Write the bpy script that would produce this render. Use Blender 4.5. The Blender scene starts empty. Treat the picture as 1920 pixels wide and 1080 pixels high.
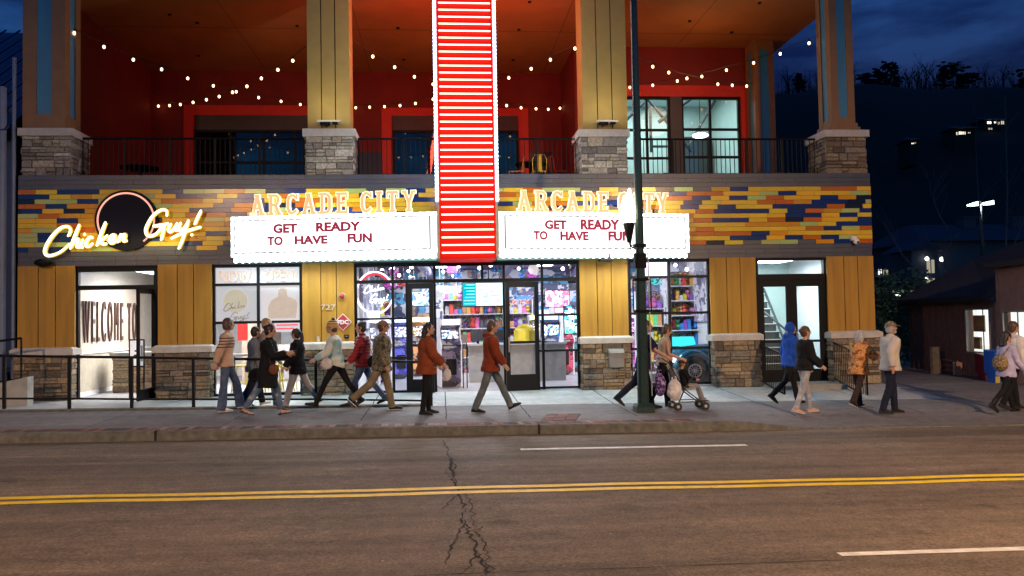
import bpy, bmesh, math, random
from mathutils import Vector, Matrix, noise
R = math.radians
random.seed(7)
SC = bpy.context.scene
COL = SC.collection
# ------------------------------------------------------------------ camera
YAW, PITCH, ROLL, F = R(5.1), math.atan(56/1513.), 0.0187, 1513.
CAM = Vector((0, -19.0, 1.8))
fw = Vector((math.sin(YAW)*math.cos(PITCH), math.cos(YAW)*math.cos(PITCH), math.sin(PITCH)))
rt0 = Vector((math.cos(YAW), -math.sin(YAW), 0)); up0 = rt0.cross(fw)
rt = rt0*math.cos(ROLL) - up0*math.sin(ROLL); up = up0*math.cos(ROLL) + rt0*math.sin(ROLL)
cd = bpy.data.cameras.new('camera'); cam = bpy.data.objects.new('camera', cd); COL.objects.link(cam)
cd.sensor_width = 36; cd.lens = 36*F/1920.; cd.clip_end = 3000; cd.clip_start = .1
cam.matrix_world = Matrix.Translation(CAM) @ Matrix((rt, up, -fw)).transposed().to_4x4()
SC.camera = cam
# ------------------------------------------------------------------ world: blue dusk
w = bpy.data.worlds.new("World"); SC.world = w; w.use_nodes = True
nt = w.node_tree; bg = nt.nodes['Background']
sky = nt.nodes.new('ShaderNodeTexSky'); sky.sky_type = 'NISHITA'; sky.sun_disc = False
sky.sun_elevation = R(-3.0); sky.sun_rotation = R(200); sky.air_density = 1.2; sky.dust_density = .3; sky.ozone_density = 4
tc = nt.nodes.new('ShaderNodeTexCoord'); mp = nt.nodes.new('ShaderNodeMapping'); mp.inputs['Scale'].default_value = (1.5, 1.5, 5.5)
nz = nt.nodes.new('ShaderNodeTexNoise'); nz.inputs['Scale'].default_value = 3.6; nz.inputs['Detail'].default_value = 6; nz.inputs['Roughness'].default_value = .55
rp = nt.nodes.new('ShaderNodeValToRGB'); rp.color_ramp.elements[0].position = .40; rp.color_ramp.elements[1].position = .62
rp.color_ramp.elements[0].color = (.32, 1.5, 1.75, 1); rp.color_ramp.elements[1].color = (1.2, 5.6, 4.6, 1)
mx = nt.nodes.new('ShaderNodeMix'); mx.data_type = 'RGBA'; mx.blend_type = 'MULTIPLY'; mx.inputs[0].default_value = 1
L = nt.links
L.new(tc.outputs['Generated'], mp.inputs[0]); L.new(mp.outputs[0], nz.inputs['Vector']); L.new(nz.outputs['Fac'], rp.inputs[0])
L.new(sky.outputs[0], mx.inputs[6]); L.new(rp.outputs[0], mx.inputs[7]); L.new(mx.outputs[2], bg.inputs[0])
bg.inputs[1].default_value = 1.0
SC.view_settings.view_transform = 'Standard'; SC.view_settings.look = 'None'
SC.view_settings.exposure = 0; SC.view_settings.gamma = 1
SC.cycles.max_bounces = 6; SC.cycles.diffuse_bounces = 2; SC.cycles.glossy_bounces = 3; SC.cycles.transparent_max_bounces = 12
SC.cycles.sample_clamp_indirect = 2.5; SC.cycles.sample_clamp_direct = 12; SC.cycles.caustics_reflective = False; SC.cycles.caustics_refractive = False
SC.cycles.use_light_tree = True

# ------------------------------------------------------------------ measuring: photo pixel -> place in the world
def ray(px, py): return fw*F + rt*(px-960) - up*(py-540)
def at(px, py, Y=0.):
    d = ray(px, py); t = (Y-CAM.y)/d.y; p = CAM + d*t; return p.x, p.z
def fx(px, py, Y=0.): return at(px, py, Y)[0]
def fz(px, py, Y=0.): return at(px, py, Y)[1]
def rect(x0, y0, x1, y1, Y=0.):
    ym, xm = (y0+y1)/2, (x0+x1)/2
    return fx(x0, ym, Y), fx(x1, ym, Y), fz(xm, y1, Y), fz(xm, y0, Y)     # X0 X1 Z0 Z1
def gz(x, Y):
    xs = max(-30, min(30, x))
    if x < 5.1: k = 0.0
    elif x < 6.3: k = -.13*(x-5.1)/1.2
    else: k = -.13
    side = -.014*(xs-1)
    far = .10-.006*max(-10, min(14, xs))
    if xs > 14: far -= .014*(xs-14)
    mid = side + .035
    if xs < 0: mid = side+.035
    if Y <= -5.3: return side+k
    if Y <= -4.2: t = (Y+5.3)/1.1; return (side+k)*(1-t)+(side+.015)*t
    if Y <= -2.6: t = (Y+4.2)/1.6; return (side+.015)*(1-t)+mid*t
    if Y <= 0: t = (Y+2.6)/2.6; return mid*(1-t)+far*t
    return far
def gp(px, py):
    z = 0
    for i in range(40):
        d = ray(px, py); p = CAM + d*((z-CAM.z)/d.z); z = gz(p.x, p.y)
    return p.x, p.y, z

# ------------------------------------------------------------------ materials
MATS = {}
def mat(name, c=(.5,.5,.5), rough=.6, metal=0., var=.12, scale=6., bump=0., bscale=40., emit=None, es=0., attr=False, coat=0., spec=.5, detail=4):
    if name in MATS: return MATS[name]
    m = bpy.data.materials.new(name); m.use_nodes = True; n = m.node_tree.nodes; l = m.node_tree.links
    b = n['Principled BSDF']; b.inputs['Roughness'].default_value = rough; b.inputs['Metallic'].default_value = metal
    b.inputs['Coat Weight'].default_value = coat; b.inputs['Specular IOR Level'].default_value = spec
    tcn = n.new('ShaderNodeTexCoord')
    if var > 0 or attr:
        nn = n.new('ShaderNodeTexNoise'); nn.inputs['Scale'].default_value = scale; nn.inputs['Detail'].default_value = detail
        l.new(tcn.outputs['Object'], nn.inputs['Vector'])
        mr = n.new('ShaderNodeMapRange'); mr.inputs[1].default_value = .25; mr.inputs[2].default_value = .75
        mr.inputs[3].default_value = 1-var; mr.inputs[4].default_value = 1+var; l.new(nn.outputs['Fac'], mr.inputs[0])
        mm = n.new('ShaderNodeMix'); mm.data_type = 'RGBA'; mm.blend_type = 'MULTIPLY'; mm.inputs[0].default_value = 1
        l.new(mr.outputs[0], mm.inputs[7])
        if attr:
            a = n.new('ShaderNodeAttribute'); a.attribute_name = 'Col'; l.new(a.outputs['Color'], mm.inputs[6])
        else: mm.inputs[6].default_value = (*c, 1)
        l.new(mm.outputs[2], b.inputs['Base Color'])
    else: b.inputs['Base Color'].default_value = (*c, 1)
    if bump > 0:
        bn = n.new('ShaderNodeTexNoise'); bn.inputs['Scale'].default_value = bscale; bn.inputs['Detail'].default_value = 5
        l.new(tcn.outputs['Object'], bn.inputs['Vector'])
        bp = n.new('ShaderNodeBump'); bp.inputs['Strength'].default_value = bump; bp.inputs['Distance'].default_value = .02
        l.new(bn.outputs['Fac'], bp.inputs['Height']); l.new(bp.outputs[0], b.inputs['Normal'])
    if emit is not None:
        b.inputs['Emission Color'].default_value = (*emit, 1); b.inputs['Emission Strength'].default_value = es
    MATS[name] = m; return m
def emis(name, c, s, attr=False):
    if name in MATS: return MATS[name]
    m = bpy.data.materials.new(name); m.use_nodes = True; n = m.node_tree.nodes
    n.remove(n['Principled BSDF']); e = n.new('ShaderNodeEmission'); e.inputs[0].default_value = (*c, 1); e.inputs[1].default_value = s
    if attr:
        a = n.new('ShaderNodeAttribute'); a.attribute_name = 'Col'; m.node_tree.links.new(a.outputs['Color'], e.inputs[0])
    m.node_tree.links.new(e.outputs[0], n['Material Output'].inputs[0]); MATS[name] = m; return m
def artmat(name, cols, s, scale=6., emitting=True, base=.0):
    """busy procedural artwork of colour patches (screens, lit panels, cabinet art)"""
    if name in MATS: return MATS[name]
    m = bpy.data.materials.new(name); m.use_nodes = True; n = m.node_tree.nodes; l = m.node_tree.links; b = n['Principled BSDF']
    t = n.new('ShaderNodeTexCoord'); mp_ = n.new('ShaderNodeMapping'); mp_.inputs['Scale'].default_value = (1, 1, 1.3); l.new(t.outputs['Object'], mp_.inputs[0])
    v = n.new('ShaderNodeTexVoronoi'); v.inputs['Scale'].default_value = scale; v.feature = 'F1'; v.distance = 'CHEBYCHEV'; l.new(mp_.outputs[0], v.inputs['Vector'])
    nn = n.new('ShaderNodeTexNoise'); nn.inputs['Scale'].default_value = scale*1.7; nn.inputs['Detail'].default_value = 3; l.new(mp_.outputs[0], nn.inputs['Vector'])
    sp = n.new('ShaderNodeSeparateColor'); l.new(v.outputs['Color'], sp.inputs[0])
    ad = n.new('ShaderNodeMath'); ad.operation = 'MULTIPLY_ADD'; ad.inputs[1].default_value = .65; l.new(sp.outputs[0], ad.inputs[0])
    sc_ = n.new('ShaderNodeMath'); sc_.operation = 'MULTIPLY'; sc_.inputs[1].default_value = .38; l.new(nn.outputs['Fac'], sc_.inputs[0]); l.new(sc_.outputs[0], ad.inputs[2])
    r_ = n.new('ShaderNodeValToRGB'); r_.color_ramp.interpolation = 'CONSTANT'; l.new(ad.outputs[0], r_.inputs[0]); e = r_.color_ramp.elements
    while len(e) < len(cols): e.new(.5)
    for i, c in enumerate(cols): e[i].position = i/len(cols)*.95; e[i].color = (*c, 1)
    l.new(r_.outputs[0], b.inputs['Base Color']); b.inputs['Roughness'].default_value = .4
    if emitting: l.new(r_.outputs[0], b.inputs['Emission Color']); b.inputs['Emission Strength'].default_value = s
    MATS[name] = m; return m
def glassmat(name, tint=(.95,.97,1), refl=1.0):
    if name in MATS: return MATS[name]
    m = bpy.data.materials.new(name); m.use_nodes = True; n = m.node_tree.nodes; l = m.node_tree.links
    n.remove(n['Principled BSDF']); t = n.new('ShaderNodeBsdfTransparent'); t.inputs[0].default_value = (*tint, 1)
    g = n.new('ShaderNodeBsdfGlossy'); g.inputs['Roughness'].default_value = .03
    fr = n.new('ShaderNodeFresnel'); fr.inputs[0].default_value = 1.45
    mu = n.new('ShaderNodeMath'); mu.operation = 'MULTIPLY'; mu.inputs[1].default_value = refl
    mi = n.new('ShaderNodeMixShader'); l.new(fr.outputs[0], mu.inputs[0]); l.new(mu.outputs[0], mi.inputs[0])
    l.new(t.outputs[0], mi.inputs[1]); l.new(g.outputs[0], mi.inputs[2]); l.new(mi.outputs[0], n['Material Output'].inputs[0])
    MATS[name] = m; return m

# ------------------------------------------------------------------ mesh builder
class MB:
    def __init__(s): s.v = []; s.f = []; s.m = []; s.c = []; s.mi = 0; s.col = None; s.sm = []; s.smooth = False
    def add(s, vs, fs):
        o = len(s.v); s.v += [tuple(v) for v in vs]
        for f in fs: s.f.append([i+o for i in f]); s.m.append(s.mi); s.c.append(s.col); s.sm.append(s.smooth)
        return s
    def box(s, x0, x1, y0, y1, z0, z1):
        if x1 < x0: x0, x1 = x1, x0
        if y1 < y0: y0, y1 = y1, y0
        if z1 < z0: z0, z1 = z1, z0
        return s.add([(x0,y0,z0),(x1,y0,z0),(x1,y1,z0),(x0,y1,z0),(x0,y0,z1),(x1,y0,z1),(x1,y1,z1),(x0,y1,z1)],
              [(0,3,2,1),(4,5,6,7),(0,1,5,4),(1,2,6,5),(2,3,7,6),(3,0,4,7)])
    def hexa(s, b, t):     # bottom 4 pts, top 4 pts
        return s.add(list(b)+list(t), [(0,3,2,1),(4,5,6,7),(0,1,5,4),(1,2,6,5),(2,3,7,6),(3,0,4,7)])
    def prism(s, pts, d):  # planar polygon pts (3-D), extruded by vector d
        n = len(pts); d = Vector(d); q = [Vector(p) for p in pts]
        return s.add(q+[p+d for p in q], [list(range(n))[::-1], list(range(n, 2*n))]+[(i,(i+1)%n,n+(i+1)%n,n+i) for i in range(n)])
    def quad(s, a, b, c, d): return s.add([a,b,c,d], [(0,1,2,3)])
    def tube(s, pts, r, n=8, ry=None, caps=True, side=None):
        pts = [Vector(p) for p in pts]; k = len(pts)
        rr = r if isinstance(r, (list, tuple)) else [r]*k
        r2 = ry if isinstance(ry, (list, tuple)) else ([ry]*k if ry else rr)
        vs = []; ref = Vector(side) if side else None
        for i, p in enumerate(pts):
            t = (pts[min(i+1,k-1)]-pts[max(i-1,0)])
            t = t.normalized() if t.length > 1e-9 else Vector((0,0,1))
            if ref is None:
                ref = Vector((0,0,1)).cross(t)
                if ref.length < .1: ref = Vector((0,1,0)).cross(t)
                if ref.length < .1: ref = Vector((1,0,0)).cross(t)
            a = (ref - t*ref.dot(t))
            a = a.normalized() if a.length > 1e-6 else Vector((1,0,0)); b = t.cross(a).normalized(); 
            if not side: ref = a
            for j in range(n):
                an = 2*math.pi*j/n; vs.append(p + a*math.cos(an)*r2[i] + b*math.sin(an)*rr[i])
        fs = [(i*n+j, i*n+(j+1)%n, (i+1)*n+(j+1)%n, (i+1)*n+j) for i in range(k-1) for j in range(n)]
        if caps: fs += [list(range(n))[::-1], list(range((k-1)*n, k*n))]
        return s.add(vs, fs)
    def ball(s, c, r, nu=10, nv=7, rx=None, rz=None, rot=None):
        c = Vector(c); rx = rx or r; rz = rz or r; vs = [(0,0,rz)]
        for i in range(1, nv):
            th = math.pi*i/nv
            for j in range(nu):
                ph = 2*math.pi*j/nu; vs.append((rx*math.sin(th)*math.cos(ph), r*math.sin(th)*math.sin(ph), rz*math.cos(th)))
        vs.append((0,0,-rz)); vs = [Vector(v) for v in vs]
        if rot is not None: vs = [rot @ v for v in vs]
        fs = [(0, 1+j, 1+(j+1)%nu) for j in range(nu)]
        for i in range(nv-2):
            for j in range(nu): fs.append((1+i*nu+j, 1+(i+1)*nu+j, 1+(i+1)*nu+(j+1)%nu, 1+i*nu+(j+1)%nu))
        e = len(vs)-1; b = 1+(nv-2)*nu
        fs += [(e, b+(j+1)%nu, b+j) for j in range(nu)]
        return s.add([c+v for v in vs], fs)
    def text(s, txt, o, xd, zd, size, depth=.01, fat=0., align='CENTER', sx=1., spacing=1.):
        cu = bpy.data.curves.new('t', 'FONT'); cu.body = txt; cu.size = size; cu.extrude = depth/2; cu.offset = fat
        cu.align_x = align; cu.align_y = 'BOTTOM_BASELINE' if False else 'BOTTOM'; cu.space_character = spacing; cu.resolution_u = 3
        ob = bpy.data.objects.new('t', cu); COL.objects.link(ob)
        me = bpy.data.meshes.new_from_object(ob.evaluated_get(bpy.context.evaluated_depsgraph_get()))
        xd = Vector(xd).normalized(); zd = Vector(zd).normalized(); nd = xd.cross(zd); o = Vector(o)
        s.add([o + xd*v.co.x*sx + zd*v.co.y + nd*v.co.z for v in me.vertices], [list(p.vertices) for p in me.polygons])
        bpy.data.objects.remove(ob); bpy.data.curves.remove(cu); bpy.data.meshes.remove(me); return s
    def build(s, name, mats, parent=None, origin=None, smooth=False, label=None, cat=None, group=None, kind=None):
        if not isinstance(mats, (list, tuple)): mats = [mats]
        if origin is None:
            xs = [v[0] for v in s.v]; ys = [v[1] for v in s.v]; zs = [v[2] for v in s.v]
            origin = ((min(xs)+max(xs))/2, (min(ys)+max(ys))/2, min(zs))
        o = Vector(origin); me = bpy.data.meshes.new(name)
        me.from_pydata([Vector(v)-o for v in s.v], [], s.f)
        for m in mats: me.materials.append(m)
        if len(mats) > 1: me.polygons.foreach_set('material_index', s.m)
        if any(c is not None for c in s.c):
            ca = me.color_attributes.new('Col', 'FLOAT_COLOR', 'CORNER'); d = []
            for p, c in zip(me.polygons, s.c): d += list((*(c or (.5,.5,.5)), 1))*p.loop_total
            ca.data.foreach_set('color', d)
        if smooth or any(s.sm): me.polygons.foreach_set('use_smooth', [True]*len(me.polygons) if smooth else s.sm)
        me.update()
        ob = bpy.data.objects.new(name, me); COL.objects.link(ob); ob.location = o
        if parent is not None: setp(ob, parent)
        tag(ob, label, cat, group, kind); return ob
def wm(o): return (wm(o.parent) @ o.matrix_parent_inverse @ o.matrix_basis) if o.parent else o.matrix_basis.copy()
def setp(ob, parent): ob.parent = parent; ob.matrix_parent_inverse = wm(parent).inverted()
def tag(o, label=None, cat=None, group=None, kind=None):
    if label: o['label'] = label
    if cat: o['category'] = cat
    if group: o['group'] = group
    if kind: o['kind'] = kind
    return o
def thing(name, label, cat, loc=(0,0,0), group=None, rz=0):
    o = bpy.data.objects.new(name, None); COL.objects.link(o); o.location = loc; o.rotation_euler = (0,0,rz); o.empty_display_size = .1
    return tag(o, label, cat, group)
def kids(o): return [c for c in COL.objects if c.parent == o]
def copytree(o, parent=None, loc=None, label=None, group=None):
    ch = kids(o); c = o.copy(); COL.objects.link(c)
    if parent is not None: c.parent = parent
    if loc is not None: c.location = loc
    if label: c['label'] = label
    if group: c['group'] = group
    for k in ch: copytree(k, c)
    return c
def lamp(name, kind, loc, energy, color, parent=None, size=.1, rot=None, sizey=None):
    d = bpy.data.lights.new(name, kind); d.energy = energy; d.color = color
    if kind == 'AREA':
        d.size = size
        if sizey: d.shape = 'RECTANGLE'; d.size_y = sizey
    elif kind == 'POINT': d.shadow_soft_size = size
    o = bpy.data.objects.new(name, d); COL.objects.link(o); o.location = loc
    if rot: o.rotation_euler = rot
    if parent is not None: setp(o, parent)
    return o
# ================================================================== GROUND
def asphalt(name, c1, c2, streak=.34, spk=.42, rough=.85, spot=2.4, stain=.35):
    m = bpy.data.materials.new(name); m.use_nodes = True; n = m.node_tree.nodes; l = m.node_tree.links
    b = n['Principled BSDF']; t = n.new('ShaderNodeTexCoord')
    def noi(scale, det, sc=(1,1,1)):
        q = n.new('ShaderNodeMapping'); q.inputs['Scale'].default_value = sc; l.new(t.outputs['Object'], q.inputs[0])
        a = n.new('ShaderNodeTexNoise'); a.inputs['Scale'].default_value = scale; a.inputs['Detail'].default_value = det; a.inputs['Roughness'].default_value = .65
        l.new(q.outputs[0], a.inputs['Vector']); return a.outputs['Fac']
    def rng(s, a, b_, c, d):
        r = n.new('ShaderNodeMapRange'); r.inputs[1].default_value = a; r.inputs[2].default_value = b_; r.inputs[3].default_value = c; r.inputs[4].default_value = d
        l.new(s, r.inputs[0]); return r.outputs[0]
    def mul(a, b_):
        q = n.new('ShaderNodeMath'); q.operation = 'MULTIPLY'; l.new(a, q.inputs[0]); l.new(b_, q.inputs[1]); return q.outputs[0]
    big = noi(.8, 6, (.35, 1.2, 1)); strk = noi(1.2, 4, (.08, 2.2, 1)); fine = noi(38, 3); mid = noi(6, 5)
    mix = n.new('ShaderNodeMix'); mix.data_type = 'RGBA'; l.new(rng(big, .35, .65, 0, 1), mix.inputs[0]); mix.inputs[6].default_value = (*c1,1); mix.inputs[7].default_value = (*c2,1)
    f = mul(mul(rng(strk, .3, .7, 1-streak, 1+streak), rng(fine, .35, .68, 1-spk, 1+spk)), rng(mid, .3, .7, .78, 1.22))
    vor = n.new('ShaderNodeTexVoronoi'); vor.inputs['Scale'].default_value = 2.3; l.new(t.outputs['Object'], vor.inputs['Vector'])
    spot_ = rng(vor.outputs['Distance'], .0, .035 if spot > 1 else .07, spot, 1.0); f = mul(f, spot_)
    f = mul(f, rng(noi(1.7, 3, (.6,1,1)), .60, .70, 1.0, 1-stain)); f = mul(f, rng(noi(14, 6), .62, .72, 1.0, .78))
    mm = n.new('ShaderNodeMix'); mm.data_type = 'RGBA'; mm.blend_type = 'MULTIPLY'; mm.inputs[0].default_value = 1; l.new(mix.outputs[2], mm.inputs[6]); l.new(f, mm.inputs[7])
    l.new(mm.outputs[2], b.inputs['Base Color']); b.inputs['Roughness'].default_value = rough
    bp = n.new('ShaderNodeBump'); bp.inputs['Strength'].default_value = .5; bp.inputs['Distance'].default_value = .012; l.new(fine, bp.inputs['Height']); l.new(bp.outputs[0], b.inputs['Normal'])
    MATS[name] = m; return m
M_road = asphalt('asphalt', (.115,.086,.062), (.190,.142,.100))
M_walk = asphalt('sidewalk_asphalt', (.13,.12,.125), (.18,.165,.168), .12, .2, spot=.45, stain=.25)
M_conc = asphalt('light_concrete', (.34,.35,.35), (.44,.45,.44), .08, .10, .6, spot=.6, stain=.18)
M_kerb = mat('kerb_concrete', (.12,.118,.10), .85, var=.4, scale=9, bump=.5)
M_soil = mat('dark_ground', (.02,.02,.018), .95, var=.3, scale=1)

def sheet(name, xs, ys, zf, m, label=None):
    b = MB(); nx = len(xs)
    vs = [(x, y, zf(x, y)) for y in ys for x in xs]
    fs = [(j*nx+i, j*nx+i+1, (j+1)*nx+i+1, (j+1)*nx+i) for j in range(len(ys)-1) for i in range(nx-1)]
    b.add(vs, fs); return b.build(name, m, kind='structure', origin=(0,0,0), label=label, smooth=True)
def fr(a, b, s):
    n = max(1, int(round((b-a)/s))); return [a+(b-a)*i/n for i in range(n+1)]
XS = sorted(set([-60,-45,-30]+fr(-30, 40, .5)+[60,90]))
XW = sorted(set(fr(-16, 34, .25)))
def zr(x, Y): return -.014*(max(-30, min(30, x))-1)-.15
sheet('road', XS, [-60,-40,-30,-20,-10,-5.44], zr, M_road)
sheet('sidewalk', XW, [-5.3,-5,-4.6,-4.2,-3.8,-3.4,-3,-2.6], gz, M_walk)
sheet('forecourt_pavement', [x for x in XW if x <= 10.75], [-2.6,-2.1,-1.6,-1.1,-.5,0.05], lambda x, Y: gz(x, Y), M_conc)
sheet('driveway', [x for x in XW if x >= 10.7], [-2.6,-1.6,-1.1]+fr(-.5, 16, 1.5), gz, M_walk)
# kerb
b = MB()
for i in range(len(XW)-1):
    x0, x1 = XW[i], XW[i+1]
    def sec(x):
        zt = gz(x, -5.3)+.004; zb = zr(x, 0)-.02; zt = max(zt, zr(x,0)+.02)
        return [(x,-5.47,zb),(x,-5.465,zt-.02),(x,-5.44,zt),(x,-5.3,zt),(x,-5.3,zb)]
    A, B2 = sec(x0), sec(x1); o = A+B2
    b.add(o, [(k, k+1, 5+k+1, 5+k) for k in range(4)])
b.build('kerb', M_kerb, kind='structure')
# kerb joints + sidewalk joints
b = MB()
for x in (-4.6,1.62):
    z = gz(x,-5.3); b.box(x-.018, x+.018, -5.475, -5.29, zr(x,0), z+.008)
b.build('kerb_joint', mat('joint_dark', (.015,.014,.013), .95, var=0), kind='structure')
b = MB()
def strip(b, pts, wd, dz=.004, surf=gz):
    P = [Vector((p[0], p[1], 0)) for p in pts]
    vs = []
    for i, p in enumerate(P):
        t = (P[min(i+1,len(P)-1)]-P[max(i-1,0)]).normalized(); nn = Vector((-t.y, t.x, 0)); ww = wd[i] if isinstance(wd, list) else wd
        for s_ in (-1, 1): q = p+nn*ww*s_/2; vs.append((q.x, q.y, surf(q.x, q.y)+dz))
    b.add(vs, [(2*i, 2*i+2, 2*i+3, 2*i+1) for i in range(len(P)-1)])
for x in (-1.42, .08, 1.58, 3.52, 6.5, 9.0):
    strip(b, [(x+random.uniform(-.01,.01), y) for y in fr(-4.55 if x > -1.5 else -4.5, 0, .2)], .022)
for x in (-5.9,-3.7, 11.6): strip(b, [(x, y) for y in fr(-4.9, -2.7, .2)], .015)
strip(b, [(x, -2.6+.006*math.sin(x*3)) for x in fr(-.2, 10.7, .3)], .03)
b.build('pavement_joint', MATS['joint_dark'], kind='structure')
# brick edging
b = MB(); x = -8.6
M_brick = mat('brick_paver', attr=True, rough=.85, var=.3, scale=20, bump=.4)
while x < 4.3:
    wd = .11; k = min(1, max(0, (x+4)/4)) if x < 0 else 1
    c = random.choice([(.16,.06,.045),(.22,.085,.06),(.11,.045,.04),(.30,.18,.15),(.08,.045,.04)])
    sk = (.04 if x > 0 else .0)
    b.col = c; z0 = gz(x,-5.15)
    b.hexa([(x,-5.29,z0-.01),(x+wd-.012,-5.29,z0-.01),(x+wd-.012-sk,-5.03,z0-.01),(x-sk,-5.03,z0-.01)],
           [(x,-5.29,gz(x,-5.29)+.006),(x+wd-.012,-5.29,gz(x,-5.29)+.006),(x+wd-.012-sk,-5.03,gz(x,-5.03)+.006),(x-sk,-5.03,gz(x,-5.03)+.006)])
    x += wd
for i in range(9):          # loose diagonal brick patch
    for j in range(3):
        x = 1.72+j*.21+i*.03; y = -4.95+i*.11
        if y > -4.1: continue
        b.col = random.choice([(.17,.065,.05),(.22,.10,.08),(.10,.05,.045)])
        z = gz(x, y)+.006; b.hexa([(x,y,z-.02),(x+.2,y,z-.02),(x+.2,y+.1,z-.02),(x,y+.1,z-.02)],[(x,y,z),(x+.2,y,z),(x+.2,y+.1,z),(x,y+.1,z)])
b.build('brick_edging', M_brick, kind='structure')
# road markings, cracks
M_yel = mat('yellow_road_paint', (.85,.60,.02), .6, var=.22, scale=7, bump=.3)
M_whp = mat('white_road_paint', (.80,.78,.74), .6, var=.3, scale=8, bump=.3)
def wob(x, k=1.): return .02*math.sin(x*1.3*k)+.012*math.sin(x*3.1+1)
b = MB()
for y in (-9.66, -9.91): strip(b, [(x, y+wob(x, .8)) for x in fr(-14, 18, .4)], .14, .005, zr)
b.build('yellow_centre_line', M_yel, kind='structure')
b = MB(); strip(b, [(x, -7.02+.004*math.sin(x*4)) for x in fr(1.15, 4.6, .25)], .14, .005, zr)
strip(b, [(x, -7.02) for x in fr(13, 16, .25)], .10, .005, zr); strip(b, [(x, -7.02) for x in fr(-10.5, -7.4, .25)], .001, .005, zr)
strip(b, [(x, -12.6) for x in fr(3.21, 6.4, .25)], .10, .005, zr)
b.build('white_lane_line', M_whp, kind='structure')
M_crk = mat('crack_dark', (.012,.010,.009), .95, var=0)
b = MB()
def crack(p0, p1, n, amp, w0, seed):
    rd = random.Random(seed); P = []; W = []; ox = oy = 0
    for i in range(n+1):
        t = i/n; ox = ox*.75+rd.uniform(-amp, amp); oy = oy*.5+rd.uniform(-amp, amp)*.4
        P.append((p0[0]+(p1[0]-p0[0])*t+ox, p0[1]+(p1[1]-p0[1])*t+oy)); W.append(w0*rd.uniform(.25, 1.5)*(1 if 0 < i < n else .2))
    strip(b, P, W, .004, zr)
def gr(px, py):
    z = -.15
    for i in range(20): d = ray(px, py); p = CAM+d*((z-CAM.z)/d.z); z = zr(p.x, p.y)
    return p.x, p.y
def polycrack(pp, amp, w0, seed):
    rd = random.Random(seed); P = []; W = []
    for i in range(len(pp)-1):
        for k in range(8):
            t = k/8; P.append((pp[i][0]+(pp[i+1][0]-pp[i][0])*t+rd.uniform(-amp, amp), pp[i][1]+(pp[i+1][1]-pp[i][1])*t+rd.uniform(-amp, amp)*.3)); W.append(w0*rd.uniform(.35, 1.7))
    W[0] = W[-1] = .002; strip(b, P, W, .004, zr)
polycrack([gr(*p) for p in [(833,826),(840,850),(853,875),(850,900),(858,925),(872,950),(868,975),(880,1000),(893,1030),(905,1060),(920,1082)]], .030, .021, 1)
polycrack([gr(*p) for p in [(850,862),(838,888),(862,915),(884,945),(890,985),(905,1010),(912,1045),(925,1082)]], .035, .011, 2)
polycrack([gr(*p) for p in [(846,856),(846,880),(851,897)]], .02, .03, 3)
crack(gr(868,975), gr(838,1060), 16, .03, .018, 77); crack(gr(858,925), gr(826,960), 9, .03, .014, 78)
crack(gr(880,1000), gr(915,985), 7, .03, .012, 79); crack(gr(893,1030), gr(870,1078), 9, .03, .014, 80)
crack((-10,-7.0), (1.1,-7.02), 90, .008, .018, 81); crack((4.7,-7.02), (13,-7.05), 70, .008, .016, 82)
crack((-10,-12.9), (3.2,-12.75), 80, .02, .010, 83)
b.build('road_crack', M_crk, kind='structure')

# ================================================================== BUILDING
M_sid = mat('ochre_siding', (.40,.20,.018), .6, var=.22, scale=1.6, bump=.25, bscale=90)
def streaky(m, sc=(5,5,.45)):
    n = m.node_tree.nodes; nn = [q for q in n if q.type == 'TEX_NOISE'][0]; src = nn.inputs['Vector'].links[0].from_socket
    q = n.new('ShaderNodeMapping'); q.inputs['Scale'].default_value = sc; m.node_tree.links.new(src, q.inputs[0]); m.node_tree.links.new(q.outputs[0], nn.inputs['Vector'])
streaky(M_sid)
M_sidu = mat('mustard_siding', (.36,.25,.065), .6, var=.1, scale=3, bump=.25, bscale=90)
M_slate = mat('slate_band', (.06,.062,.085), .55, var=.15, scale=2)
M_blk = mat('black_metal', (.006,.006,.007), .5, var=.1, spec=.15)
M_frm = mat('window_frame_black', (.008,.008,.010), .45, var=.1, spec=.15)
M_cap = mat('cast_stone_cap', (.50,.46,.41), .7, var=.15, scale=8, bump=.2)
M_red = mat('dark_red_stucco', (.20,.012,.006), .75, var=.15, scale=2, bump=.3, bscale=120)
M_red2 = mat('bright_red_paint', (.62,.022,.008), .6, var=.08)
M_ceil = mat('orange_stucco', (.44,.13,.025), .8, var=.12, scale=1.2, bump=.3, bscale=100)
M_trim = mat('brown_trim', (.26,.125,.05), .6, var=.12, scale=4)
M_blu = mat('blue_inset', (.05,.22,.36), .5, var=.08)
M_wht = mat('white_wall', (.74,.75,.76), .7, var=.05)
M_glass = glassmat('clear_glass'); M_dglass = glassmat('dark_glass', (.35,.37,.45), 1.6)
M_stone = mat('stone_veneer', attr=True, rough=.85, var=.45, scale=22, bump=.9, bscale=35)
M_mort = mat('mortar_dark', (.05,.042,.035), .95, var=.2)
XL, XR = -9.42, 10.63
bd = thing('arcade_building', 'two storey arcade building with ochre panels, coloured tile band and open red balcony', 'building', (0,0,.1))

b = MB(); b.mi = 0
b.box(XL, XR, .0, .3, 3.14, 5.22)
b.build('wall_band', M_slate, bd)
b = MB(); b.box(XL, XR, .3, 9, 5.0, 5.2); b.build('balcony_floor', mat('deck_dark', (.05,.045,.045), .8), bd)
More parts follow.
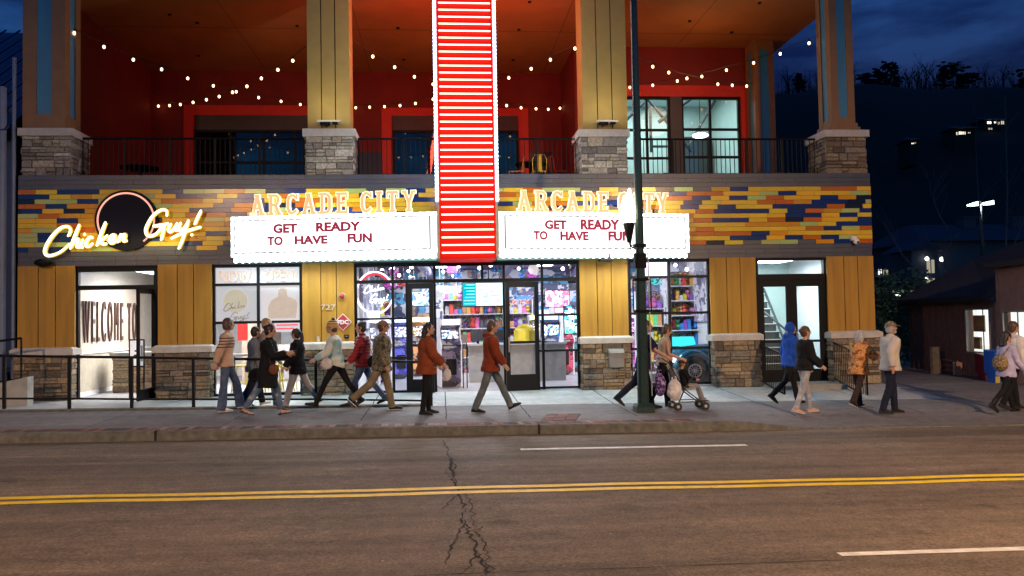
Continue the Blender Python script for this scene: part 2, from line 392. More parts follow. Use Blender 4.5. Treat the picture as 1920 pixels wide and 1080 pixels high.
# slate rows + mosaic tiles
PAL = [((.74,.46,.03), 36), ((.52,.13,.010), 17), ((.012,.030,.14), 24), ((.42,.47,.16), 10), ((.010,.014,.035), 8), ((.62,.28,.015), 5)]
bag = [c for c, n_ in PAL for _ in range(n_)]
M_tile = mat('glazed_tile', attr=True, rough=.22, var=.06, scale=2, spec=.28)
tb = MB(); sb = MB(); sb2 = MB(); rows = 19; H = .1085
z = 3.15; k = 0
rd = random.Random(12)
while z < 5.2:
    x = XL-.01-rd.uniform(0, .4)
    inn = 3 <= k <= 15
    prev = None
    while x < XR:
        wd = .46
        xa, xb = max(x, XL-.005), min(x+wd, XR+.005)
        col = inn
        if k in (3, 15): col = rd.random() < .8
        if prev and rd.random() < .14: c = prev
        else: c = rd.choice(bag)
        prev = c
        if xb-xa > .02:
            if col:
                tb.col = tuple(v*rd.uniform(.9,1.1) for v in c); tb.box(xa+.002, xb-.002, -.03-rd.uniform(0,.004), .01, z+.003, z+H-.003)
            else:
                qq = sb if k < 9 else sb2; qq.col = tuple(v*rd.uniform(.85,1.12) for v in (.06,.062,.085)); qq.box(xa+.002, xb-.002, -.018, .01, z+.003, z+H-.003)
        x += wd
    z += H; k += 1
tb.build('mosaic_tiling', M_tile, bd)
for nm_, q_ in (('lower', sb), ('upper', sb2)): q_.build('slate_tiling', mat('slate_tile', attr=True, rough=.4, var=.12, scale=3), bd)

def siding(x0, x1, z0, z1, m=M_sid, y=-.04, g=(.36,.66), name='siding_panel'):
    b = MB(); wd = x1-x0; e = [x0, x0+wd*g[0], x0+wd*g[1], x1]; b.mi = 0
    for i in range(3): b.box(e[i]+(.009 if i else 0), e[i+1]-(.009 if i < 2 else 0), y, y+.06, z0, z1)
    b.mi = 1; b.box(x0, x1, y+.05, y+.3, z0, z1)
    return b.build(name, [m, M_blk], bd)
WARM = [(.22,.16,.10),(.28,.21,.13),(.17,.12,.08),(.33,.26,.17),(.24,.19,.14),(.13,.10,.07),(.30,.22,.12),(.20,.17,.13)]
GREY = [(.30,.28,.25),(.36,.34,.29),(.22,.20,.18),(.42,.39,.33),(.27,.23,.19),(.17,.155,.14),(.34,.29,.22)]  # upper piers: tower light put into the paler stone colours
def stone_faces(b, x0, x1, y0, y1, z0, z1, pal, seed, sides=(1,1)):
    rd = random.Random(seed)
    def face(o, u, n, Lh):
        o = Vector(o); u = Vector(u); n = Vector(n); z = z0
        # irregular ashlar: rows of 2 units, some stones span both
        while z < z1-.03:
            h = min(rd.choice([.13,.17,.2,.15]), z1-z)
            if z1-z-h < .07: h = z1-z
            x = 0
            while x < Lh-1e-4:
                wv = rd.choice([.16,.22,.3,.38,.48]); 
                if Lh-x-wv < .1: wv = Lh-x
                parts = [(z, h)] if (rd.random() < .55 or h < .12) else [(z, h*.5), (z+h*.5, h*.5)]
                for (za, ha) in parts:
                    c = rd.choice(pal); kk = rd.uniform(.75, 1.2); b.col = tuple(v*kk for v in c)
                    d = rd.uniform(.006, .038); j = lambda: rd.uniform(0, .008)
                    q = [(x+.004, za+.004), (x+wv-.004, za+.004), (x+wv-.004, za+ha-.004), (x+.004, za+ha-.004)]
                    back = [o+u*a+Vector((0,0,c2)) for a, c2 in q]
                    ins = .012
                    fq = [(x+ins+j(), za+ins+j()), (x+wv-ins-j(), za+ins+j()), (x+wv-ins-j(), za+ha-ins-j()), (x+ins+j(), za+ha-ins-j())]
                    fr_ = [o+u*a+Vector((0,0,c2))+n*(d+rd.uniform(-.004,.004)) for a, c2 in fq]
                    b.add(back+fr_, [(4,5,6,7),(0,1,5,4),(1,2,6,5),(2,3,7,6),(3,0,4,7)])
                x += wv
            z += h
    face((x0,y0,0), (1,0,0), (0,-1,0), x1-x0)
    if sides[0]: face((x0,y1,0), (0,-1,0), (-1,0,0), y1-y0)
    if sides[1]: face((x1,y0,0), (0,1,0), (1,0,0), y1-y0)
def pier(x0, x1, y0, y1, z0, z1, caph, ov, pal, seed, slope=.03, label=None, cx0=None, cx1=None):
    b = MB(); b.mi = 1; b.box(x0, x1, y0, y1, z0, z1); b.mi = 0
    stone_faces(b, x0, x1, y0, y1, z0, z1, pal, seed)
    p = b.build('stone_pier', [M_stone, M_mort], bd, label=label)
    b = MB(); a0, a1, c0, c1 = (cx0 or x0-ov), (cx1 or x1+ov), y0-ov, y1+(ov if y1 > .5 else 0)
    b.box(a0, a1, c0, c1, z1, z1+caph)
    i = .02; b.hexa([(a0+i*.3,c0+i*.3,z1+caph),(a1-i*.3,c0+i*.3,z1+caph),(a1-i*.3,c1,z1+caph),(a0+i*.3,c1,z1+caph)],
           [(a0+ov,c0+ov,z1+caph+slope),(a1-ov,c0+ov,z1+caph+slope),(a1-ov,c1,z1+caph+slope),(a0+ov,c1,z1+caph+slope)])
    b.build('cap', M_cap, p); return p
# ground-floor bays (photo columns of the ochre panels)
bays = [(35,140),(296,397),(567,664),(1088,1178),(1333,1419),(1553,1639)]
capz = 1.16
for i, (a, c) in enumerate(bays):
    x0, x1 = fx(a, 580, -.04), fx(c, 580, -.04)
    if i == 0: x0 = XL
    if i == 5: x1 = XR
    siding(x0, x1, capz+.13, 3.16)
    pier(x0+.01, x1-.01, -.2, .2, -.15, capz, .13, .07, WARM, 30+i, .04)
# upper stone bases: px spans at front
ub = [(36,134,GREY,1.0),(571,664,GREY,.9),(1088,1178,GREY,.9),(1549,1627,WARM,1.0)]
for i, (a, c, pal, dp) in enumerate(ub):
    x0, x1 = fx(a, 290, .0), fx(c, 290, .0)
    if i == 0: x0 = XL+.02
    pier(x0+.03, x1-.03, .03, dp, 5.2, 6.12, .17, .07, pal, 60+i, .02)
ZC = 10.1
# mustard columns
def column_must(a, c, y0, y1, seed):
    x0, x1 = fx(a, 120, y0), fx(c, 120, y0); wd = x1-x0; b = MB(); e = [x0, x0+wd*.33, x0+wd*.66, x1]
    for i in range(3): b.box(e[i]+(.012 if i else 0), e[i+1]-(.012 if i < 2 else 0), y0, y0+.05, 6.3, ZC+.6)
    b.box(x0, x1, y0+.05, y1, 6.3, ZC+.3)
    b.mi = 1; b.box(x0+.01, x1-.01, y0+.025, y0+.06, 6.3, ZC+.3)
    return b.build('column', [M_sidu, M_blk], bd)
column_must(576, 655, .12, .85, 1); column_must(1091, 1174, .12, .85, 2)
def dec_column(x0, x1, y0, y1, z0, z1, t=.3, base=True, label='brown framed column with blue insets'):
    b = MB(); b.mi = 1; b.box(x0+.03, x1-.03, y0+.03, y1-.03, z0, z1); b.mi = 0
    wx, wy = (x1-x0)*t, (y1-y0)*t
    for sx in (0, 1):
        for sy in (0, 1):
            xa = x0 if sx == 0 else x1-wx; ya = y0 if sy == 0 else y1-wy
            b.box(xa, xa+wx, ya, ya+wy, z0, z1)
    for za, zb in ((z0, z0+.34), (z1-.3, z1)): b.box(x0+.004, x1-.004, y0+.004, y1-.004, za, zb)
    if base:
        b.box(x0-.04, x1+.04, y0-.04, y1+.04, z0, z0+.2); b.box(x0-.08, x1+.08, y0-.08, y1+.08, z0, z0+.09)
    return b.build('column', [M_trim, M_blu], bd, label=label)
dec_column(XL+.02, fx(122,120,.1), .1, .9, 6.3, ZC, .32, base=False)
x0 = fx(1558,150,.15); dec_column(x0, fx(1601,150,.15), .15, .85, 6.3, ZC, .3)
x5 = fx(1418,250,4.4); dec_column(x5, fx(1455,250,4.4), 4.4, 5.1, 5.2, ZC, .28, base=True)
# ceiling and roof block
b = MB(); b.box(XL, 10.72, -.15, 9, ZC, ZC+.15); b.build('ceiling', M_ceil, bd)
b = MB(); b.box(XL, 10.75, -.25, 9.3, ZC+.15, ZC+1.6); b.build('roof', M_slate, bd)
b = MB()
for xs_ in (-5.6,-2.2,3.6,7.4): b.box(xs_-.008, xs_+.008, 0, 8, ZC-.004, ZC+.01)
b.box(XL+.1, 10.6, 3.99, 4.006, ZC-.005, ZC+.01)
b.build('ceiling_joint', mat('joint_brown', (.12,.04,.012), .8), bd)
rd = random.Random(5)
for (px, py) in [(318,27),(370,42),(372,104),(557,48),(746,52),(757,111),(973,55),(1293-300,3),(962,112),(1293,39),(1424,5),(1372,60)]:
    d = ray(px, py); p = CAM+d*((ZC-CAM.z)/d.z); b = MB(); b.tube([(p.x,p.y,ZC-.03),(p.x,p.y,ZC+.01)], .05, 8); b.build('ceiling_sprinkler', M_blk, bd)
# upper walls
b = MB(); YB = 8.0; XC = 4.2
b.box(XL, XC+.1, YB, YB+.25, 5.2, ZC); b.box(XL, XL+.12, .9, YB, 5.2, ZC)
b.box(XC, XC+.15, 5.2, YB, 5.2, ZC)
wx = [rect(1160,184,1257,322,5.2), rect(1279,182,1389,320,5.2)]
zt = wx[1][3]; wxl = max(XC+.25, wx[0][0])
b.box(XC+.15, 10.2, 5.2, 5.4, zt, ZC); b.box(wx[1][1], 10.2, 5.2, 5.4, 5.2, zt); b.box(XC+.15, wxl, 5.2, 5.4, 5.2, zt)
b.build('upper_wall', M_red, bd)
# bright red surrounds
b = MB()
for (a, c, t_, q) in ((345,600,198,217), (716,991,203,218)):
    X0, X1, Z0, Z1 = rect(a, t_, c, 330, YB); iz = fz((a+c)/2, q, YB)
    wd = .34
    b.box(X0, X1, YB-.05, YB, iz, Z1); b.box(X0, X0+wd, YB-.05, YB, 5.2, iz); b.box(X1-wd, X1, YB-.05, YB, 5.2, iz)
    b.build('red_surround', M_red2, bd); b = MB()
Z2 = fz(1300, 161, 5.2)
b.box(XC+.16, fx(1412,200,5.2), 5.15, 5.2, zt, Z2); b.box(wx[1][1]+.02, fx(1412,200,5.2), 5.15, 5.2, 5.2, zt)
b.build('red_surround', M_red2, bd)

def glazing(name, x0, x1, z0, z1, y, vs, hs, fwid=.06, glass=M_glass, dep=.1, open_cells=(), gy=.05):
    """frame with panes; vs/hs are interior mullion positions"""
    b = MB(); X = [x0]+vs+[x1]; Z = [z0]+hs+[z1]
    b.box(x0, x1, y, y+dep, z1-fwid, z1); b.box(x0, x1, y, y+dep, z0, z0+fwid)
    b.box(x0, x0+fwid, y+.002, y+dep-.002, z0+fwid, z1-fwid); b.box(x1-fwid, x1, y+.002, y+dep-.002, z0+fwid, z1-fwid)
    h = fwid*.5
    for v in vs: b.box(v-h, v+h, y+.004, y+dep-.004, z0+fwid, z1-fwid)
    for v in hs:
        for i in range(len(X)-1): b.box(X[i]+h, X[i+1]-h, y+.006, y+dep-.006, v-h, v+h)
    f = b.build(name, M_frm, bd)
    for i in range(len(X)-1):
        for j in range(len(Z)-1):
            if (i, j) in open_cells: continue
            g = MB(); g.box(X[i], X[i+1], y+gy, y+gy+.008, Z[j], Z[j+1])
            g.build('pane', glass, f)
    return f
# upper dark storefronts
b = MB()
for (a, c, t_) in ((367,600,217), (737,972,218)):
    X0, X1, Z0, Z1 = rect(a, t_, c, 330, YB)
    zl = fz(500, 245, YB)
    b = MB(); b.box(X0, X1, YB-.07, YB-.01, zl, Z1); b.build('door_header', mat('dark_brown', (.05,.03,.03), .5), bd)
    xs = [X0+(X1-X0)*q for q in (.28,.55,.8)]
    glazing('dark_storefront', X0, X1, 5.2, zl, YB-.12, xs, [6.1, 7.05] if a < 500 else [6.1], .08, M_dglass, .08)
b = MB(); b.box(-8.2, 3.9, YB-.008, YB-.002, 5.2, 7.4); b.build('storefront_backing', mat('night_interior', (.008,.008,.02), .3), bd)
# upper lit windows (right bay)
X0, X1, Z0, Z1 = wx[0]; X0 = wxl
glazing('lit_window', X0, X1, 5.2, zt, 5.22, [fx(1214,250,5.2)], [fz(1230,296,5.2), fz(1230,243,5.2)], .07)
X0b, X1b, _, _ = wx[1]
glazing('lit_window', X0b, X1b, 5.2, zt, 5.22, [fx(1333,250,5.2)], [fz(1330,294,5.2), fz(1330,242,5.2)], .07)
b = MB(); b.box(X1+.002, X0b-.002, 5.15, 5.4, 5.2, zt-.002); b.build('window_pier', mat('dark_brown'), bd)
# upper stair room seen through them
b = MB(); b.box(4.4, 10.2, 10, 10.1, 5.2, 9.6); b.box(10.15, 10.25, 5.42, 10, 5.2, 9.6); b.box(4.36, 4.44, 5.42, 10, 5.2, 9.6); b.box(4.4, 10.2, 5.42, 10, 9.5, 9.6)
M_mint = mat('pale_mint_wall', (.55,.68,.64), .7, var=.05); b.build('stair_room_wall', M_mint, bd)
b = MB(); b.box(4.4, 10.2, 5.42, 10, 5.19, 5.22); b.build('stair_room_floor', mat('grey_floor', (.3,.32,.32), .3), bd)
b = MB()
for (p, q, r_) in [((5.2,7,7.3),(7.4,7,9.4),.06),((6.6,7,9.4),(8.4,7,7.2),.05),((7.2,6.6,8.1),(8.6,6.6,9.1),.07),((7.3,8,7.4),(7.3,8,9.4),.05),((7.3,8,7.6),(8.6,8,7.6),.05),((8.6,8,7.6),(9.6,8,9.2),.05),((4.6,7,7.2),(5.6,7,8.4),.05)]:
    b.tube([p, q], r_, 6)
b.build('roof_truss', mat('dark_steel', (.04,.045,.045), .5), bd)
b = MB(); b.box(9.0, 9.9, 9.6, 9.95, 5.2, 8.3); b.box(8.2,9.0,9.7,9.95,5.2,7.0); b.build('dark_doorway', MATS['dark_steel'], bd)
t = thing('pendant_lamp', 'white oval lamp hanging in the upper stair room', 'lamp', (*[0,0],0))
px_, pz_ = at(1313, 254, 7.5); t.location = (px_, 7.5, pz_)
b = MB(); b.ball((px_,7.5,pz_), .25, 16, 8, rx=.27, rz=.08); b.build('lamp_globe', emis('lamp_white', (.85,1,1), 9), t)
b = MB(); b.tube([(px_,7.5,pz_+.07),(px_,7.5,9.5)], .012, 6); b.build('cord', M_blk, t)
lamp('upper_room_light', 'AREA', (7.2,7.6,9.4), 230, (.78,1,.95), size=3.5)

# balcony railings
def railing(x0, x1, y, zb, zt, label, posts=3, bal=.115, rad=.012, name='balcony_railing', cat='railing', group=None, y1=None, z2=None):
    y1 = y if y1 is None else y1
    t = thing(name, label, cat, ((x0+x1)/2, y, zb-.1), group)
    Y = lambda x: y+(y1-y)*(x-x0)/(x1-x0)
    b = MB(); b.tube([(x0,y,zt),(x1,y1,zt)], .028, 8); b.build('top_rail', M_blk, t)
    b = MB(); b.tube([(x0,y,zb),(x1,y1,zb)], .018, 6); b.build('bottom_rail', M_blk, t)
    n = max(2, int((x1-x0)/bal)); b = MB()
    for i in range(1, n): x = x0+(x1-x0)*i/n; b.box(x-.008, x+.008, Y(x)-.008, Y(x)+.008, zb, zt)
    o = b.build('balusters', M_blk, t)
    for i in range(posts+1):
        x = x0+.02+(x1-x0-.04)*i/posts; b = MB(); b.box(x-.024, x+.024, Y(x)-.024, Y(x)+.024, zb-.1, zt+.01); b.build('post', M_blk, t)
    return t
yr = .5; c = [fx(p, 290, yr) for p in (146, 571, 671, 1088, 1190, 1535)]
gpr = 'black balcony railings'
railing(c[0], c[1], yr, 5.3, 6.17, 'black balcony railing spanning the left bay of the upper floor', 5)
railing(c[2], c[3], yr, 5.3, 6.17, 'black balcony railing behind the tall red blade sign in the middle bay', 5)
railing(c[4], c[5], yr, 5.3, 6.17, 'black balcony railing in front of the brightly lit upper windows', 5)
# side returns and outer shell
b = MB(); b.box(XL, XL+.2, .3, 10, -.2, 5.0); b.box(XR-.2, XR, .3, 10, -.2, 5.0); b.box(XL, XR, 9.8, 10, -.2, 5.0); b.build('side_wall', M_slate, bd)

# ------------------------------------------------------------------ ground-floor openings
YF = .06
def opening(a, t_, c, bt, vs, hs, name, **k):
    X0, X1, Z0, Z1 = rect(a, t_, c, bt, YF); Z1 = 3.14
    return X0, X1, Z0, Z1, glazing(name, X0, X1, Z0, Z1, YF, [fx(v, 600, YF) for v in vs], [fz((a+c)/2, h, YF) for h in hs][::-1], **k)
# left poster window
PW = opening(398, 497, 567, 742, [484], [533, 604], 'poster_window')
# right machine window
RW = opening(1180, 483, 1333, 722, [1257], [519, 587, 653], 'machine_window')
# left doorway: transom over an open doorway
X0, X1, Z0, Z1 = rect(140, 500, 295, 750, YF); zt_ = fz(217, 538, YF); LDX = (X0, X1)
b = MB(); b.box(X0, X1, YF, YF+.1, 3.02, 3.14); b.box(X0, X1, YF, YF+.1, zt_-.06, zt_+.04)
b.box(X0, X0+.08, YF+.002, YF+.098, .08, 3.02); b.box(X1-.08, X1, YF+.002, YF+.098, .08, 3.02)
f = b.build('door_frame', M_frm, bd); b = MB(); b.box(X0, X1, YF+.05, YF+.058, zt_, 3.05); b.build('pane', M_glass, f)
def door(x0, x1, z0, z1, y, name='glass_door', kick=.22, yaw=0, hinge=0, hs=.09, handle=None, mid=None, gl=None):
    w_ = x1-x0; b = MB()
    def T(v): 
        vx, vy, vz = v; hx = 0 if hinge == 0 else w_
        dx = vx-hx; return (x0+hx+dx*math.cos(yaw)-vy*math.sin(yaw), y+dx*math.sin(yaw)+vy*math.cos(yaw), vz)
    def bx(m, *a):
        k = len(m.v); m.box(*a); m.v[k:] = [T(v) for v in m.v[k:]]
    bx(b, 0, hs, 0, .05, z0, z1); bx(b, w_-hs, w_, 0, .05, z0, z1); bx(b, hs, w_-hs, .001, .049, z1-hs*1.3, z1); bx(b, hs, w_-hs, .001, .049, z0, z0+kick)
    if mid: bx(b, hs, w_-hs, .003, .047, mid-.03, mid+.03)
    f = b.build(name, M_frm, bd)
    g = MB(); bx(g, hs*.9, w_-hs*.9, .02, .028, z0+kick-.01, z1-hs*1.2); g.build('pane', gl or M_glass, f)
    h = MB(); hx = w_-hs*.6 if hinge == 0 else hs*.6
    k = len(h.v); h.box(hx-.015, hx+.015, -.06, -.035, 1.0, 1.35); h.box(hx-.01, hx+.01, -.04, 0, 1.02, 1.05); h.box(hx-.01, hx+.01, -.04, 0, 1.30, 1.33); h.v[k:] = [T(v) for v in h.v[k:]]
    h.build('handle', mat('steel', (.4,.4,.42), .3, 1., var=0), f); return f
door(X1-.98, X1-.08, .13, zt_-.06, YF+.1, 'glass_door', yaw=R(87), hinge=1, kick=.25, gl=glassmat('door_glass', (.95,.97,1), .25))
# main entrance
X0, X1, Z0, Z1 = rect(665, 492, 1087, 731, YF); EX = (X0, X1); zt_ = fz(870, 526, YF); zb_ = .09
V = [fx(p, 600, YF) for p in (737, 765, 814, 946, 1010, 1018)]
b = MB(); b.box(X0, X1, YF, YF+.1, 3.05, 3.14); b.box(X0, X0+.06, YF+.002, YF+.098, zb_, 3.05); b.box(X1-.06, X1, YF+.002, YF+.098, zb_, 3.05)
b.box(X0+.06, X1-.06, YF+.004, YF+.096, zt_-.04, zt_+.04)
for v, z0_, z1_ in ((V[0], zb_, 3.05), (V[1]-.02, zb_, zt_-.04), (V[2]+.02, zb_, 3.05), (V[3], zb_, 3.05), (V[5], zb_, 3.05), (fx(904,510,YF), zt_+.04, 3.05)): b.box(v-.03, v+.03, YF+.006, YF+.094, z0_, z1_)
for za in (fz(700,598,YF), fz(700,672,YF), zb_+.04): b.box(X0+.06, V[1]-.05, YF+.008, YF+.092, za-.025, za+.025)
for za in (fz(1050,590,YF), fz(1050,657,YF), zb_+.04): b.box(V[4], X1-.06, YF+.008, YF+.092, za-.025, za+.025)
f = b.build('entrance_frame', M_frm, bd)
for a_, c_, za, zb2 in ((X0, V[0], zb_, 3.08), (V[0], V[1], zb_, zt_), (V[0], V[2], zt_, 3.08), (V[2], V[3], zt_, 3.08), (V[3], V[5], zt_, 3.08), (V[5], X1, zb_, 3.08), (V[4], V[5], zb_, zt_)):
    g = MB(); g.box(a_+.02, c_-.02, YF+.046, YF+.054, za, zb2); g.build('pane', M_glass, f)
door(V[1], V[2], zb_, zt_-.05, YF-.02, yaw=R(-12), hinge=0, kick=.32, hs=.10, mid=1.2)
door(V[3], V[4], zb_, zt_-.05, YF-.06, yaw=R(10), hinge=1, kick=.38, hs=.10, mid=1.22)
# stair doors
X0, X1, Z0, Z1 = rect(1420, 486, 1552, 716, YF); SX = (X0, X1); zt_ = fz(1485, 515, YF); zd = fz(1485, 716, YF)
b = MB(); b.box(X0, X1, YF, YF+.1, 3.08, 3.14); b.box(X0, X1, YF, YF+.1, zt_-.12, zt_+.02); b.box(X0, X0+.06, YF+.002, YF+.098, zd, 3.08); b.box(X1-.06, X1, YF+.002, YF+.098, zd, 3.08)
f = b.build('door_frame', M_frm, bd); g = MB(); g.box(X0, X1, YF+.05, YF+.058, zt_, 3.1); g.build('pane', M_glass, f)
xm = (X0+X1)/2
door(X0+.06, xm-.004, zd, zt_-.12, YF+.02, hs=.13, kick=.3, hinge=0, mid=1.1); door(xm+.004, X1-.06, zd, zt_-.12, YF+.02, hs=.13, kick=.3, hinge=1, mid=1.1)
# ================================================================== INTERIOR (part of the building)
M_chr = mat('chrome', (.8,.8,.82), .1, 1., var=0)
M_fl = mat('pale_tile_floor', (.50,.50,.52), .25, var=.08, scale=3)
def slab(name, m, *bx, **k):
    b = MB(); [b.box(*q) for q in bx]; return b.build(name, m, bd, **k)
slab('interior_floor', M_fl, (XL+.2, 7.3, .05, 9.8, -.1, .09))
slab('interior_floor', M_fl, (7.42, XR-.2, .05, 9.8, -.1, .05))
slab('interior_partition', M_wht, (-2.1,-1.95,.3,9.8,.09,3.3), (7.3,7.42,.32,9.8,.05,3.6), (10.1,10.2,.32,9.8,.09,3.3))
slab('interior_ceiling', M_wht, (XL+.2,-2.1,.3,9.8,3.3,3.4), (7.42,XR-.2,.3,9.8,3.3,3.4))
slab('arcade_ceiling', mat('purple_ceiling', (.17,.10,.24), .6), (-1.95,7.3,.3,9.8,3.55,3.65))
slab('arcade_back_wall', mat('lavender_wall', (.24,.20,.36), .7), (-1.95,7.3,9.0,9.1,.09,3.55))
slab('restaurant_back_wall', M_wht, (XL+.2,-2.1,8.0,8.1,.09,3.3))
slab('stairwell_back_wall', M_mint, (7.42,10.1,3.6,3.7,.05,3.3))
# left corridor wall with tall lettering
XW_ = -8.67
slab('corridor_wall', mat('warm_wall', (.52,.46,.38), .7, var=.06), (XW_-.15,XW_,.85,7.9,1.13,3.3))
slab('wainscot', mat('tan_wainscot', (.47,.42,.33), .7), (XW_-.15,XW_+.02,.85,7.9,.09,1.11))
slab('wainscot_rail', mat('white_trim', (.8,.8,.78), .5), (XW_-.15,XW_+.05,.85,7.9,1.11,1.16), (XW_-.15,XW_+.04,.85,7.9,.09,.2))
b = MB(); z = .1; k = 0
while z < 3.3:
    x = XW_-.42+(.0 if k % 2 else -.1)
    while x < XW_+.01:
        b.col = random.choice([(.42,.22,.16),(.5,.33,.26),(.45,.28,.22),(.55,.42,.36)])
        xa, xb = max(x, XW_-.42), min(x+.19, XW_+.02)
        if xb-xa > .02: b.box(xa, xb, .66, .80, z, z+.062)
        x += .2
    z += .074; k += 1
b.build('brick_corner', M_brick, bd)
slab('brick_mortar', mat('light_mortar', (.5,.42,.38), .9), (XW_-.41,XW_+.015,.67,.85,.1,3.3))
b = MB(); b.text('WELCOME TO', (XW_+.03, 1.42, 1.08), (0,1,0), (0,0,1), 1.52, .04, -.012, 'LEFT', .245, 1.62)
b.build('wall_lettering', mat('dark_brown_letters', (.07,.035,.03), .5), bd)
stx0, _, _, stz = rect(212, 665, 268, 738, 2.4)
b = MB(); b.mi = 1; b.box(stx0, stx0+1.6, 2.4, 2.9, .09, 1.0); b.mi = 0; stone_faces(b, stx0, stx0+1.6, 2.4, 2.9, .09, 1.0, [(.42,.30,.17),(.36,.25,.15),(.48,.36,.22),(.30,.2,.12)], 99)
p = b.build('stone_counter', [M_stone, M_mort], bd); b = MB(); b.box(stx0-.06, stx0+1.7, 2.33, 2.95, 1.0, 1.1); b.build('counter_top', M_cap, p)
b = MB()
for x in (-7.6,-7.0,-6.4): b.box(x, x+.42, 5.6, 5.66, 2.55, 3.2)
b.build('wall_panel', mat('grey_panel', (.35,.36,.38), .4), bd)
b = MB(); b.tube([(-8.4,1,3.2),(-7.2,3.5,3.24)], .02, 6); b.tube([(-6.6,1.2,3.2),(-5.4,3.6,3.24)], .02, 6)
b.build('blue_tube_light', emis('blue_tube', (.35,.4,1), 6), bd)
# interior lights (ceiling panels of the rooms)
def ceil_light(x, y, z, sx, sy, e, c, es=14):
    t = thing('ceiling_light', 'white ceiling panel light in the ground floor rooms', 'lamp', (x, y, z), 'ceiling lights of the lit rooms')
    b = MB(); b.box(x-sx/2, x+sx/2, y-sy/2, y+sy/2, z-.03, z+.04); b.build('diffuser', emis('panel_white', (.92,.95,1), es), t)
    lamp('ceiling_light_source', 'AREA', (x, y, z-.06), e, c, t, size=sx, sizey=sy)
    return t
ceil_light(-7.0, 3.0, 3.2, 1.6, 1.6, 170, (1,.94,.88)); ceil_light(-3.9, 3.0, 3.2, 1.6, 1.6, 230, (1,.98,.95))
ceil_light(0.4, 2.2, 3.44, .5, .5, 330, (.93,.92,1)); ceil_light(0.2, 6.0, 3.44, .7, .7, 420, (.95,.95,1)); ceil_light(4.6, 2.6, 3.44, .5, .5, 330, (.93,.92,1))
ceil_light(3.2, 6.0, 3.44, .6, .6, 240, (.85,.8,1)); ceil_light(5.6, 6.0, 3.44, .6, .6, 280, (.95,.97,1)); ceil_light(8.6, 1.9, 3.2, 1.4, 1.0, 110, (.78,1,.97))
# ceiling ducts and beams in the arcade (seen through the transoms)
b = MB()
for i in range(7): b.box(-1.9, 6.7, 1.0+i*1.1, 1.08+i*1.1, 3.40, 3.5)
for x in (-.6, 1.9, 4.2): b.tube([(x,.6,3.3),(x+.3,8.8,3.3)], .13, 10)
b.build('ceiling_duct', mat('violet_duct', (.12,.09,.18), .4, .3), bd)
grp = 'small spotlights on the arcade ceiling'
sp0 = None
for i in range(44):
    x = random.uniform(-1.6, 7.0); y = random.uniform(.8, 7.5)
    if sp0 is None:
        b = MB(); b.ball((0,0,0), .05, 8, 5); sp0 = b.build('ceiling_spotlight', emis('spot_white', (1,.93,1), 14), origin=(0,0,0), label='tiny white spotlight on the purple arcade ceiling', cat='lamp', group=grp); o = sp0
    else: o = copytree(sp0)
    o.location = (x, y, 3.3+random.uniform(-.25, .1))
# floor stair in the right stairwell
st = thing('staircase', 'dark open staircase with steel rails behind the right glass doors', 'staircase', (7.4, 2.4, .05))
sx0, sx1 = fx(1428, 640, 2.4), fx(1478, 640, 2.4)
for i in range(11):
    zz = .2+i*.21; b = MB(); xr = 9.35-.02*i
    b.box(7.43, xr, 1.7+.14*i, 1.9+.14*i, zz, zz+.05); b.box(7.43, xr-.01, 1.72+.14*i, 1.74+.14*i, zz-.16, zz); b.mi = 1; b.box(7.43, xr, 1.695+.14*i, 1.70+.14*i, zz+.035, zz+.052)
    b.build('tread', [MATS['dark_steel'], mat('white_nosing', (.75,.78,.78), .5)], st)
b = MB(); b.tube([(9.5,1.6,1.0),(7.5,3.3,3.25)], .03, 6); b.tube([(9.4,1.62,.1),(9.2,3.3,2.5)], .04, 6)
b.build('handrail', MATS['dark_steel'], st)
b = MB(); b.tube([(9.9,3.55,.9),(7.5,3.55,3.2)], .035, 6); b.build('wall_handrail', MATS['dark_steel'], st)
slab('stairwell_floor', mat('teal_floor', (.05,.30,.33), .3), (7.42,10.1,.3,3.6,.051,.056))
t = thing('ticket_kiosk', 'white and grey ticket kiosk behind the right glass door', 'kiosk', (9.3, 1.5, .06))
b = MB(); b.prism([(9.15,1.2,.06),(9.15,1.6,.06),(9.15,1.55,1.2),(9.15,1.35,1.25),(9.15,1.2,.95)], (.42,0,0)); b.build('cabinet', mat('kiosk_grey', (.45,.5,.52), .4), t)
b = MB(); b.box(9.22,9.5,1.19,1.2,.75,.95); b.build('screen', emis('kiosk_screen', (.6,.85,.95), 1.6), t)

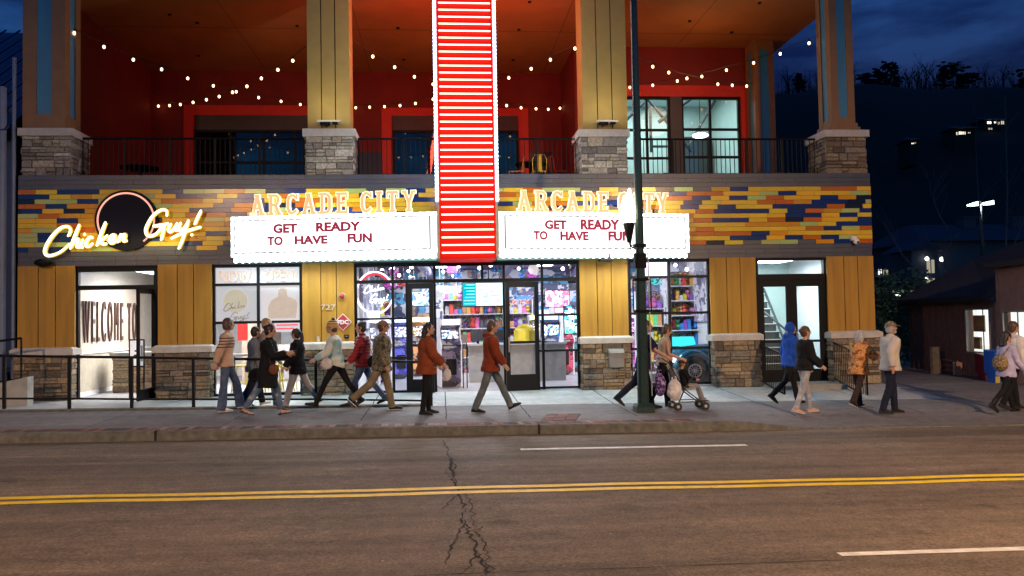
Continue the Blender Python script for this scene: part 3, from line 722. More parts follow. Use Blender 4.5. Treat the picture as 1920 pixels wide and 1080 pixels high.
# ---- things inside the arcade
def arcade_cab(x, y, rz, cbody, cscr, label, h=1.75, w_=.6, name='arcade_cabinet', grp='arcade machines inside the entrance'):
    t = thing(name, label, 'arcade machine', (x, y, .09), grp, rz); M = Matrix.Translation((x,y,.09)) @ Matrix.Rotation(rz, 4, 'Z')
    def part(nm, m, fn):
        b = MB(); fn(b); b.v = [tuple(M @ Vector(v)) for v in b.v]; return b.build(nm, m, t)
    mc = mat('cab_%d%d%d' % tuple(int(q*99) for q in cbody), cbody, .35, var=.08)
    prof = [(0,0),(0,.9),(-.12,.98),(-.12,1.05),(.12,1.2),(.2,h-.25),(.02,h-.18),(.02,h),(.6,h),(.7,0)]
    part('cabinet_side', mat('cab_edge_white', (.75,.75,.78), .35, emit=(.9,.9,1), es=.35), lambda b: [b.prism([(x_, v, z_) for v, z_ in [(p[0], p[1]) for p in prof]], (.03*s_, 0, 0)) for x_, s_ in ((-w_/2, 1), (w_/2, -1))])
    prof2 = [(p[0]+.02, p[1]-.004 if p[1] > 0 else 0) for p in prof]
    part('body', artmat('cab_art_%d%d%d' % tuple(int(q*99) for q in cbody), [cbody, tuple(min(1,q*2+.05) for q in cbody), (.02,.02,.03), cbody, (.5,.5,.55)], 0, 5, False), lambda b: b.prism([(-w_/2+.031, v, z_) for v, z_ in prof2], (w_-.062, 0, 0)))
    part('screen', artmat('scr_%d%d%d' % tuple(int(q*99) for q in cscr), [cscr, tuple(q*.2 for q in cscr), (1,1,1), (.05,.05,.1), cscr, (.9,.6,.1)], 2.2, 14), lambda b: b.hexa([(-w_/2+.07,.128,1.22),(w_/2-.07,.128,1.22),(w_/2-.07,.16,1.22),(-w_/2+.07,.16,1.22)], [(-w_/2+.07,.2,h-.3),(w_/2-.07,.2,h-.3),(w_/2-.07,.23,h-.3),(-w_/2+.07,.23,h-.3)]))
    part('marquee', emis('mq_%d%d%d' % tuple(int(q*99) for q in cscr), tuple(min(1, q+.3) for q in cscr), 3), lambda b: b.box(-w_/2+.05, w_/2-.05, .005, .02, h-.16, h-.02))
    part('control_panel', mat('control_black', (.02,.02,.03), .3), lambda b: (b.box(-w_/2+.035, w_/2-.035, -.1, .1, 1.03, 1.06), b.ball((-.12,-.03,1.12), .022), b.tube([(-.12,-.03,1.05),(-.12,-.03,1.11)], .008, 6)))
    part('coin_door', M_frm, lambda b: b.box(-.13, .13, -.005, .02, .3, .7))
    return t
kx, _ = at(846, 660, 1.5)
arcade_cab(kx, 1.5, R(8), (.10,.08,.16), (.35,.55,1), 'white edged redemption machine just inside the open doors, left of the counter', 1.72, .55)
for (px, y, rz, c, s_, lab) in [(1030,2.8,-.3,(.03,.04,.10),(.1,.4,1),'dark blue arcade machine behind the right door leaf'),
      (1058,4.6,.1,(.30,.02,.05),(1,.2,.4),'tall red lit arcade machine behind the right side window'),
      (1078,5.8,-.2,(.04,.25,.28),(.1,.9,1),'teal lit arcade machine nearest the right side wall'),
      (715,3.2,.5,(.35,.34,.38),(.8,.6,1),'pale grey arcade machine behind the left side window'),
      (752,4.6,.2,(.05,.05,.3),(.3,.4,1),'blue arcade machine between the left door and side window'),
      (790,5.6,0,(.45,.2,.05),(1,.6,.2),'orange lit arcade machine far behind the left door leaf'),
      (1010,6.5,0,(.5,.45,.05),(1,.9,.3),'yellow lit arcade machine deep inside behind the door'),
      (1200,5.2,.3,(.4,.05,.35),(1,.3,.9),'magenta arcade machine at the left of the right-hand window')]:
    arcade_cab(fx(px, 640, y), y, rz, c, s_, lab, 2.0 if 'tall' in lab else 1.8)
# counter
cx0, cx1, cz0, cz1 = rect(880, 652, 945, 712, 2.6); 
t = thing('service_counter', 'plain grey service counter beyond the open entrance', 'counter', (cx0+.8, 2.9, .09))
b = MB(); b.box(cx0, cx0+2.6, 2.6, 3.3, .09, 1.08); b.build('counter_body', mat('counter_grey', (.36,.35,.33), .5), t)
b = MB(); b.box(cx0-.04, cx0+2.64, 2.55, 3.35, 1.08, 1.12); b.build('counter_top', mat('counter_top_grey', (.6,.6,.6), .3), t)
for k_, (dx, lab) in enumerate([(.25,'black register standing at the left end of the grey counter'),(.75,'black register standing further right on the grey counter')]):
    t = thing('register', lab, 'register', (cx0+dx, 2.8, 1.12), 'registers on the counter')
    b = MB(); b.box(cx0+dx-.03, cx0+dx+.03, 2.82, 2.88, 1.12, 1.25); b.build('stand', M_blk, t)
    b = MB(); b.hexa([(cx0+dx-.2,2.75,1.2),(cx0+dx+.2,2.75,1.2),(cx0+dx+.2,2.8,1.2),(cx0+dx-.2,2.8,1.2)],[(cx0+dx-.2,2.85,1.48),(cx0+dx+.2,2.85,1.48),(cx0+dx+.2,2.9,1.48),(cx0+dx-.2,2.9,1.48)]); b.build('screen', M_blk, t)
# metal detector-like stanchion
t = thing('card_reader_stand', 'slim black stand with a card reader inside the open doors', 'stand', (fx(872,690,1.0), 1.0, .09))
x = fx(872, 690, 1.0); b = MB(); b.box(x-.06,x-.035,.98,1.02,.09,1.2); b.box(x+.035,x+.06,.98,1.02,.09,1.2); b.build('pole', M_blk, t); b = MB(); b.box(x-.07,x+.07,.97,1.03,1.2,1.42); b.build('reader', mat('reader_grey',(.3,.3,.32),.4), t)
# tv
tx0, tx1, tz0, tz1 = rect(867, 530, 944, 574, 2.9)
t = thing('wall_screen', 'large bright screen with teal edge hanging above the counter', 'screen', ((tx0+tx1)/2, 2.9, tz0))
b = MB(); b.box(tx0-.02, tx1+.02, 2.9, 2.97, tz0-.02, tz1+.02); b.build('bezel', M_blk, t)
b = MB(); W_ = tx1-tx0; H_ = tz1-tz0
b.box(tx0+W_*.33, tx1-.01, 2.885, 2.9, tz0+.01, tz1-.01); b.mi = 1; b.box(tx0+.01, tx0+W_*.33, 2.885, 2.9, tz0+.01, tz1-.01)
b.mi = 2
for i in range(7): b.box(tx0+.03+random.uniform(0,.08), tx0+W_*.3, 2.88, 2.884, tz0+.06+i*H_/7.5, tz0+.06+i*H_/7.5+.025)
b.mi = 3
for i in range(14): u_ = random.uniform(.36,.85); zz = tz0+H_*random.uniform(.1,.88); b.box(tx0+W_*u_, tx0+W_*(u_+.1), 2.88-.0005*i, 2.884, zz, zz+.03)
b.build('display', [emis('scr_white', (.75,.95,1), 1.5), emis('scr_teal', (.0,.55,.75), 1.2), emis('scr_mint', (.4,1,.7), 1.4), emis('scr_pale', (.55,.85,.95), 1.2)], t)
b = MB(); b.tube([(tx0+.4,2.94,tz1),(tx0+.4,2.94,3.55)], .015, 6); b.tube([(tx1-.4,2.94,tz1),(tx1-.4,2.94,3.55)], .015, 6); b.build('ceiling_mount', M_blk, t)
# prize shelves with toys
slab('arcade_mural', artmat('mural', [(.10,.08,.20),(.62,.62,.66),(.05,.06,.12),(.08,.30,.50),(.66,.64,.68),(.12,.10,.2),(.45,.3,.2)], .35, 2.6), (-1.9,7.25,8.9,8.98,1.2,3.5))
slab('side_mural', artmat('mural2', [(.14,.13,.22),(.5,.5,.55),(.05,.06,.1),(.16,.14,.2),(.6,.6,.62)], .2, 2.2), (7.2,7.29,.8,8.8,1.6,3.4), (-1.94,-1.86,.8,8.8,1.6,3.4))
def shelf(x0, x1, y, nlev, z0=.5, dz=.42, n=9, label='', seed=1, ms=M_wht, zfl=.09, plain=False):
    t = thing('prize_shelf', label, 'shelf', ((x0+x1)/2, y, zfl), 'prize shelves')
    b = MB(); b.box(x0, x0+.03, y, y+.4, zfl, z0+dz*nlev); b.box(x1-.03, x1, y, y+.4, zfl, z0+dz*nlev); b.build('upright', ms, t)
    rd = random.Random(seed)
    for k in range(nlev):
        b = MB(); b.box(x0+.03, x1-.03, y, y+.4, z0+dz*k-.03, z0+dz*k); b.build('shelf_board', ms, t)
    b = MB(); b.box(x0, x1, y+.4, y+.42, zfl, z0+dz*nlev); b.build('back_panel', artmat('packed_goods', [(.65,.62,.66),(.05,.05,.07),(.5,.08,.08),(.7,.68,.7),(.08,.2,.5),(.7,.55,.12),(.3,.3,.33)], 0, 16, False), t)
    pal = [(.7,.08,.06),(.75,.6,.05),(.05,.25,.7),(.1,.5,.2),(.8,.8,.8),(.75,.2,.45),(.04,.04,.06),(.5,.25,.1),(.3,.1,.5),(.85,.45,.1)]
    for k in range(nlev):
        for i in range(n):
            c = rd.choice(pal); h = rd.uniform(.14, dz-.1); xx = x0+.08+(x1-x0-.16)*(i+.5)/n; r_ = (x1-x0)/n*.4
            b = MB()
            if rd.random() < .5: b.ball((xx, y+.18, z0+dz*k+h*.33), h*.34, 8, 6); b.ball((xx, y+.16, z0+dz*k+h*.78), h*.24, 8, 6); b.ball((xx-h*.2, y+.16, z0+dz*k+h*.97), h*.08, 6, 4); b.ball((xx+h*.2, y+.16, z0+dz*k+h*.97), h*.08, 6, 4); nm, lb, ct, sm = 'plush_toy', 'small plush toy lined up on a prize shelf', 'toy', True
            else: b.box(xx-r_, xx+r_, y+.06, y+.3, z0+dz*k, z0+dz*k+h); b.box(xx-r_*.7, xx+r_*.7, y+.055, y+.06, z0+dz*k+h*.3, z0+dz*k+h*.8); nm, lb, ct, sm = 'prize_box', 'small boxed prize standing on a prize shelf', 'box', False
            b.build(nm, mat('toy_%d%d%d' % tuple(int(q*99) for q in c), c, .6, var=.25, scale=14), label=lb, cat=ct, group='toys on the prize shelves' if ct == 'toy' else 'boxed prizes on the shelves', smooth=sm)
    return t
shelf(fx(830,620,6.2), fx(945,620,6.2), 6.2, 5, .6, .45, 13, 'white prize shelf stacked with toys behind the counter', 3)
shelf(fx(952,620,6.6), fx(1000,620,6.6), 6.6, 4, .6, .45, 5, 'white prize shelf seen through the right door leaf', 4)
shelf(fx(1258,620,3.4), fx(1330,620,3.4), 3.4, 5, .95, .42, 9, 'white prize shelf crowded with toys above the blue car', 5)
shelf(fx(1196,620,3.8), fx(1248,620,3.8), 3.8, 4, .5, .5, 5, 'white prize shelf to the left of the window mullion', 6)
shelf(fx(672,640,6.6), fx(735,640,6.6), 6.6, 4, .6, .45, 6, 'white prize shelf at the far left of the arcade', 8)
for (px, y, c_, lab) in [(680,2.4,(.6,.55,.6),'pale claw machine at the far left of the entrance glazing'),(1040,7.4,(.25,.1,.5),'violet claw machine deep inside on the right'),(905,7.6,(.15,.3,.6),'blue claw machine at the very back behind the counter')]:
    x = fx(px, 650, y); t = thing('claw_machine', lab, 'arcade machine', (x,y,.09), 'claw machines'); m_ = mat('claw_%d' % int(px), c_, .4)
    b = MB(); b.box(x-.4,x+.4,y,y+.75,.09,.85); b.build('base', m_, t); b = MB(); b.box(x-.4,x+.4,y,y+.75,1.75,2.05); b.build('marquee', emis('claw_top_%d' % int(px), tuple(min(1,q+.45) for q in c_), 2.5), t)
    b = MB(); [b.box(x+sx*.38-.02,x+sx*.38+.02,y+sy,y+sy+.04,.85,1.75) for sx in (-1,1) for sy in (0,.7)]; b.build('frame', M_chr if 'chrome' in MATS else M_wht, t)
    for q in range(9): b = MB(); b.ball((x+random.uniform(-.28,.28),y+random.uniform(.12,.6),.93+random.uniform(0,.14)), .09, 8, 6); b.build('prize', mat('toy_ball_%d' % (q % 5), [(.7,.1,.1),(.75,.65,.1),(.1,.3,.7),(.75,.75,.75),(.7,.25,.5)][q % 5], .7), t)
    g = MB(); g.box(x-.37,x+.37,y+.005,y+.012,.85,1.75); g.build('pane', M_glass, t)
for (px, py, y, wp, hp, c_, lab) in [(790,560,7.5,40,26,(.3,.5,1),'blue lit sign high at the back left of the arcade'),(1045,560,7.8,44,30,(1,.25,.45),'pink lit sign high at the back right of the arcade'),(905,600,8.6,60,16,(1,.8,.5),'warm lit sign strip on the back wall behind the counter'),(845,548,6.8,24,24,(1,.4,.2),'orange lit sign high behind the left of the doorway'),(1068,600,4.0,18,50,(.1,.9,1),'tall cyan light column beside the right side window')]:
    X0_, X1_, Z0_, Z1_ = rect(px-wp/2, py-hp/2, px+wp/2, py+hp/2, y); t = thing('lit_sign', lab, 'sign', ((X0_+X1_)/2,y,Z0_), 'lit signs inside the arcade'); b = MB(); b.box(X0_,X1_,y,y+.03,Z0_,Z1_); b.build('lit_face', artmat('sgn_%d' % int(px+py), [c_, tuple(q*.3 for q in c_), (1,1,1), c_, (.03,.02,.08)], 1.7, 7), t); b = MB(); b.box(X0_-.03,X1_+.03,y+.031,y+.09,Z0_-.03,Z1_+.03); b.build('casing', M_blk, t)
for i in range(26):
    x = random.uniform(-1.7, 7.0); y = random.uniform(1.5, 7.8); z = random.uniform(2.45, 3.2); cc = random.choice([(.8,.1,.1),(.1,.3,.9),(.9,.7,.1),(.1,.7,.7),(.8,.8,.85),(.7,.1,.6),(.03,.03,.05)]); w_ = random.uniform(.12,.4)
    b = MB(); b.box(x-w_/2,x+w_/2,y,y+.04,z-w_*.35,z+w_*.35); b.tube([(x-w_*.3,y+.02,z+w_*.3),(x-w_*.3,y+.02,3.55)], .005, 4, caps=False); b.tube([(x+w_*.3,y+.02,z+w_*.3),(x+w_*.3,y+.02,3.55)], .005, 4, caps=False)
    b.build('hanging_placard', artmat('plac_%d' % int(cc[0]*90+cc[1]*9+cc[2]*99), [cc, tuple(q*.25 for q in cc), cc, (.8,.8,.8)], .7, 12), label='small colourful placard hung from the arcade ceiling', cat='sign', group='placards hung from the arcade ceiling')
# hanging ornaments
for (px, py, y, c, lab) in [(823,545,2.4,(.75,.75,.8),'silver round ornament hanging near the left of the screen'),(1000,505,2.2,(.9,.8,.75),'glowing round ornament above the right door leaf')]:
    x, z = at(px, py, y); t = thing('hanging_ornament', lab, 'ornament', (x,y,z), 'ornaments hung in the arcade'); b = MB(); b.ball((x,y,z), .14, 12, 8); b.build('ball', mat('orn_%d' % int(px), c, .3, var=.2, emit=c, es=.8), t); b = MB(); b.tube([(x,y,z+.13),(x,y,3.55)], .006, 5); b.build('cord', M_blk, t)
# yellow round sign
x, z = at(982, 633, 3.5); t = thing('yellow_dome_prize', 'yellow dome topped game standing on the counter behind the right door', 'game', (x, 3.5, 1.1))
b = MB(); b.tube([(x,3.3,1.12),(x,3.3,1.35)], [.32,.3], 20); b.build('base', mat('game_yellow', (.75,.6,.05), .4), t); b = MB(); b.ball((x,3.3,1.35), .3, 20, 10, rz=.28); b.build('dome', mat('game_yellow'), t)
# retro car ride in the right window
t = thing('retro_car', 'glossy dark teal vintage car with chrome wheel behind the right window', 'car', (6.1, 1.6, .3))
M_car = mat('car_teal', (.01,.13,.20), .15, .4, var=.05, coat=1); M_chr = mat('chrome', (.8,.8,.82), .1, 1., var=0)
cx, cz = at(1301, 686, 1.3)
b = MB(); b.smooth = True
b.tube([(cx-.62,1.78,.62),(cx-.55,1.78,.66),(cx-.2,1.78,.70),(cx+.4,1.78,.74),(cx+1.5,1.78,.76)], [.12,.24,.27,.29,.30], 16, ry=[.2,.36,.42,.48,.5], side=(0,1,0))
b.smooth = False; b.box(cx-.1, cx+1.5, 1.34, 2.22, .34, .62)
b.build('body', M_car, t)
for y_ in (1.36, 2.2):
    b = MB(); b.tube([(cx+.44*math.cos(a), y_, .38+.42*math.sin(a)) for a in fr(-.15, math.pi+.1, .2)], .10, 10, ry=.16, side=(0,1,0)); b.build('fender', M_car, t, smooth=True)
b = MB(); b.tube([(cx+.75,1.4,.98),(cx+.95,1.45,1.32),(cx+1.0,2.1,1.32),(cx+.75,2.15,.98)], .02, 6); b.build('windscreen_frame', M_chr, t)
for xx in (cx,):
    b = MB(); b.tube([(xx,1.22,.36),(xx,1.44,.36)], .235, 28); wl = b.build('wheel', mat('tyre_black', (.015,.015,.015), .7), t)
    b = MB(); b.tube([(xx+.165*math.cos(q_),1.205,.36+.165*math.sin(q_)) for q_ in fr(0,6.4,.3)], .018, 6); [b.tube([(xx,1.205,.36),(xx+.16*math.cos(q_),1.21,.36+.16*math.sin(q_))], .010, 5) for q_ in fr(0,5.8,.52)]; b.tube([(xx,1.17,.36),(xx,1.215,.36)], .045, 12); b.build('hubcap', mat('hub_silver', (.8,.82,.85), .4), wl)
b = MB(); b.ball((cx-.52,1.40,.66), .085, 12, 8); b.ball((cx-.52,2.1,.66), .085, 12, 8); b.build('headlight', emis('car_lamp', (.8,.95,1), 3), t)
b = MB(); b.box(cx-.78,cx-.66,1.25,2.3,.40,.5); b.tube([(cx+.42,1.25,.42),(cx+1.5,1.25,.42)], .035, 8); b.build('bumper', M_chr, t)
b = MB(); b.box(cx-1.1,cx+1.3,1.4,2.2,.09,.3); b.build('plinth', mat('plinth_grey', (.15,.16,.2), .4), t)
# teal lit game above car, window notices
gx, gz_ = at(1277, 650, 2.4); t = thing('teal_game', 'teal lit game panel behind the vintage car', 'game', (gx, 2.4, .3)); b = MB(); b.prism([(gx-.32,2.4,.95),(gx+.42,2.4,.95),(gx+.36,2.4,1.2),(gx-.26,2.4,1.2)], (0,.3,0)); b.build('lit_panel', emis('teal_glow', (.05,.7,.75), 1.6), t); b = MB(); b.box(gx-.3,gx+.4,2.45,2.7,.09,.95); b.build('cabinet', M_blk, t)
x, z = at(1232, 505, .9); t = thing('marquee_lamp_panel', 'blown out white and violet lit panel high in the right window', 'sign', (x,.9,z-.2)); b = MB(); b.box(x-.35,x+.3,.9,1.0,z-.16,z+.2); b.build('lit_face', emis('violet_white', (.95,.85,1), 2.5), t); b = MB(); b.box(x-.37,x+.32,1.0,1.05,z-.18,z+.22); b.build('casing', M_blk, t)
# restaurant furniture seen below the posters
for i, (px, py) in enumerate([(452,716),(478,720),(515,712),(540,716)]):
    x = fx(px, 700, 1.3+.35*(i % 2)); y = 1.3+.35*(i % 2)
    t = thing('bar_stool', 'yellow metal bar stool inside the poster window', 'stool', (x,y,.09), 'yellow stools behind the poster window'); my = mat('stool_yellow', (.75,.62,.05), .4)
    b = MB(); b.box(x-.15,x+.15,y-.15,y+.15,.74,.77); b.build('seat', my, t)
    for sx in (-1,1):
        for sy in (-1,1): b = MB(); b.tube([(x+sx*.12,y+sy*.12,.74),(x+sx*.19,y+sy*.19,.09)], .014, 6); b.build('leg', my, t)
    b = MB(); b.tube([(x-.16,y-.16,.35),(x+.16,y-.16,.35),(x+.16,y+.16,.35),(x-.16,y+.16,.35),(x-.16,y-.16,.35)], .01, 5); b.build('footrest', my, t)
t = thing('window_counter', 'white ledge counter running behind the poster window', 'counter', (-4.3,.7,.09)); b = MB(); b.box(-5.3,-3.2,.45,.85,1.02,1.07); b.build('counter_top', M_wht, t); b = MB(); b.box(-4.9,-4.85,.6,.65,.09,1.02); b.box(-3.6,-3.55,.6,.65,.09,1.02); b.build('bracket', M_blk, t)
x, z = at(455, 630, 3.0); t = thing('red_banner', 'red banner hanging inside the poster window', 'banner', (x,3,z)); b = MB(); b.box(x-.13,x+.13,3,3.02,z-.12,z+.38); b.build('cloth', mat('banner_red', (.7,.04,.03), .6, emit=(.7,.04,.03), es=.25), t); b = MB(); b.tube([(x-.16,3.01,z+.39),(x+.16,3.01,z+.39)], .015, 6); b.build('rod', M_blk, t)
x, z = at(545, 612, 3.5); t = thing('menu_board', 'red lettered menu board inside the poster window', 'sign', (x,3.5,z)); b = MB(); b.box(x-.45,x+.45,3.5,3.54,z-.15,z+.25); b.build('board', emis('menu_white', (.9,.85,.85), .9), t)
b = MB(); b.mi = 0
for i in range(3): b.box(x-.38,x+.3-.1*i,3.485,3.495,z+.12-i*.1,z+.16-i*.1)
b.build('lettering', mat('menu_red', (.5,.02,.03), .5), t)
slab('kitchen_counter', mat('brick_white', (.5,.45,.42), .8), (-5.3,-2.2,5.0,5.4,.09,1.15)); slab('menu_wall', mat('warm_panel', (.45,.33,.24), .6), (-5.5,-5.2,4,8,.1,3.2))

# ================================================================== SIGNS
M_blbw = emis('cool_bulb', (.82,.95,1), 14); M_face = emis('lit_face_white', (.95,.97,1), 2.6)
M_mar = mat('marquee_cream', (.62,.58,.47), .5, var=.05); M_let = mat('marquee_red_letter', (.35,.015,.05), .6, var=.05, emit=(.45,.03,.08), es=.45)
bulb0 = MB(); bulb0.ball((0,0,0), .034, 8, 6)
def bulb(parent, p, name='bulb', proto={}):
    key = name
    if key not in proto:
        me = MB(); me.ball((0,0,0), .034, 8, 6); o = me.build('bulb', M_blbw if name == 'bulb' else emis('blue_white_bulb', (.62,.78,1), 9), origin=(0,0,0), smooth=True); proto[key] = o.data
        bpy.data.objects.remove(o)
    o = bpy.data.objects.new('bulb', proto[key]); COL.objects.link(o); o.location = p; setp(o, parent); return o
# blade
YBL = -1.25
bx0, bx1 = fx(822, 200, YBL), fx(924, 200, YBL); bz0 = fz(875, 478, YBL)
bl = thing('blade_sign', 'tall red blade sign with stacked white neon bars and bulb edged sides', 'sign', ((bx0+bx1)/2, YBL, bz0))
M_bred = mat('blade_red_glowing', (.62,.006,.001), .5, var=.03, emit=(1,.012,.0), es=.30, spec=.15)  # red neon light on the panel put in as emission
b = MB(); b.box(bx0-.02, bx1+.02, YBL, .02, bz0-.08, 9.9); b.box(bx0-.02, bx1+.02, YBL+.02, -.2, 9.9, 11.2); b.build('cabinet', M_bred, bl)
M_neon = emis('neon_white', (1,.74,.56), 4.2); 
z = bz0+.05; k = 0; zt9 = fz(872, -8, YBL)
while z < zt9+.3:
    b = MB(); b.tube([(bx0+.03,YBL-.05,z),(bx1-.03,YBL-.05,z)], .015, 8); b.build('neon_tube', M_neon, bl, smooth=True); z += .1565 if z > fz(872,385,YBL) else .168
b = MB()
for s_, xx in ((-1,bx0),(1,bx1)): b.box(xx+s_*.02, xx+s_*.10, YBL+.03, -.25, fz(872,378,YBL), 9.9)
b.build('side_channel', mat('channel_silver_lit', (.6,.6,.66), .35, emit=(.5,.7,1), es=.25), bl)  # bulb light on the channel put in as faint blue emission
z = fz(872,378,YBL)+.05; zz_ = []
while z < zt9+.1: zz_.append(z); z += .088
for z in zz_:
    for s_, xx in ((-1,bx0),(1,bx1)): o = bulb(bl, (xx+s_*.065, YBL-.005, z), 'bulb_cool')
b = MB()
for s_, xx in ((-1,bx0),(1,bx1)): b.box(xx+s_*.02, xx+s_*.07, YBL-.02, .0, bz0-.05, fz(872,382,YBL))
b.build('side_trim', M_mar, bl)
for yy, xx in ((YBL+.3, bx0-.5), (YBL+.3, bx1+.5)):
    pass
for sx_ in (-1, 1): lamp('blade_red_bounce_fill', 'AREA', ((bx0+bx1)/2+sx_*.95, -.1, 8.6), 95, (1,.10,.03), bl, size=.2, sizey=3.6, rot=(R(108),0,R(-sx_*30)))  # added unseen lamps imitating the cabinet's red bounce on the balcony
lamp('blade_glow_left', 'AREA', (bx0-.14, YBL+.1, 7.0), 70, (.85,.92,1), bl, size=.1, sizey=5, rot=(R(90),0,R(78)))
lamp('blade_glow_right', 'AREA', (bx1+.14, YBL+.1, 7.0), 70, (.85,.92,1), bl, size=.1, sizey=5, rot=(R(90),0,R(-78)))

# marquees
def marquee(pxo, pxi, yo_t, yo_b, yi_t, yi_b, left, label, inner, words, letters, ltlab):
    YO, YI = -.42, -1.12
    xo, xi = fx(pxo, (yo_t+yo_b)/2, YO), fx(pxi, (yi_t+yi_b)/2, YI)
    zt = (fz(pxo, yo_t, YO)+fz(pxi, yi_t, YI))/2; zb = (fz(pxo, yo_b, YO)+fz(pxi, yi_b, YI))/2
    A, B = (Vector((xo,YO,0)), Vector((xi,YI,0))) if left else (Vector((xi,YI,0)), Vector((xo,YO,0)))
    ud = (B-A).normalized(); Ln = (B-A).length; nd = ud.cross(Vector((0,0,1)))
    t = thing('marquee_sign', label, 'sign', ((xo+xi)/2, (YO+YI)/2, zb))
    def hit(px, py):
        d = ray(px, py); s_ = (A-CAM).dot(nd)/d.dot(nd); p = CAM+d*s_; return (p-A).dot(ud), p.z
    P = lambda u, z, o=0.: A+ud*u+Vector((0,0,z))+nd*o
    b = MB(); pts = [P(0,zb), P(Ln,zb), Vector((B.x,-.01,zb)), Vector((A.x,-.01,zb))]
    b.hexa(pts, [p+Vector((0,0,zt-zb)) for p in pts]); b.build('cabinet', M_mar, t)
    (u0, z0), (u1, z1) = hit(inner[0], inner[2]), hit(inner[1], inner[3])
    u0, u1 = min(u0,u1), max(u0,u1); za, zb_ = sorted((z0, z1))
    za = zb+.10; zb_ = zt-.11
    b = MB(); b.hexa([P(u0,za,.001),P(u1,za,.001),P(u1,za,.02),P(u0,za,.02)],[P(u0,zb_,.001),P(u1,zb_,.001),P(u1,zb_,.02),P(u0,zb_,.02)]); fc = b.build('lit_face', M_face, t)
    b = MB()
    for (a, c, e, f_) in ((u0-.02,u1+.02,za-.02,za),(u0-.02,u1+.02,zb_,zb_+.02),(u0-.02,u0,za,zb_),(u1,u1+.02,za,zb_)):
        b.hexa([P(a,e,.001),P(c,e,.001),P(c,e,.03),P(a,e,.03)],[P(a,f_,.001),P(c,f_,.001),P(c,f_,.03),P(a,f_,.03)])
    b.build('inner_frame', mat('frame_grey', (.14,.14,.15), .5), t)
    # frame glow band
    b = MB()
    for (a, c, e, f_) in ((0,Ln,zb+.001,za-.025),(0,Ln,zb_+.025,zt-.001),(0,u0-.025,za-.025,zb_+.025),(u1+.025,Ln,za-.025,zb_+.025)):
        b.hexa([P(a,e,.001),P(c,e,.001),P(c,e,.006),P(a,e,.006)],[P(a,f_,.001),P(c,f_,.001),P(c,f_,.006),P(a,f_,.006)])
    b.build('bulb_border', mat('border_white', (.85,.85,.85), .5, emit=(.8,.95,1), es=1.1), t)
    n = 29
    for i in range(n+1):
        u = .05+(Ln-.1)*i/n
        bulb(t, P(u, zt-.05, .02)); bulb(t, P(u, zb+.045, .02))
    for i in range(1,5):
        zz = zb+(zt-zb)*i/5; bulb(t, P(.05 if left else Ln-.05, zz, .02))
    # underside: scalloped rows of bulbs
    for i in range(30):
        u = .1+(Ln-.2)*i/29; q = P(u, zb-.075, -.03); o = bulb(t, q); o.scale = (1.5,1.5,1.7)
    b = MB(); pts2 = [P(.03,zb-.10,-.05), P(Ln-.03,zb-.10,-.05), Vector((B.x-.03,-.01,zb-.10)), Vector((A.x+.03,-.01,zb-.10))]
    b.hexa([p+nd*-.18 if i_ < 2 else p for i_, p in enumerate(pts2)], [p+Vector((0,0,.099))+(nd*-.18 if i_ < 2 else Vector((0,0,0))) for i_, p in enumerate(pts2)])
    b.build('soffit', mat('soffit_mint_lit', (.45,.62,.58), .5, emit=(.5,.9,.85), es=.35), t)  # shine of the bulbs on the soffit put in as emission
    for i in range(31):
        b = MB(); u = .05+(Ln-.1)*i/30; b.ball(P(u, zb-.012, -.09), .045, 8, 5, rz=.03)
        b.build('scallop', mat('scallop_white', (.6,.7,.66), .5), t)
    for (wd_, pl, pr, pt, pb) in words:
        (ua, zb2), (ub_, zt2) = hit(pl, pb), hit(pr, pt); mb = MB(); mb.text(wd_, (0,0,0), (1,0,0), (0,0,1), 1, .01, .05, 'LEFT')
        xs = [v[0] for v in mb.v]; zs = [v[2] for v in mb.v]; sx = (ub_-ua)/(max(xs)-min(xs)); sz = (zt2-zb2)/(max(zs)-min(zs))
        mb.v = [tuple(P(ua+(v[0]-min(xs))*sx, zb2+(v[2]-min(zs))*sz, .024-v[1])) for v in mb.v]
        mb.build('lettering', M_let, fc)
    # ARCADE CITY slab letters on top
    t2 = thing('arcade_city_sign', ltlab, 'sign', tuple(P(Ln/2, zt)))
    hL = .47
    for (ch, pc) in letters:
        u, _ = hit(pc, yo_t-10); 
        for k_, (grow, off, m_) in enumerate(((.035, -.02, emis('letter_glow', (1,.86,.55), 2.0)), (0, .0, mat('letter_orange', (.75,.42,.16), .4, emit=(1,.62,.32), es=.7)))):
            mb = MB(); slab_letter(mb, ch, grow)
            mb.v = [tuple(P(u+v[0]*hL*.86, zt+.01+v[1]*hL+(0 if k_ else 0), .0+off+v[2])) for v in mb.v]
            if k_ == 0: base = mb.build('letter', m_, t2)
            else: mb.build('letter_face', m_, base)
    # light thrown by the sign
    ang = math.atan2(ud.y, ud.x); c_ = P(Ln/2, 0)
    lamp('marquee_underglow', 'AREA', (c_.x, -.75, zb-.14), 110, (.75,.97,1), t, size=Ln*.95, sizey=.35, rot=(R(-14),0,ang))
    lamp('marquee_topglow', 'AREA', (c_.x, -.2, zt+.03), 30, (.85,.97,1), t, size=Ln*.95, sizey=.15, rot=(R(180),0,-ang))
    return t
ST = .20
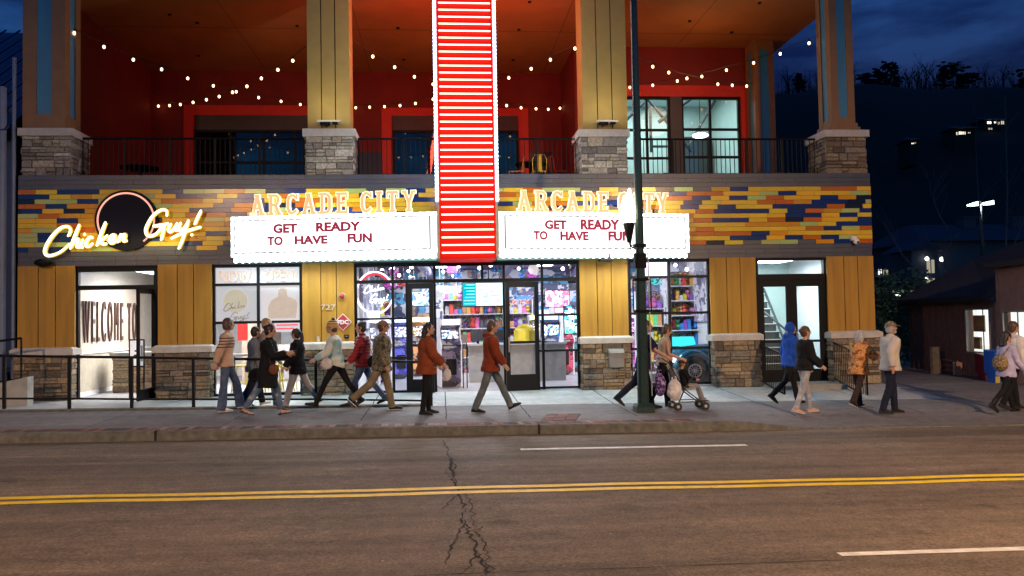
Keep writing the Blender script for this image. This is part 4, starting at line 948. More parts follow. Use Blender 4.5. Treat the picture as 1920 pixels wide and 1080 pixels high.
def slab_letter(mb, ch, g=0.):
    """unit-height slab-serif letters, x centred; strokes as bars; g grows the outline"""
    S = []
    def bar(x0, z0, x1, z1, w_): S.append((x0, z0, x1, z1, w_))
    def serif(x, z, w_=.3): S.append((x-w_/2, z, x+w_/2, z, .11))
    t = .17
    if ch == 'A': bar(-.24,.05,0,.95,t); bar(.24,.05,0,.95,t); bar(-.15,.34,.15,.34,.1); serif(-.26,.055); serif(.26,.055); serif(-.02,.945,.26)
    elif ch == 'R': bar(-.2,.0,-.2,1,t); bar(-.2,.94,.1,.94,.12); bar(.1,.94,.22,.84,.13); bar(.22,.84,.22,.62,.15); bar(.22,.62,.1,.5,.13); bar(-.2,.5,.1,.5,.12); bar(.06,.48,.26,.06,.16); serif(-.2,.055); serif(.28,.055,.22); serif(-.24,.945,.22)
    elif ch == 'C': bar(.27,.72,.27,.98,.09); bar(.24,.80,.05,.94,.13); bar(.05,.94,-.12,.9,.13); bar(-.12,.9,-.22,.7,.16); bar(-.22,.72,-.22,.28,.17); bar(-.22,.3,-.12,.1,.16); bar(-.12,.1,.06,.06,.13); bar(.06,.06,.26,.22,.12)
    elif ch == 'D': bar(-.2,0,-.2,1,t); bar(-.2,.94,.08,.94,.12); bar(.08,.94,.22,.78,.15); bar(.22,.8,.22,.2,.16); bar(.22,.22,.08,.06,.15); bar(-.2,.06,.08,.06,.12); serif(-.26,.055,.2); serif(-.26,.945,.2)
    elif ch == 'E': bar(-.18,0,-.18,1,t); bar(-.2,.94,.24,.94,.12); bar(-.2,.06,.24,.06,.12); bar(-.18,.5,.12,.5,.11); bar(.24,.72,.24,1,.08); bar(.24,0,.24,.28,.08); bar(.12,.4,.12,.6,.07); serif(-.24,.055,.2); serif(-.24,.945,.2)
    elif ch == 'I': bar(0,0,0,1,t+.02); serif(0,.055,.34); serif(0,.945,.34)
    elif ch == 'T': bar(0,0,0,1,t); bar(-.28,.94,.28,.94,.12); bar(-.28,.7,-.28,.98,.08); bar(.28,.7,.28,.98,.08); serif(0,.055,.3)
    elif ch == 'Y': bar(0,0,0,.5,t); bar(0,.42,-.22,.95,.15); bar(0,.42,.22,.95,.15); serif(0,.055,.3); serif(-.24,.945,.26); serif(.24,.945,.26)
    for i, (x0, z0, x1, z1, w_) in enumerate(S):
        d = Vector((x1-x0, z1-z0)); l_ = d.length; d = d/l_; n_ = Vector((-d.y, d.x))*(w_/2+g); a = Vector((x0,z0))-d*(g); c = Vector((x1,z1))+d*(g)
        e = .022+i*.0012; q = [a-n_, c-n_, c+n_, a+n_]
        mb.add([(p.x,p.y,-.03) for p in q]+[(p.x,p.y,e) for p in q], [(0,3,2,1),(4,5,6,7),(0,1,5,4),(1,2,6,5),(2,3,7,6),(3,0,4,7)])
LL = list(zip('ARCADECITY', [483,515,548,579,611,642,687,711,736,767]))
LR = list(zip('ARCADECITY', [983,1015,1045,1074,1105,1132,1170,1196,1217,1242]))
marquee(433, 820, 407, 482, 396, 474, True, 'left lit marquee box reading GET READY TO HAVE FUN', (442,805,444,428),
  [('GET',513,558,419,438),('READY',593,677,415,435),('TO',502,531,443,461),('HAVE',553,615,441,459),('FUN',652,698,437,456)], LL, 'orange slab letters ARCADE CITY standing on the left marquee')
marquee(1292, 935, 402, 475, 395, 471, False, 'right lit marquee box reading GET READY TO HAVE FUN, behind the street lamp', (1283,948,445,428),
  [('GET',1021,1062,413,430),('READY',1088,1161,412,431),('TO',1000,1026,433,450),('HAVE',1050,1103,434,451),('FUN',1140,1183,434,452)], LR, 'orange slab letters ARCADE CITY standing on the right marquee, partly behind the lamp')

# round restaurant sign with yellow script
def tr(pts): return [(p[0]/3.856, 320+p[1]/3.856) for p in pts]
SCR = {
 'C': [[(492,472),(508,432),(492,405),(450,408),(405,440),(360,495),(330,550),(322,592),(345,614),(395,606),(450,577),(500,530)]],
 'h': [[(572,392),(548,450),(522,520),(508,562)],[(510,555),(532,515),(556,494),(562,510),(553,548),(572,556)]],
 'i': [[(598,500),(582,545),(596,556)],[(612,458),(610,462)]],
 'c': [[(668,486),(648,480),(626,508),(620,540),(640,548),(668,526)]],
 'k': [[(762,375),(735,440),(700,540)],[(775,468),(735,500),(722,505),(742,530),(768,528)]],
 'e': [[(790,508),(825,490),(828,468),(808,468),(790,495),(796,520),(818,522),(846,500)]],
 'n': [[(872,462),(852,515)],[(856,505),(880,470),(900,462),(900,480),(890,508),(915,505)]],
 'G': [[(1206,325),(1203,290),(1165,283),(1110,320),(1070,380),(1052,430),(1066,468),(1105,468),(1145,440),(1170,395)],[(1110,400),(1170,392),(1215,382)],[(1190,388),(1178,440),(1165,500)]],
 'u': [[(1236,385),(1216,420),(1226,440),(1252,425),(1280,380)],[(1280,380),(1266,420),(1280,434)]],
 'y': [[(1306,378),(1290,415),(1305,430),(1338,405),(1362,360)],[(1362,360),(1335,450),(1310,520),(1292,562)],[(1240,488),(1340,440),(1448,408)]],
 '!': [[(1452,290),(1430,335),(1408,385)],[(1386,462),(1388,466)]]}
M_scr = emis('script_yellow', (1,.88,.50), 2.8); M_scrb = mat('script_gold_edge', (.75,.50,.05), .4, emit=(.9,.6,.1), es=.6)
cg = thing('script_sign', 'glowing yellow script sign reading Chicken Guy! over a dark round disc', 'sign', (*[fx(240,420,-.15)], -.15, 3.6))
for ch, strokes in SCR.items():
    b = MB(); c2 = MB()
    for s_ in strokes:
        p = [Vector((q[0], -.24, q[1])) for q in [at(x, y, -.24) for x, y in tr(s_)]]
        # smooth (Catmull-Rom)
        q = []
        for i in range(len(p)-1):
            p0, p1, p2, p3 = p[max(i-1,0)], p[i], p[i+1], p[min(i+2,len(p)-1)]
            for k in range(5):
                t_ = k/5; q.append(.5*((2*p1)+(p2-p0)*t_+(2*p0-5*p1+4*p2-p3)*t_*t_+(3*p1-p0-3*p2+p3)*t_**3))
        q.append(p[-1]); r_ = [.032*(.65+.35*math.sin(math.pi*min(1,max(0,(i+2)/(len(q)+3))))) for i in range(len(q))]
        b.tube(q, r_, 8); c2.tube([v+Vector((0,.045,0)) for v in q], [v*1.55 for v in r_], 8, ry=[v*1.55 for v in r_])
        b.ball(q[0], r_[0], 8, 6); b.ball(q[-1], r_[-1], 8, 6)
    o = c2.build('letter', M_scrb, cg, smooth=True); b.build('neon_face', M_scr, o, smooth=True)
dx, dz = at(917/3.856, 320+360/3.856, -.06); rr_ = 190/3.856/80.
b = MB(); b.tube([(dx,-.10,dz),(dx,-.035,dz)], rr_*1.12, 40); b.build('disc', mat('disc_navy_black', (.004,.004,.014), .5, spec=.1), cg)
b = MB(); b.tube([(dx+rr_*math.cos(a), -.115, dz+rr_*math.sin(a)) for a in fr(-.9, math.pi+.9, .12)], .02, 8); b.build('ring', emis('ring_pink', (1,.42,.32), 1.3), cg)
lamp('script_glow', 'AREA', (dx, -.45, dz-.5), 9, (1,.8,.4), cg, size=2.6, sizey=.3, rot=(R(90),0,0))

def flat_text(name, txt, px, py, h, m, label=None, cat=None, Y=-.06, parent=None, sx=1., fat=.01, depth=.015, group=None):
    x, z = at(px, py, Y); b = MB(); b.text(txt, (x, Y, z), (1,0,0), (0,0,1), h/.72, depth, fat, 'CENTER', sx)
    zs = [v[2] for v in b.v]; dzz = z-(min(zs)+max(zs))/2; b.v = [(v[0],v[1],v[2]+dzz) for v in b.v]
    return b.build(name, m, parent, label=label, cat=cat, group=group)
flat_text('house_number', '727', 615, 576, .13, mat('number_grey', (.55,.5,.42), .4), 'small metal house number 727 on the ochre panel', 'sign', sx=1.25, fat=.0)
# window posters (printed film), room backlight put into their emission
PX0, PX1, PZ0, PZ1 = PW[:4]; xm_ = fx(484, 600, YF); zA, zB = fz(484,533,YF), fz(484,604,YF)
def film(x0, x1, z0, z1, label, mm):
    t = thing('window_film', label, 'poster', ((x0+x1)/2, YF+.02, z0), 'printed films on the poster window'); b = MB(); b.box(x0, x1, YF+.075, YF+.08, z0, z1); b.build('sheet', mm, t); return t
F1 = mat('film_white_backlit', (.72,.70,.70), .5, var=.02, emit=(.95,.93,.95), es=.62); F2 = mat('film_grey_backlit', (.62,.62,.64), .5, var=.02, emit=(.86,.88,.93), es=.50)
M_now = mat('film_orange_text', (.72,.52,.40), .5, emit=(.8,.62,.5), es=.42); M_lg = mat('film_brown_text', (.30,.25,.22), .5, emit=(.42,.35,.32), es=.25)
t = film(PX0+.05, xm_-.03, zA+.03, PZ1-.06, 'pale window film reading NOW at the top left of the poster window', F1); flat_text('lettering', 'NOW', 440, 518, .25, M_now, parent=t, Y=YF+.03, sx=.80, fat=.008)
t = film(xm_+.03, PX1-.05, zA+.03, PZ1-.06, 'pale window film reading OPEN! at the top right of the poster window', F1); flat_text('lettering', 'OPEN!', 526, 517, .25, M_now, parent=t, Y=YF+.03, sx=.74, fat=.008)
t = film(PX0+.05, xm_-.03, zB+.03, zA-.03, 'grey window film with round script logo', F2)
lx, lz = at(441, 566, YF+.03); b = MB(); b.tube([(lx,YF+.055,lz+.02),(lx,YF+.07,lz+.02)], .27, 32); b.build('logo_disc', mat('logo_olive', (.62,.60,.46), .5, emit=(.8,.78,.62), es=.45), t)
def mini_script(parent, px, py, sc, Y, r_, m_, two=True):
    cxp, czp = at(px, py, Y)
    for ch, strokes in SCR.items():
        b = MB()
        for s_ in strokes:
            q = []
            for x, y in s_:
                if ch in 'Guy!': X_, Z_ = (x-1240)/900*1.35+.12, -(y-400)/900*1.35-.22
                else: X_, Z_ = (x-640)/900*1.0-.0, -(y-500)/900*1.1+.12
                q.append((cxp+X_*sc, Y, czp+Z_*sc))
            b.tube(q, r_, 6)
        b.build('letter', m_, parent)
mini_script(t, 441, 582, .72, YF+.04, .012, M_lg)
t = film(xm_+.03, PX1-.05, zB+.03, zA-.03, 'white window film with faint peach torso silhouette', F1)
x, z = at(530, 602, YF+.04); b = MB(); sil = [(-.34,0),(.32,0),(.36,.42),(.3,.52),(.12,.6),(.1,.78),(.05,.84),(-.05,.84),(-.1,.78),(-.12,.6),(-.28,.5),(-.36,.3)]
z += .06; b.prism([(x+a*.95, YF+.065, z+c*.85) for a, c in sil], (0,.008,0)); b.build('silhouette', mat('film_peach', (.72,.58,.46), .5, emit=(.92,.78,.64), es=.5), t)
# ring neon in the entrance side window
t = thing('neon_ring_sign', 'round white and red neon script sign hanging in the left entrance window', 'sign', (*[fx(703,548,.5)], .5, 2.2))
nx, nz_ = at(703, 549, .5); b = MB(); b.tube([(nx+.43*math.cos(a),.5,nz_+.50*math.sin(a)) for a in fr(-1.2, 2.1, .1)], .02, 8); b.build('white_arc', emis('neon_rosy', (1,.72,.72), 3), t)
b = MB(); b.tube([(nx+.43*math.cos(a),.5,nz_+.50*math.sin(a)) for a in fr(2.1, 5.08, .1)], .022, 8); b.build('white_arc', emis('neon_plain', (1,.95,.97), 3), t)
b = MB(); b.tube([(nx+.39*math.cos(a),.52,nz_+.45*math.sin(a)) for a in fr(.6, 2.6, .1)], .03, 8); b.build('red_arc', emis('neon_red', (.8,.05,.08), 1.5), t)
mini_script(t, 703, 549, .72, .48, .013, MATS['neon_plain'])
b = MB(); b.tube([(nx,.5,nz_+.5),(nx,.5,3.4)], .006, 5); b.build('cord', M_blk, t)

# small wall fixtures
t = thing('fire_alarm_bell', 'small round red fire alarm bell on the ochre panel', 'alarm', (*[fx(641,555,-.06)], -.06, 2.4)); x, z = at(641, 555, -.06)
b = MB(); b.ball((x,-.09,z), .06, 14, 8); b.build('dome', mat('alarm_red', (.45,.05,.03), .3), t, smooth=True); b = MB(); b.tube([(x,-.06,z),(x,-.03,z)], .085, 16); b.build('base', mat('alarm_base', (.4,.3,.2), .4), t)
t = thing('hydrant_sign', 'red diamond sign reading FDC beside the entrance', 'sign', (*[fx(643,605,-.08)], -.08, 1.5)); x, z = at(643, 604, -.08)
b = MB(); r_ = .20; b.prism([(x-r_,-.08,z),(x,-.08,z-r_),(x+r_,-.08,z),(x,-.08,z+r_)], (0,.02,0)); b.build('border', mat('sign_white', (.75,.72,.7), .4), t)
b = MB(); r_ = .18; b.prism([(x-r_,-.085,z),(x,-.085,z-r_),(x+r_,-.085,z),(x,-.085,z+r_)], (0,.004,0)); b.build('plate', mat('sign_red', (.45,.03,.04), .4), t)
flat_text('lettering', 'FDC', 643, 604, .09, MATS['sign_white'], Y=-.095, parent=t, sx=1.05, fat=.008)
x, z = at(650, 631, -.06); t = thing('key_box', 'small black key box under the red diamond sign', 'box', (x,-.06,z)); b = MB(); b.box(x-.05,x+.05,-.1,-.04,z-.04,z+.04); b.build('casing', M_blk, t); b = MB(); b.box(x-.03,x+.03,-.103,-.1,z-.01,z+.02); b.build('cover', MATS['steel'], t)
x, z = at(597, 640, -.15); b = MB(); b.tube([(x,-.15,1.33),(x,-.15,1.44)], [.03,.038], 12); b.mi = 1; b.tube([(x,-.15,1.44),(x,-.15,1.455)], .041, 12); b.build('paper_cup', [mat('cup_cream', (.7,.62,.5), .5), M_wht], label='small cream cup left on the stone ledge under 727', cat='cup')
x, z = at(1155, 671, -.27); t = thing('mailbox', 'grey metal mailbox fixed to the stone pier right of the entrance', 'mailbox', (x,-.27,z-.2)); mg = mat('mailbox_grey', (.20,.19,.18), .5)
b = MB(); b.box(x-.17,x+.17,-.36,-.22,z-.22,z+.12); b.build('body', mg, t); b = MB(); b.prism([(x-.18,-.385,z+.12),(x-.18,-.22,z+.12),(x-.18,-.22,z+.22),(x-.18,-.36,z+.17)], (.36,0,0)); b.build('lid', mat('mailbox_lid', (.27,.26,.24), .4), t)
x, z = at(84, 493, -.1); t = thing('wall_dome_lamp', 'black domed light under the script sign', 'lamp', (x,-.1,z)); b = MB(); b.ball((x,-.18,z), .13, 14, 8, rx=.19, rz=.09); b.build('hood', M_blk, t, smooth=True); b = MB(); b.box(x-.06,x+.06,-.12,-.01,z-.03,z+.05); b.build('bracket', M_blk, t)
x, z = at(1603, 449, -.12); t = thing('security_camera', 'white security camera at the lower right corner of the tile band', 'camera', (x,-.12,z)); mw = mat('camera_white', (.75,.75,.72), .4)
b = MB(); b.box(x-.08,x+.06,-.11,-.03,z-.02,z+.08); b.build('mount', mw, t); b = MB(); b.ball((x+.02,-.15,z-.05), .075, 12, 8); b.build('dome', mw, t, smooth=True); b = MB(); b.ball((x+.03,-.2,z-.07), .035, 10, 6); b.build('lens', M_blk, t)
x, z = at(1134, 483, -.35); t = thing('wall_speaker', 'small black loudspeaker under the right marquee', 'speaker', (x,-.35,z)); b = MB(); b.box(x-.15,x+.15,-.5,-.3,z-.09,z+.09); b.build('cabinet', M_blk, t); b = MB(); b.box(x-.13,x+.13,-.505,-.5,z-.07,z+.07); b.build('grille', mat('grille', (.03,.03,.03), .8), t); b = MB(); b.tube([(x,-.3,z+.02),(x,-.02,z+.05)], .02, 6); b.build('bracket', M_blk, t)
for px, lab in ((617,'flat uplight on the left mustard column'),(1138,'flat uplight on the right mustard column')):
    x, z = at(px, 229, -.05); t = thing('column_uplight', lab, 'lamp', (x,-.05,z), 'uplights on the mustard columns'); b = MB(); b.box(x-.26,x+.26,-.14,.0,z-.01,z+.03); b.build('visor', mat('uplight_grey', (.45,.43,.4), .4), t); b = MB(); b.box(x-.2,x+.02,-.12,.0,z-.07,z-.01); b.box(x+.08,x+.2,-.12,0,z-.05,z-.01); b.build('body', M_blk, t); b = MB(); b.tube([(x-.08,-.02,z-.06),(x-.08,.12,z-.06)], .02, 6); b.build('arm', M_blk, t); lamp('uplight_source', 'AREA', (x,-.5,z+.1), 7, (1,.88,.62), t, size=.8, sizey=.3, rot=(R(180-22),0,0))
# framed menu in the left doorway
x0, x1, z0, z1 = rect(243, 636, 272, 688, -.0)
t = thing('menu_stand', 'white menu sheet in a black frame at the left doorway', 'sign', ((x0+x1)/2, -.02, z0)); b = MB()
for q in ((x0,x1,z0,z0+.03),(x0,x1,z1-.03,z1)): b.box(q[0],q[1],-.05,-.01,q[2],q[3])
b.box(x0,x0+.025,-.049,-.011,.1,z1-.03); b.box(x1-.025,x1,-.049,-.011,.1,z1-.03); b.build('frame', M_blk, t)
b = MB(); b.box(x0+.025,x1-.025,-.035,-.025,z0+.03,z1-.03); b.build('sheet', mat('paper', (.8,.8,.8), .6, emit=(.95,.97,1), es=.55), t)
b = MB(); xm2 = (x0+x1)/2; zm2 = (z0+z1)/2
for i, wv in enumerate((.05,.07)): b.box(xm2-wv,xm2+wv,-.038,-.036,zm2+.03-i*.1,zm2+.07-i*.1)
b.box(x0+.04,xm2+.03,-.038,-.036,z1-.16,z1-.155); b.build('print', mat('ink', (.1,.1,.12), .6), t)

# ---- patio furniture on the balcony
t = thing('round_table', 'dark round table on the left balcony behind the railing', 'table', (-6.6,3,5.22)); x = fx(262, 300, 3.0)
b = MB(); b.tube([(x,3,5.93),(x,3,5.96)], .5, 24); b.build('tabletop', M_blk, t); b = MB(); b.tube([(x,3,5.22),(x,3,5.93)], .05, 8); b.build('pedestal', M_blk, t); b = MB(); b.tube([(x,3,5.21),(x,3,5.25)], .28, 16); b.build('base', M_blk, t)
t = thing('round_table', 'dark round table between the chairs of the middle balcony', 'table', (2,3,5.22)); x = fx(995, 318, 2.6)
b = MB(); b.tube([(x,2.6,5.93),(x,2.6,5.96)], .45, 24); b.build('tabletop', M_blk, t); b = MB(); b.tube([(x,2.6,5.22),(x,2.6,5.93)], .05, 8); b.build('pedestal', M_blk, t)
def mchair(px, c, rz, label):
    x = fx(px, 310, 2.2); t = thing('metal_chair', label, 'chair', (x,2.2,5.21), 'metal chairs on the balcony', rz); m_ = mat('chair_%d' % int(c[0]*99), c, .35, .3); M = Matrix.Translation((x,2.2,5.21)) @ Matrix.Rotation(rz,4,'Z')
    def pt(nm, fn): b = MB(); fn(b); b.v = [tuple(M @ Vector(v)) for v in b.v]; b.build(nm, m_, t)
    pt('seat', lambda b: b.box(-.18,.18,-.18,.18,.43,.46))
    pt('back_frame', lambda b: b.tube([(-.18,-.17,.45),(-.19,-.22,.75),(-.12,-.24,.87),(.12,-.24,.87),(.19,-.22,.75),(.18,-.17,.45)], .014, 6))
    pt('back_slat', lambda b: b.box(-.05,.05,-.235,-.225,.45,.86))
    for sx in (-1,1):
        for sy in (-1,1): pt('leg', lambda b: b.tube([(sx*.16,sy*.16,.43),(sx*.2,sy*.21,0)], .013, 6))
mchair(1010, (.75,.62,.04), .0, 'yellow metal chair seen through the middle balcony railing')
mchair(967, (.55,.22,.05), 1.4, 'orange metal chair left of the yellow one'); mchair(1048, (.45,.07,.05), -1.4, 'red metal chair right of the yellow one')

# ================================================================== STRING LIGHTS
M_wb = emis('warm_bulb', (1,.60,.28), 7); M_wire = mat('wire_black', (.01,.01,.01), .6, var=0)
wbm = MB(); wbm.ball((0,0,0), .035, 8, 6, rz=.043); wbo = wbm.build('bulb', M_wb, origin=(0,0,0), smooth=True); WB = wbo.data; bpy.data.objects.remove(wbo)
skm = MB(); skm.tube([(0,0,.04),(0,0,.10)], .022, 8); sko = skm.build('socket', M_wire, origin=(0,0,0)); SK = sko.data; bpy.data.objects.remove(sko)
def string(pts, Y0, Y1, ends, label, lit=True):
    n = len(pts); P = []
    for i, (px, py) in enumerate(pts):
        Y = Y0+(Y1-Y0)*(i/(n-1))**1.0; x, z = at(px, py, Y); P.append(Vector((x,Y,z)))
    t = thing('string_lights', label, 'string lights', P[0], 'string lights under the balcony ceiling')
    (ea, eb) = ends; W = []
    x, z = at(ea[0], ea[1], ea[2]); W.append(Vector((x,ea[2],z))); 
    for i, p in enumerate(P):
        W.append(p+Vector((0,0,.11)))
        if i < n-1: W.append((P[i]+P[i+1])/2+Vector((0,0,.085)))
    x, z = at(eb[0], eb[1], eb[2]); W.append(Vector((x,eb[2],z)))
    b = MB(); b.tube(W, .008, 5); b.build('wire', M_wire, t)
    for p in P:
        o = bpy.data.objects.new('bulb', WB); COL.objects.link(o); o.location = p; setp(o, t)
        s_ = bpy.data.objects.new('socket', SK); COL.objects.link(s_); s_.location = p; setp(s_, o)
    return t
string([(139,62),(195,88),(250,112),(303,130),(352,147),(400,161),(443,172),(485,183),(527,190),(563,196)], .6, 7.4, ((128,52,.5),(600,205,7.9)), 'string of warm bulbs from the left corner column back towards the red wall')
string([(549,114),(521,131),(490,147),(463,162),(436,173),(411,181),(387,187),(362,192),(338,196),(318,198),(297,199)], 1.2, 7.8, ((574,86,.9),(290,190,7.95)), 'string of warm bulbs rising from the back left corner to the left mustard column')
string([(699,106),(740,126),(777,144),(812,158),(845,168),(880,178),(915,188),(950,198),(977,202),(1005,204),(1028,205),(1050,203)], 1.5, 7.6, ((665,78,.9),(1056,198,7.8)), 'string of warm bulbs running from the left mustard column behind the blade sign')
string([(1078,91),(1032,112),(996,129),(954,146),(920,160),(885,170),(845,178),(812,186),(779,194),(750,198),(721,200),(693,201),(667,202)], 1.0, 7.8, ((1088,84,.8),(655,196,7.95)), 'string of warm bulbs running from the right mustard column behind the blade sign')
string([(1517,81),(1463,101),(1413,118),(1362,131.6),(1316,143.5),(1270,152),(1224,160),(1181,164)], .9, 5.0, ((1534,66,.6),(1160,166,5.1)), 'string of warm bulbs sagging from the right corner column towards the red wall')
string([(1224,125),(1254,136),(1288,147),(1346,158),(1373,160),(1400,161.5)], 1.8, 4.4, ((1180,104,.6),(1412,157,4.5)), 'short string of warm bulbs ending at the rear column')
for (x, y, z, e) in [(-5.5,3.5,8.4,70),(-4,6.5,7.9,40),(1.0,4.5,8.3,110),(7.0,3.0,8.4,110),(-1.2,2.0,8.8,30)]:
    pass
for (x, y, z, e) in [(-4.2,4.2,8.0,14),(1.0,4.6,8.0,30),(7.4,2.8,8.4,42)]:
    lamp('string_glow', 'POINT', (x, y, z), e, (1,.62,.32), size=.5)
# ================================================================== STREET FURNITURE
M_grn = mat('lamp_green', (.018,.042,.036), .35, .3, var=.25, scale=12, coat=.3)
def street_lamp(x, Y, label, flip=1, power=60, group='street lamps'):
    z0 = gz(x, Y); t = thing('street_lamp', label, 'street lamp', (x, Y, z0), group)
    b = MB(); b.box(x-.17,x+.17,Y-.17,Y+.17,z0-.05,z0+.10); b.hexa([(x-.17,Y-.17,z0+.10),(x+.17,Y-.17,z0+.10),(x+.17,Y+.17,z0+.10),(x-.17,Y+.17,z0+.10)],[(x-.13,Y-.13,z0+.16),(x+.13,Y-.13,z0+.16),(x+.13,Y+.13,z0+.16),(x-.13,Y+.13,z0+.16)])
    b.build('base', M_grn, t)
    b = MB(); b.tube([(x,Y,z0+.1),(x,Y,z0+2.4),(x,Y,z0+3.0),(x,Y,z0+9)], [.115,.100,.085,.062], 12); b.build('pole', M_grn, t)
    b = MB()
    for h in (2.86, 3.15): b.tube([(x,Y,z0+h-.03),(x,Y,z0+h+.03)], .13, 12)
    b.tube([(x,Y,z0+2.72),(x,Y,z0+3.0)], .125, 12)
    b.build('collar', M_blk, t)
    b = MB(); b.tube([(x+.155,Y-.05,z0+.3),(x+.14,Y-.06,z0+3.0)], .012, 6); b.build('conduit', mat('conduit_grey', (.35,.36,.36), .4, .5), t)
    b = MB(); b.tube([(x+.12,Y-.1,z0+1.9),(x+.17,Y-.1,z0+1.9),(x+.17,Y-.1,z0+2.5),(x+.12,Y-.1,z0+2.5)], .012, 6); b.tube([(x-.12,Y-.1,z0+1.9),(x-.17,Y-.1,z0+1.9),(x-.17,Y-.1,z0+2.5),(x-.12,Y-.1,z0+2.5)], .012, 6); b.tube([(x,Y,z0+1.88),(x,Y,z0+1.93)], .15, 12); b.tube([(x,Y,z0+2.48),(x,Y,z0+2.53)], .15, 12); b.build('clamp', M_blk, t)
    # lantern on a scroll bracket beside the pole
    lx = x-.17*flip; ly = Y+.12; lz = z0+3.62
    b = MB(); b.tube([(x,Y+.05,z0+3.35),(lx+.1*flip,ly,z0+3.1),(lx+.02,ly,z0+3.16),(lx,ly,z0+3.3)], .022, 8); b.tube([(lx+.06*flip+.05*math.cos(a),ly,z0+3.12+.05*math.sin(a)) for a in fr(0,5,.5)], .010, 6); b.build('bracket', M_blk, t)
    b = MB(); b.tube([(lx,ly,z0+3.22),(lx,ly,z0+3.6)], [.04,.12], 12); b.build('lamp_holder', M_blk, t)
    b = MB(); n=10; b.tube([(lx,ly,z0+3.6),(lx,ly,z0+3.75),(lx,ly,z0+3.95),(lx,ly,z0+4.08),(lx+.02*flip,ly,z0+4.16),(lx+.03*flip,ly,z0+4.26)], [.11,.14,.145,.10,.05,.02], 14); b.build('lamp_globe', emis('globe_warm', (1,.88,.60), 12), t, smooth=True)
    lamp('lamp_source', 'POINT', (lx-.35*flip, ly-.1, z0+3.85), power, (1,.80,.52), t, size=.12)
    return t
lx_, ly_, _ = gp(1207, 772)
street_lamp(lx_, ly_, 'tall dark green street lamp with glowing lantern in front of the right marquee', power=55)
# far-side street lamps of the same kind, behind the viewpoint
def far_lamp(x, Y, label, power):
    z0 = zr(x, 0)+.15; t = thing('street_lamp', label, 'street lamp', (x, Y, z0), 'tall road lamps')
    b = MB(); b.tube([(x,Y,z0),(x,Y,z0+8.2)], [.12,.08], 8); b.build('pole', M_grn, t)
    b = MB(); b.tube([(x,Y,z0+8.0),(x,Y+.6,z0+8.4),(x,Y+1.6,z0+8.5)], .05, 8); b.build('arm', M_grn, t)
    b = MB(); b.box(x-.15,x+.15,Y+1.4,Y+2.0,z0+8.42,z0+8.55); b.build('lamp_head', M_grn, t)
    l_ = lamp('lamp_source', 'AREA', (x,Y+1.7,z0+8.40), power, (1,.62,.32), t, size=.35, rot=(R(33),0,0)); l_.data.spread = R(125)
far_lamp(10.5, -24.5, 'tall road lamp on the near pavement behind the viewpoint, right side', 4600)
far_lamp(-10.5, -24.5, 'tall road lamp on the near pavement behind the viewpoint, left side', 2700)
# street railing
posts = [gp(*p) for p in [(8,756),(130,756),(247,757),(363,758),(593,757),(809,761)]]
tops = [(8,667),(130,669),(247,670),(363,672),(593,675),(809,679)]
PT = []
for (px, py), tp in zip([(8,757),(130,757),(247,758),(363,758),(593,758),(809,761)], tops):
    Y = -2.5; x, z = at(px, py, Y); zt = fz(tp[0], tp[1], Y); PT.append((x, Y, max(z, gz(x,Y)-.0), zt))
t = thing('street_railing', 'long low black pipe railing between the walkers and the left shopfront', 'railing', (-4.5,-2.5,.1))
ex = (PT[0][0]-3.0, -2.5, PT[0][2], PT[0][3]+.02)
b = MB(); b.tube([(p[0],p[1],p[3]) for p in [ex]+PT[:-1]]+[(PT[-1][0],-2.5,PT[-1][3]-.0)], .026, 8); b.build('top_rail', M_blk, t)
b = MB(); b.tube([(p[0],p[1],p[2]+.10) for p in [ex]+PT], .02, 8); b.build('bottom_rail', M_blk, t)
for p in PT: b = MB(); b.box(p[0]-.027,p[0]+.027,-2.527,-2.473,p[2]-.1,p[3]); b.build('post', M_blk, t)
b = MB(); pts = fr(-16, -.3, .5)
for i in range(len(pts)-1):
    xa, xb = pts[i], pts[i+1]; q = [(xa,-2.62,gz(xa,-2.62)-.1),(xb,-2.62,gz(xb,-2.62)-.1),(xb,-2.42,gz(xb,-2.42)-.1),(xa,-2.42,gz(xa,-2.42)-.1)]
    b.hexa(q, [(v[0],v[1],v[2]+.14) for v in q])
b.build('kerb_lip', M_kerb, kind='structure')
# left ramp wall with its railing, neighbour building
M_rampc = mat('ramp_concrete', (.34,.33,.30), .8, var=.2, scale=4, bump=.3)
x0 = fx(56, 730, -1.2); t = thing('ramp_wall', 'pale concrete ramp wall at the far left edge', 'wall', (x0-2,-1.2,.1))
za, zb = fz(54, 706, -1.2), fz(0, 720, -1.2)
b = MB(); b.prism([(x0,-1.3,-.1),(x0,-1.3,za),(x0-.8,-1.3,zb),(x0-5,-1.3,zb-.9),(x0-5,-1.3,-.1)], (0,.25,0)); b.build('wall_body', M_rampc, t)
t = thing('ramp_railing', 'black railing on the concrete ramp at the far left', 'railing', (x0,-1.1,.8)); x1 = fx(40, 640, -1.1); zt = fz(38, 634, -1.1)
b = MB(); b.tube([(x0-5,-1.1,zt-.7),(x1-.5,-1.1,zt-.06),(x1,-1.1,zt)], .025, 8); b.build('top_rail', M_blk, t); b = MB(); b.tube([(x0-5,-1.1,zt-1.5),(x1,-1.1,zt-.85)], .02, 6); b.build('bottom_rail', M_blk, t)
for dx in (0,.9,1.8): b = MB(); b.tube([(x1-dx,-1.1,zt-1.0-dx*.1),(x1-dx,-1.1,zt-dx*.1)], .022, 6); b.build('post', M_blk, t)
nb = thing('neighbour_building', 'dark blue metal clad building at the far left edge', 'building', (-12,1,0))
M_nav = mat('navy_cladding', (.02,.035,.10), .4, .2, var=.2)
b = MB(); b.box(-16,-9.85,.6,9,-.2,6.9)
for i in range(14): b.box(-16+i*.45,-15.9+i*.45,.56,.6,3.0,6.9)
b.build('wall', M_nav, nb)
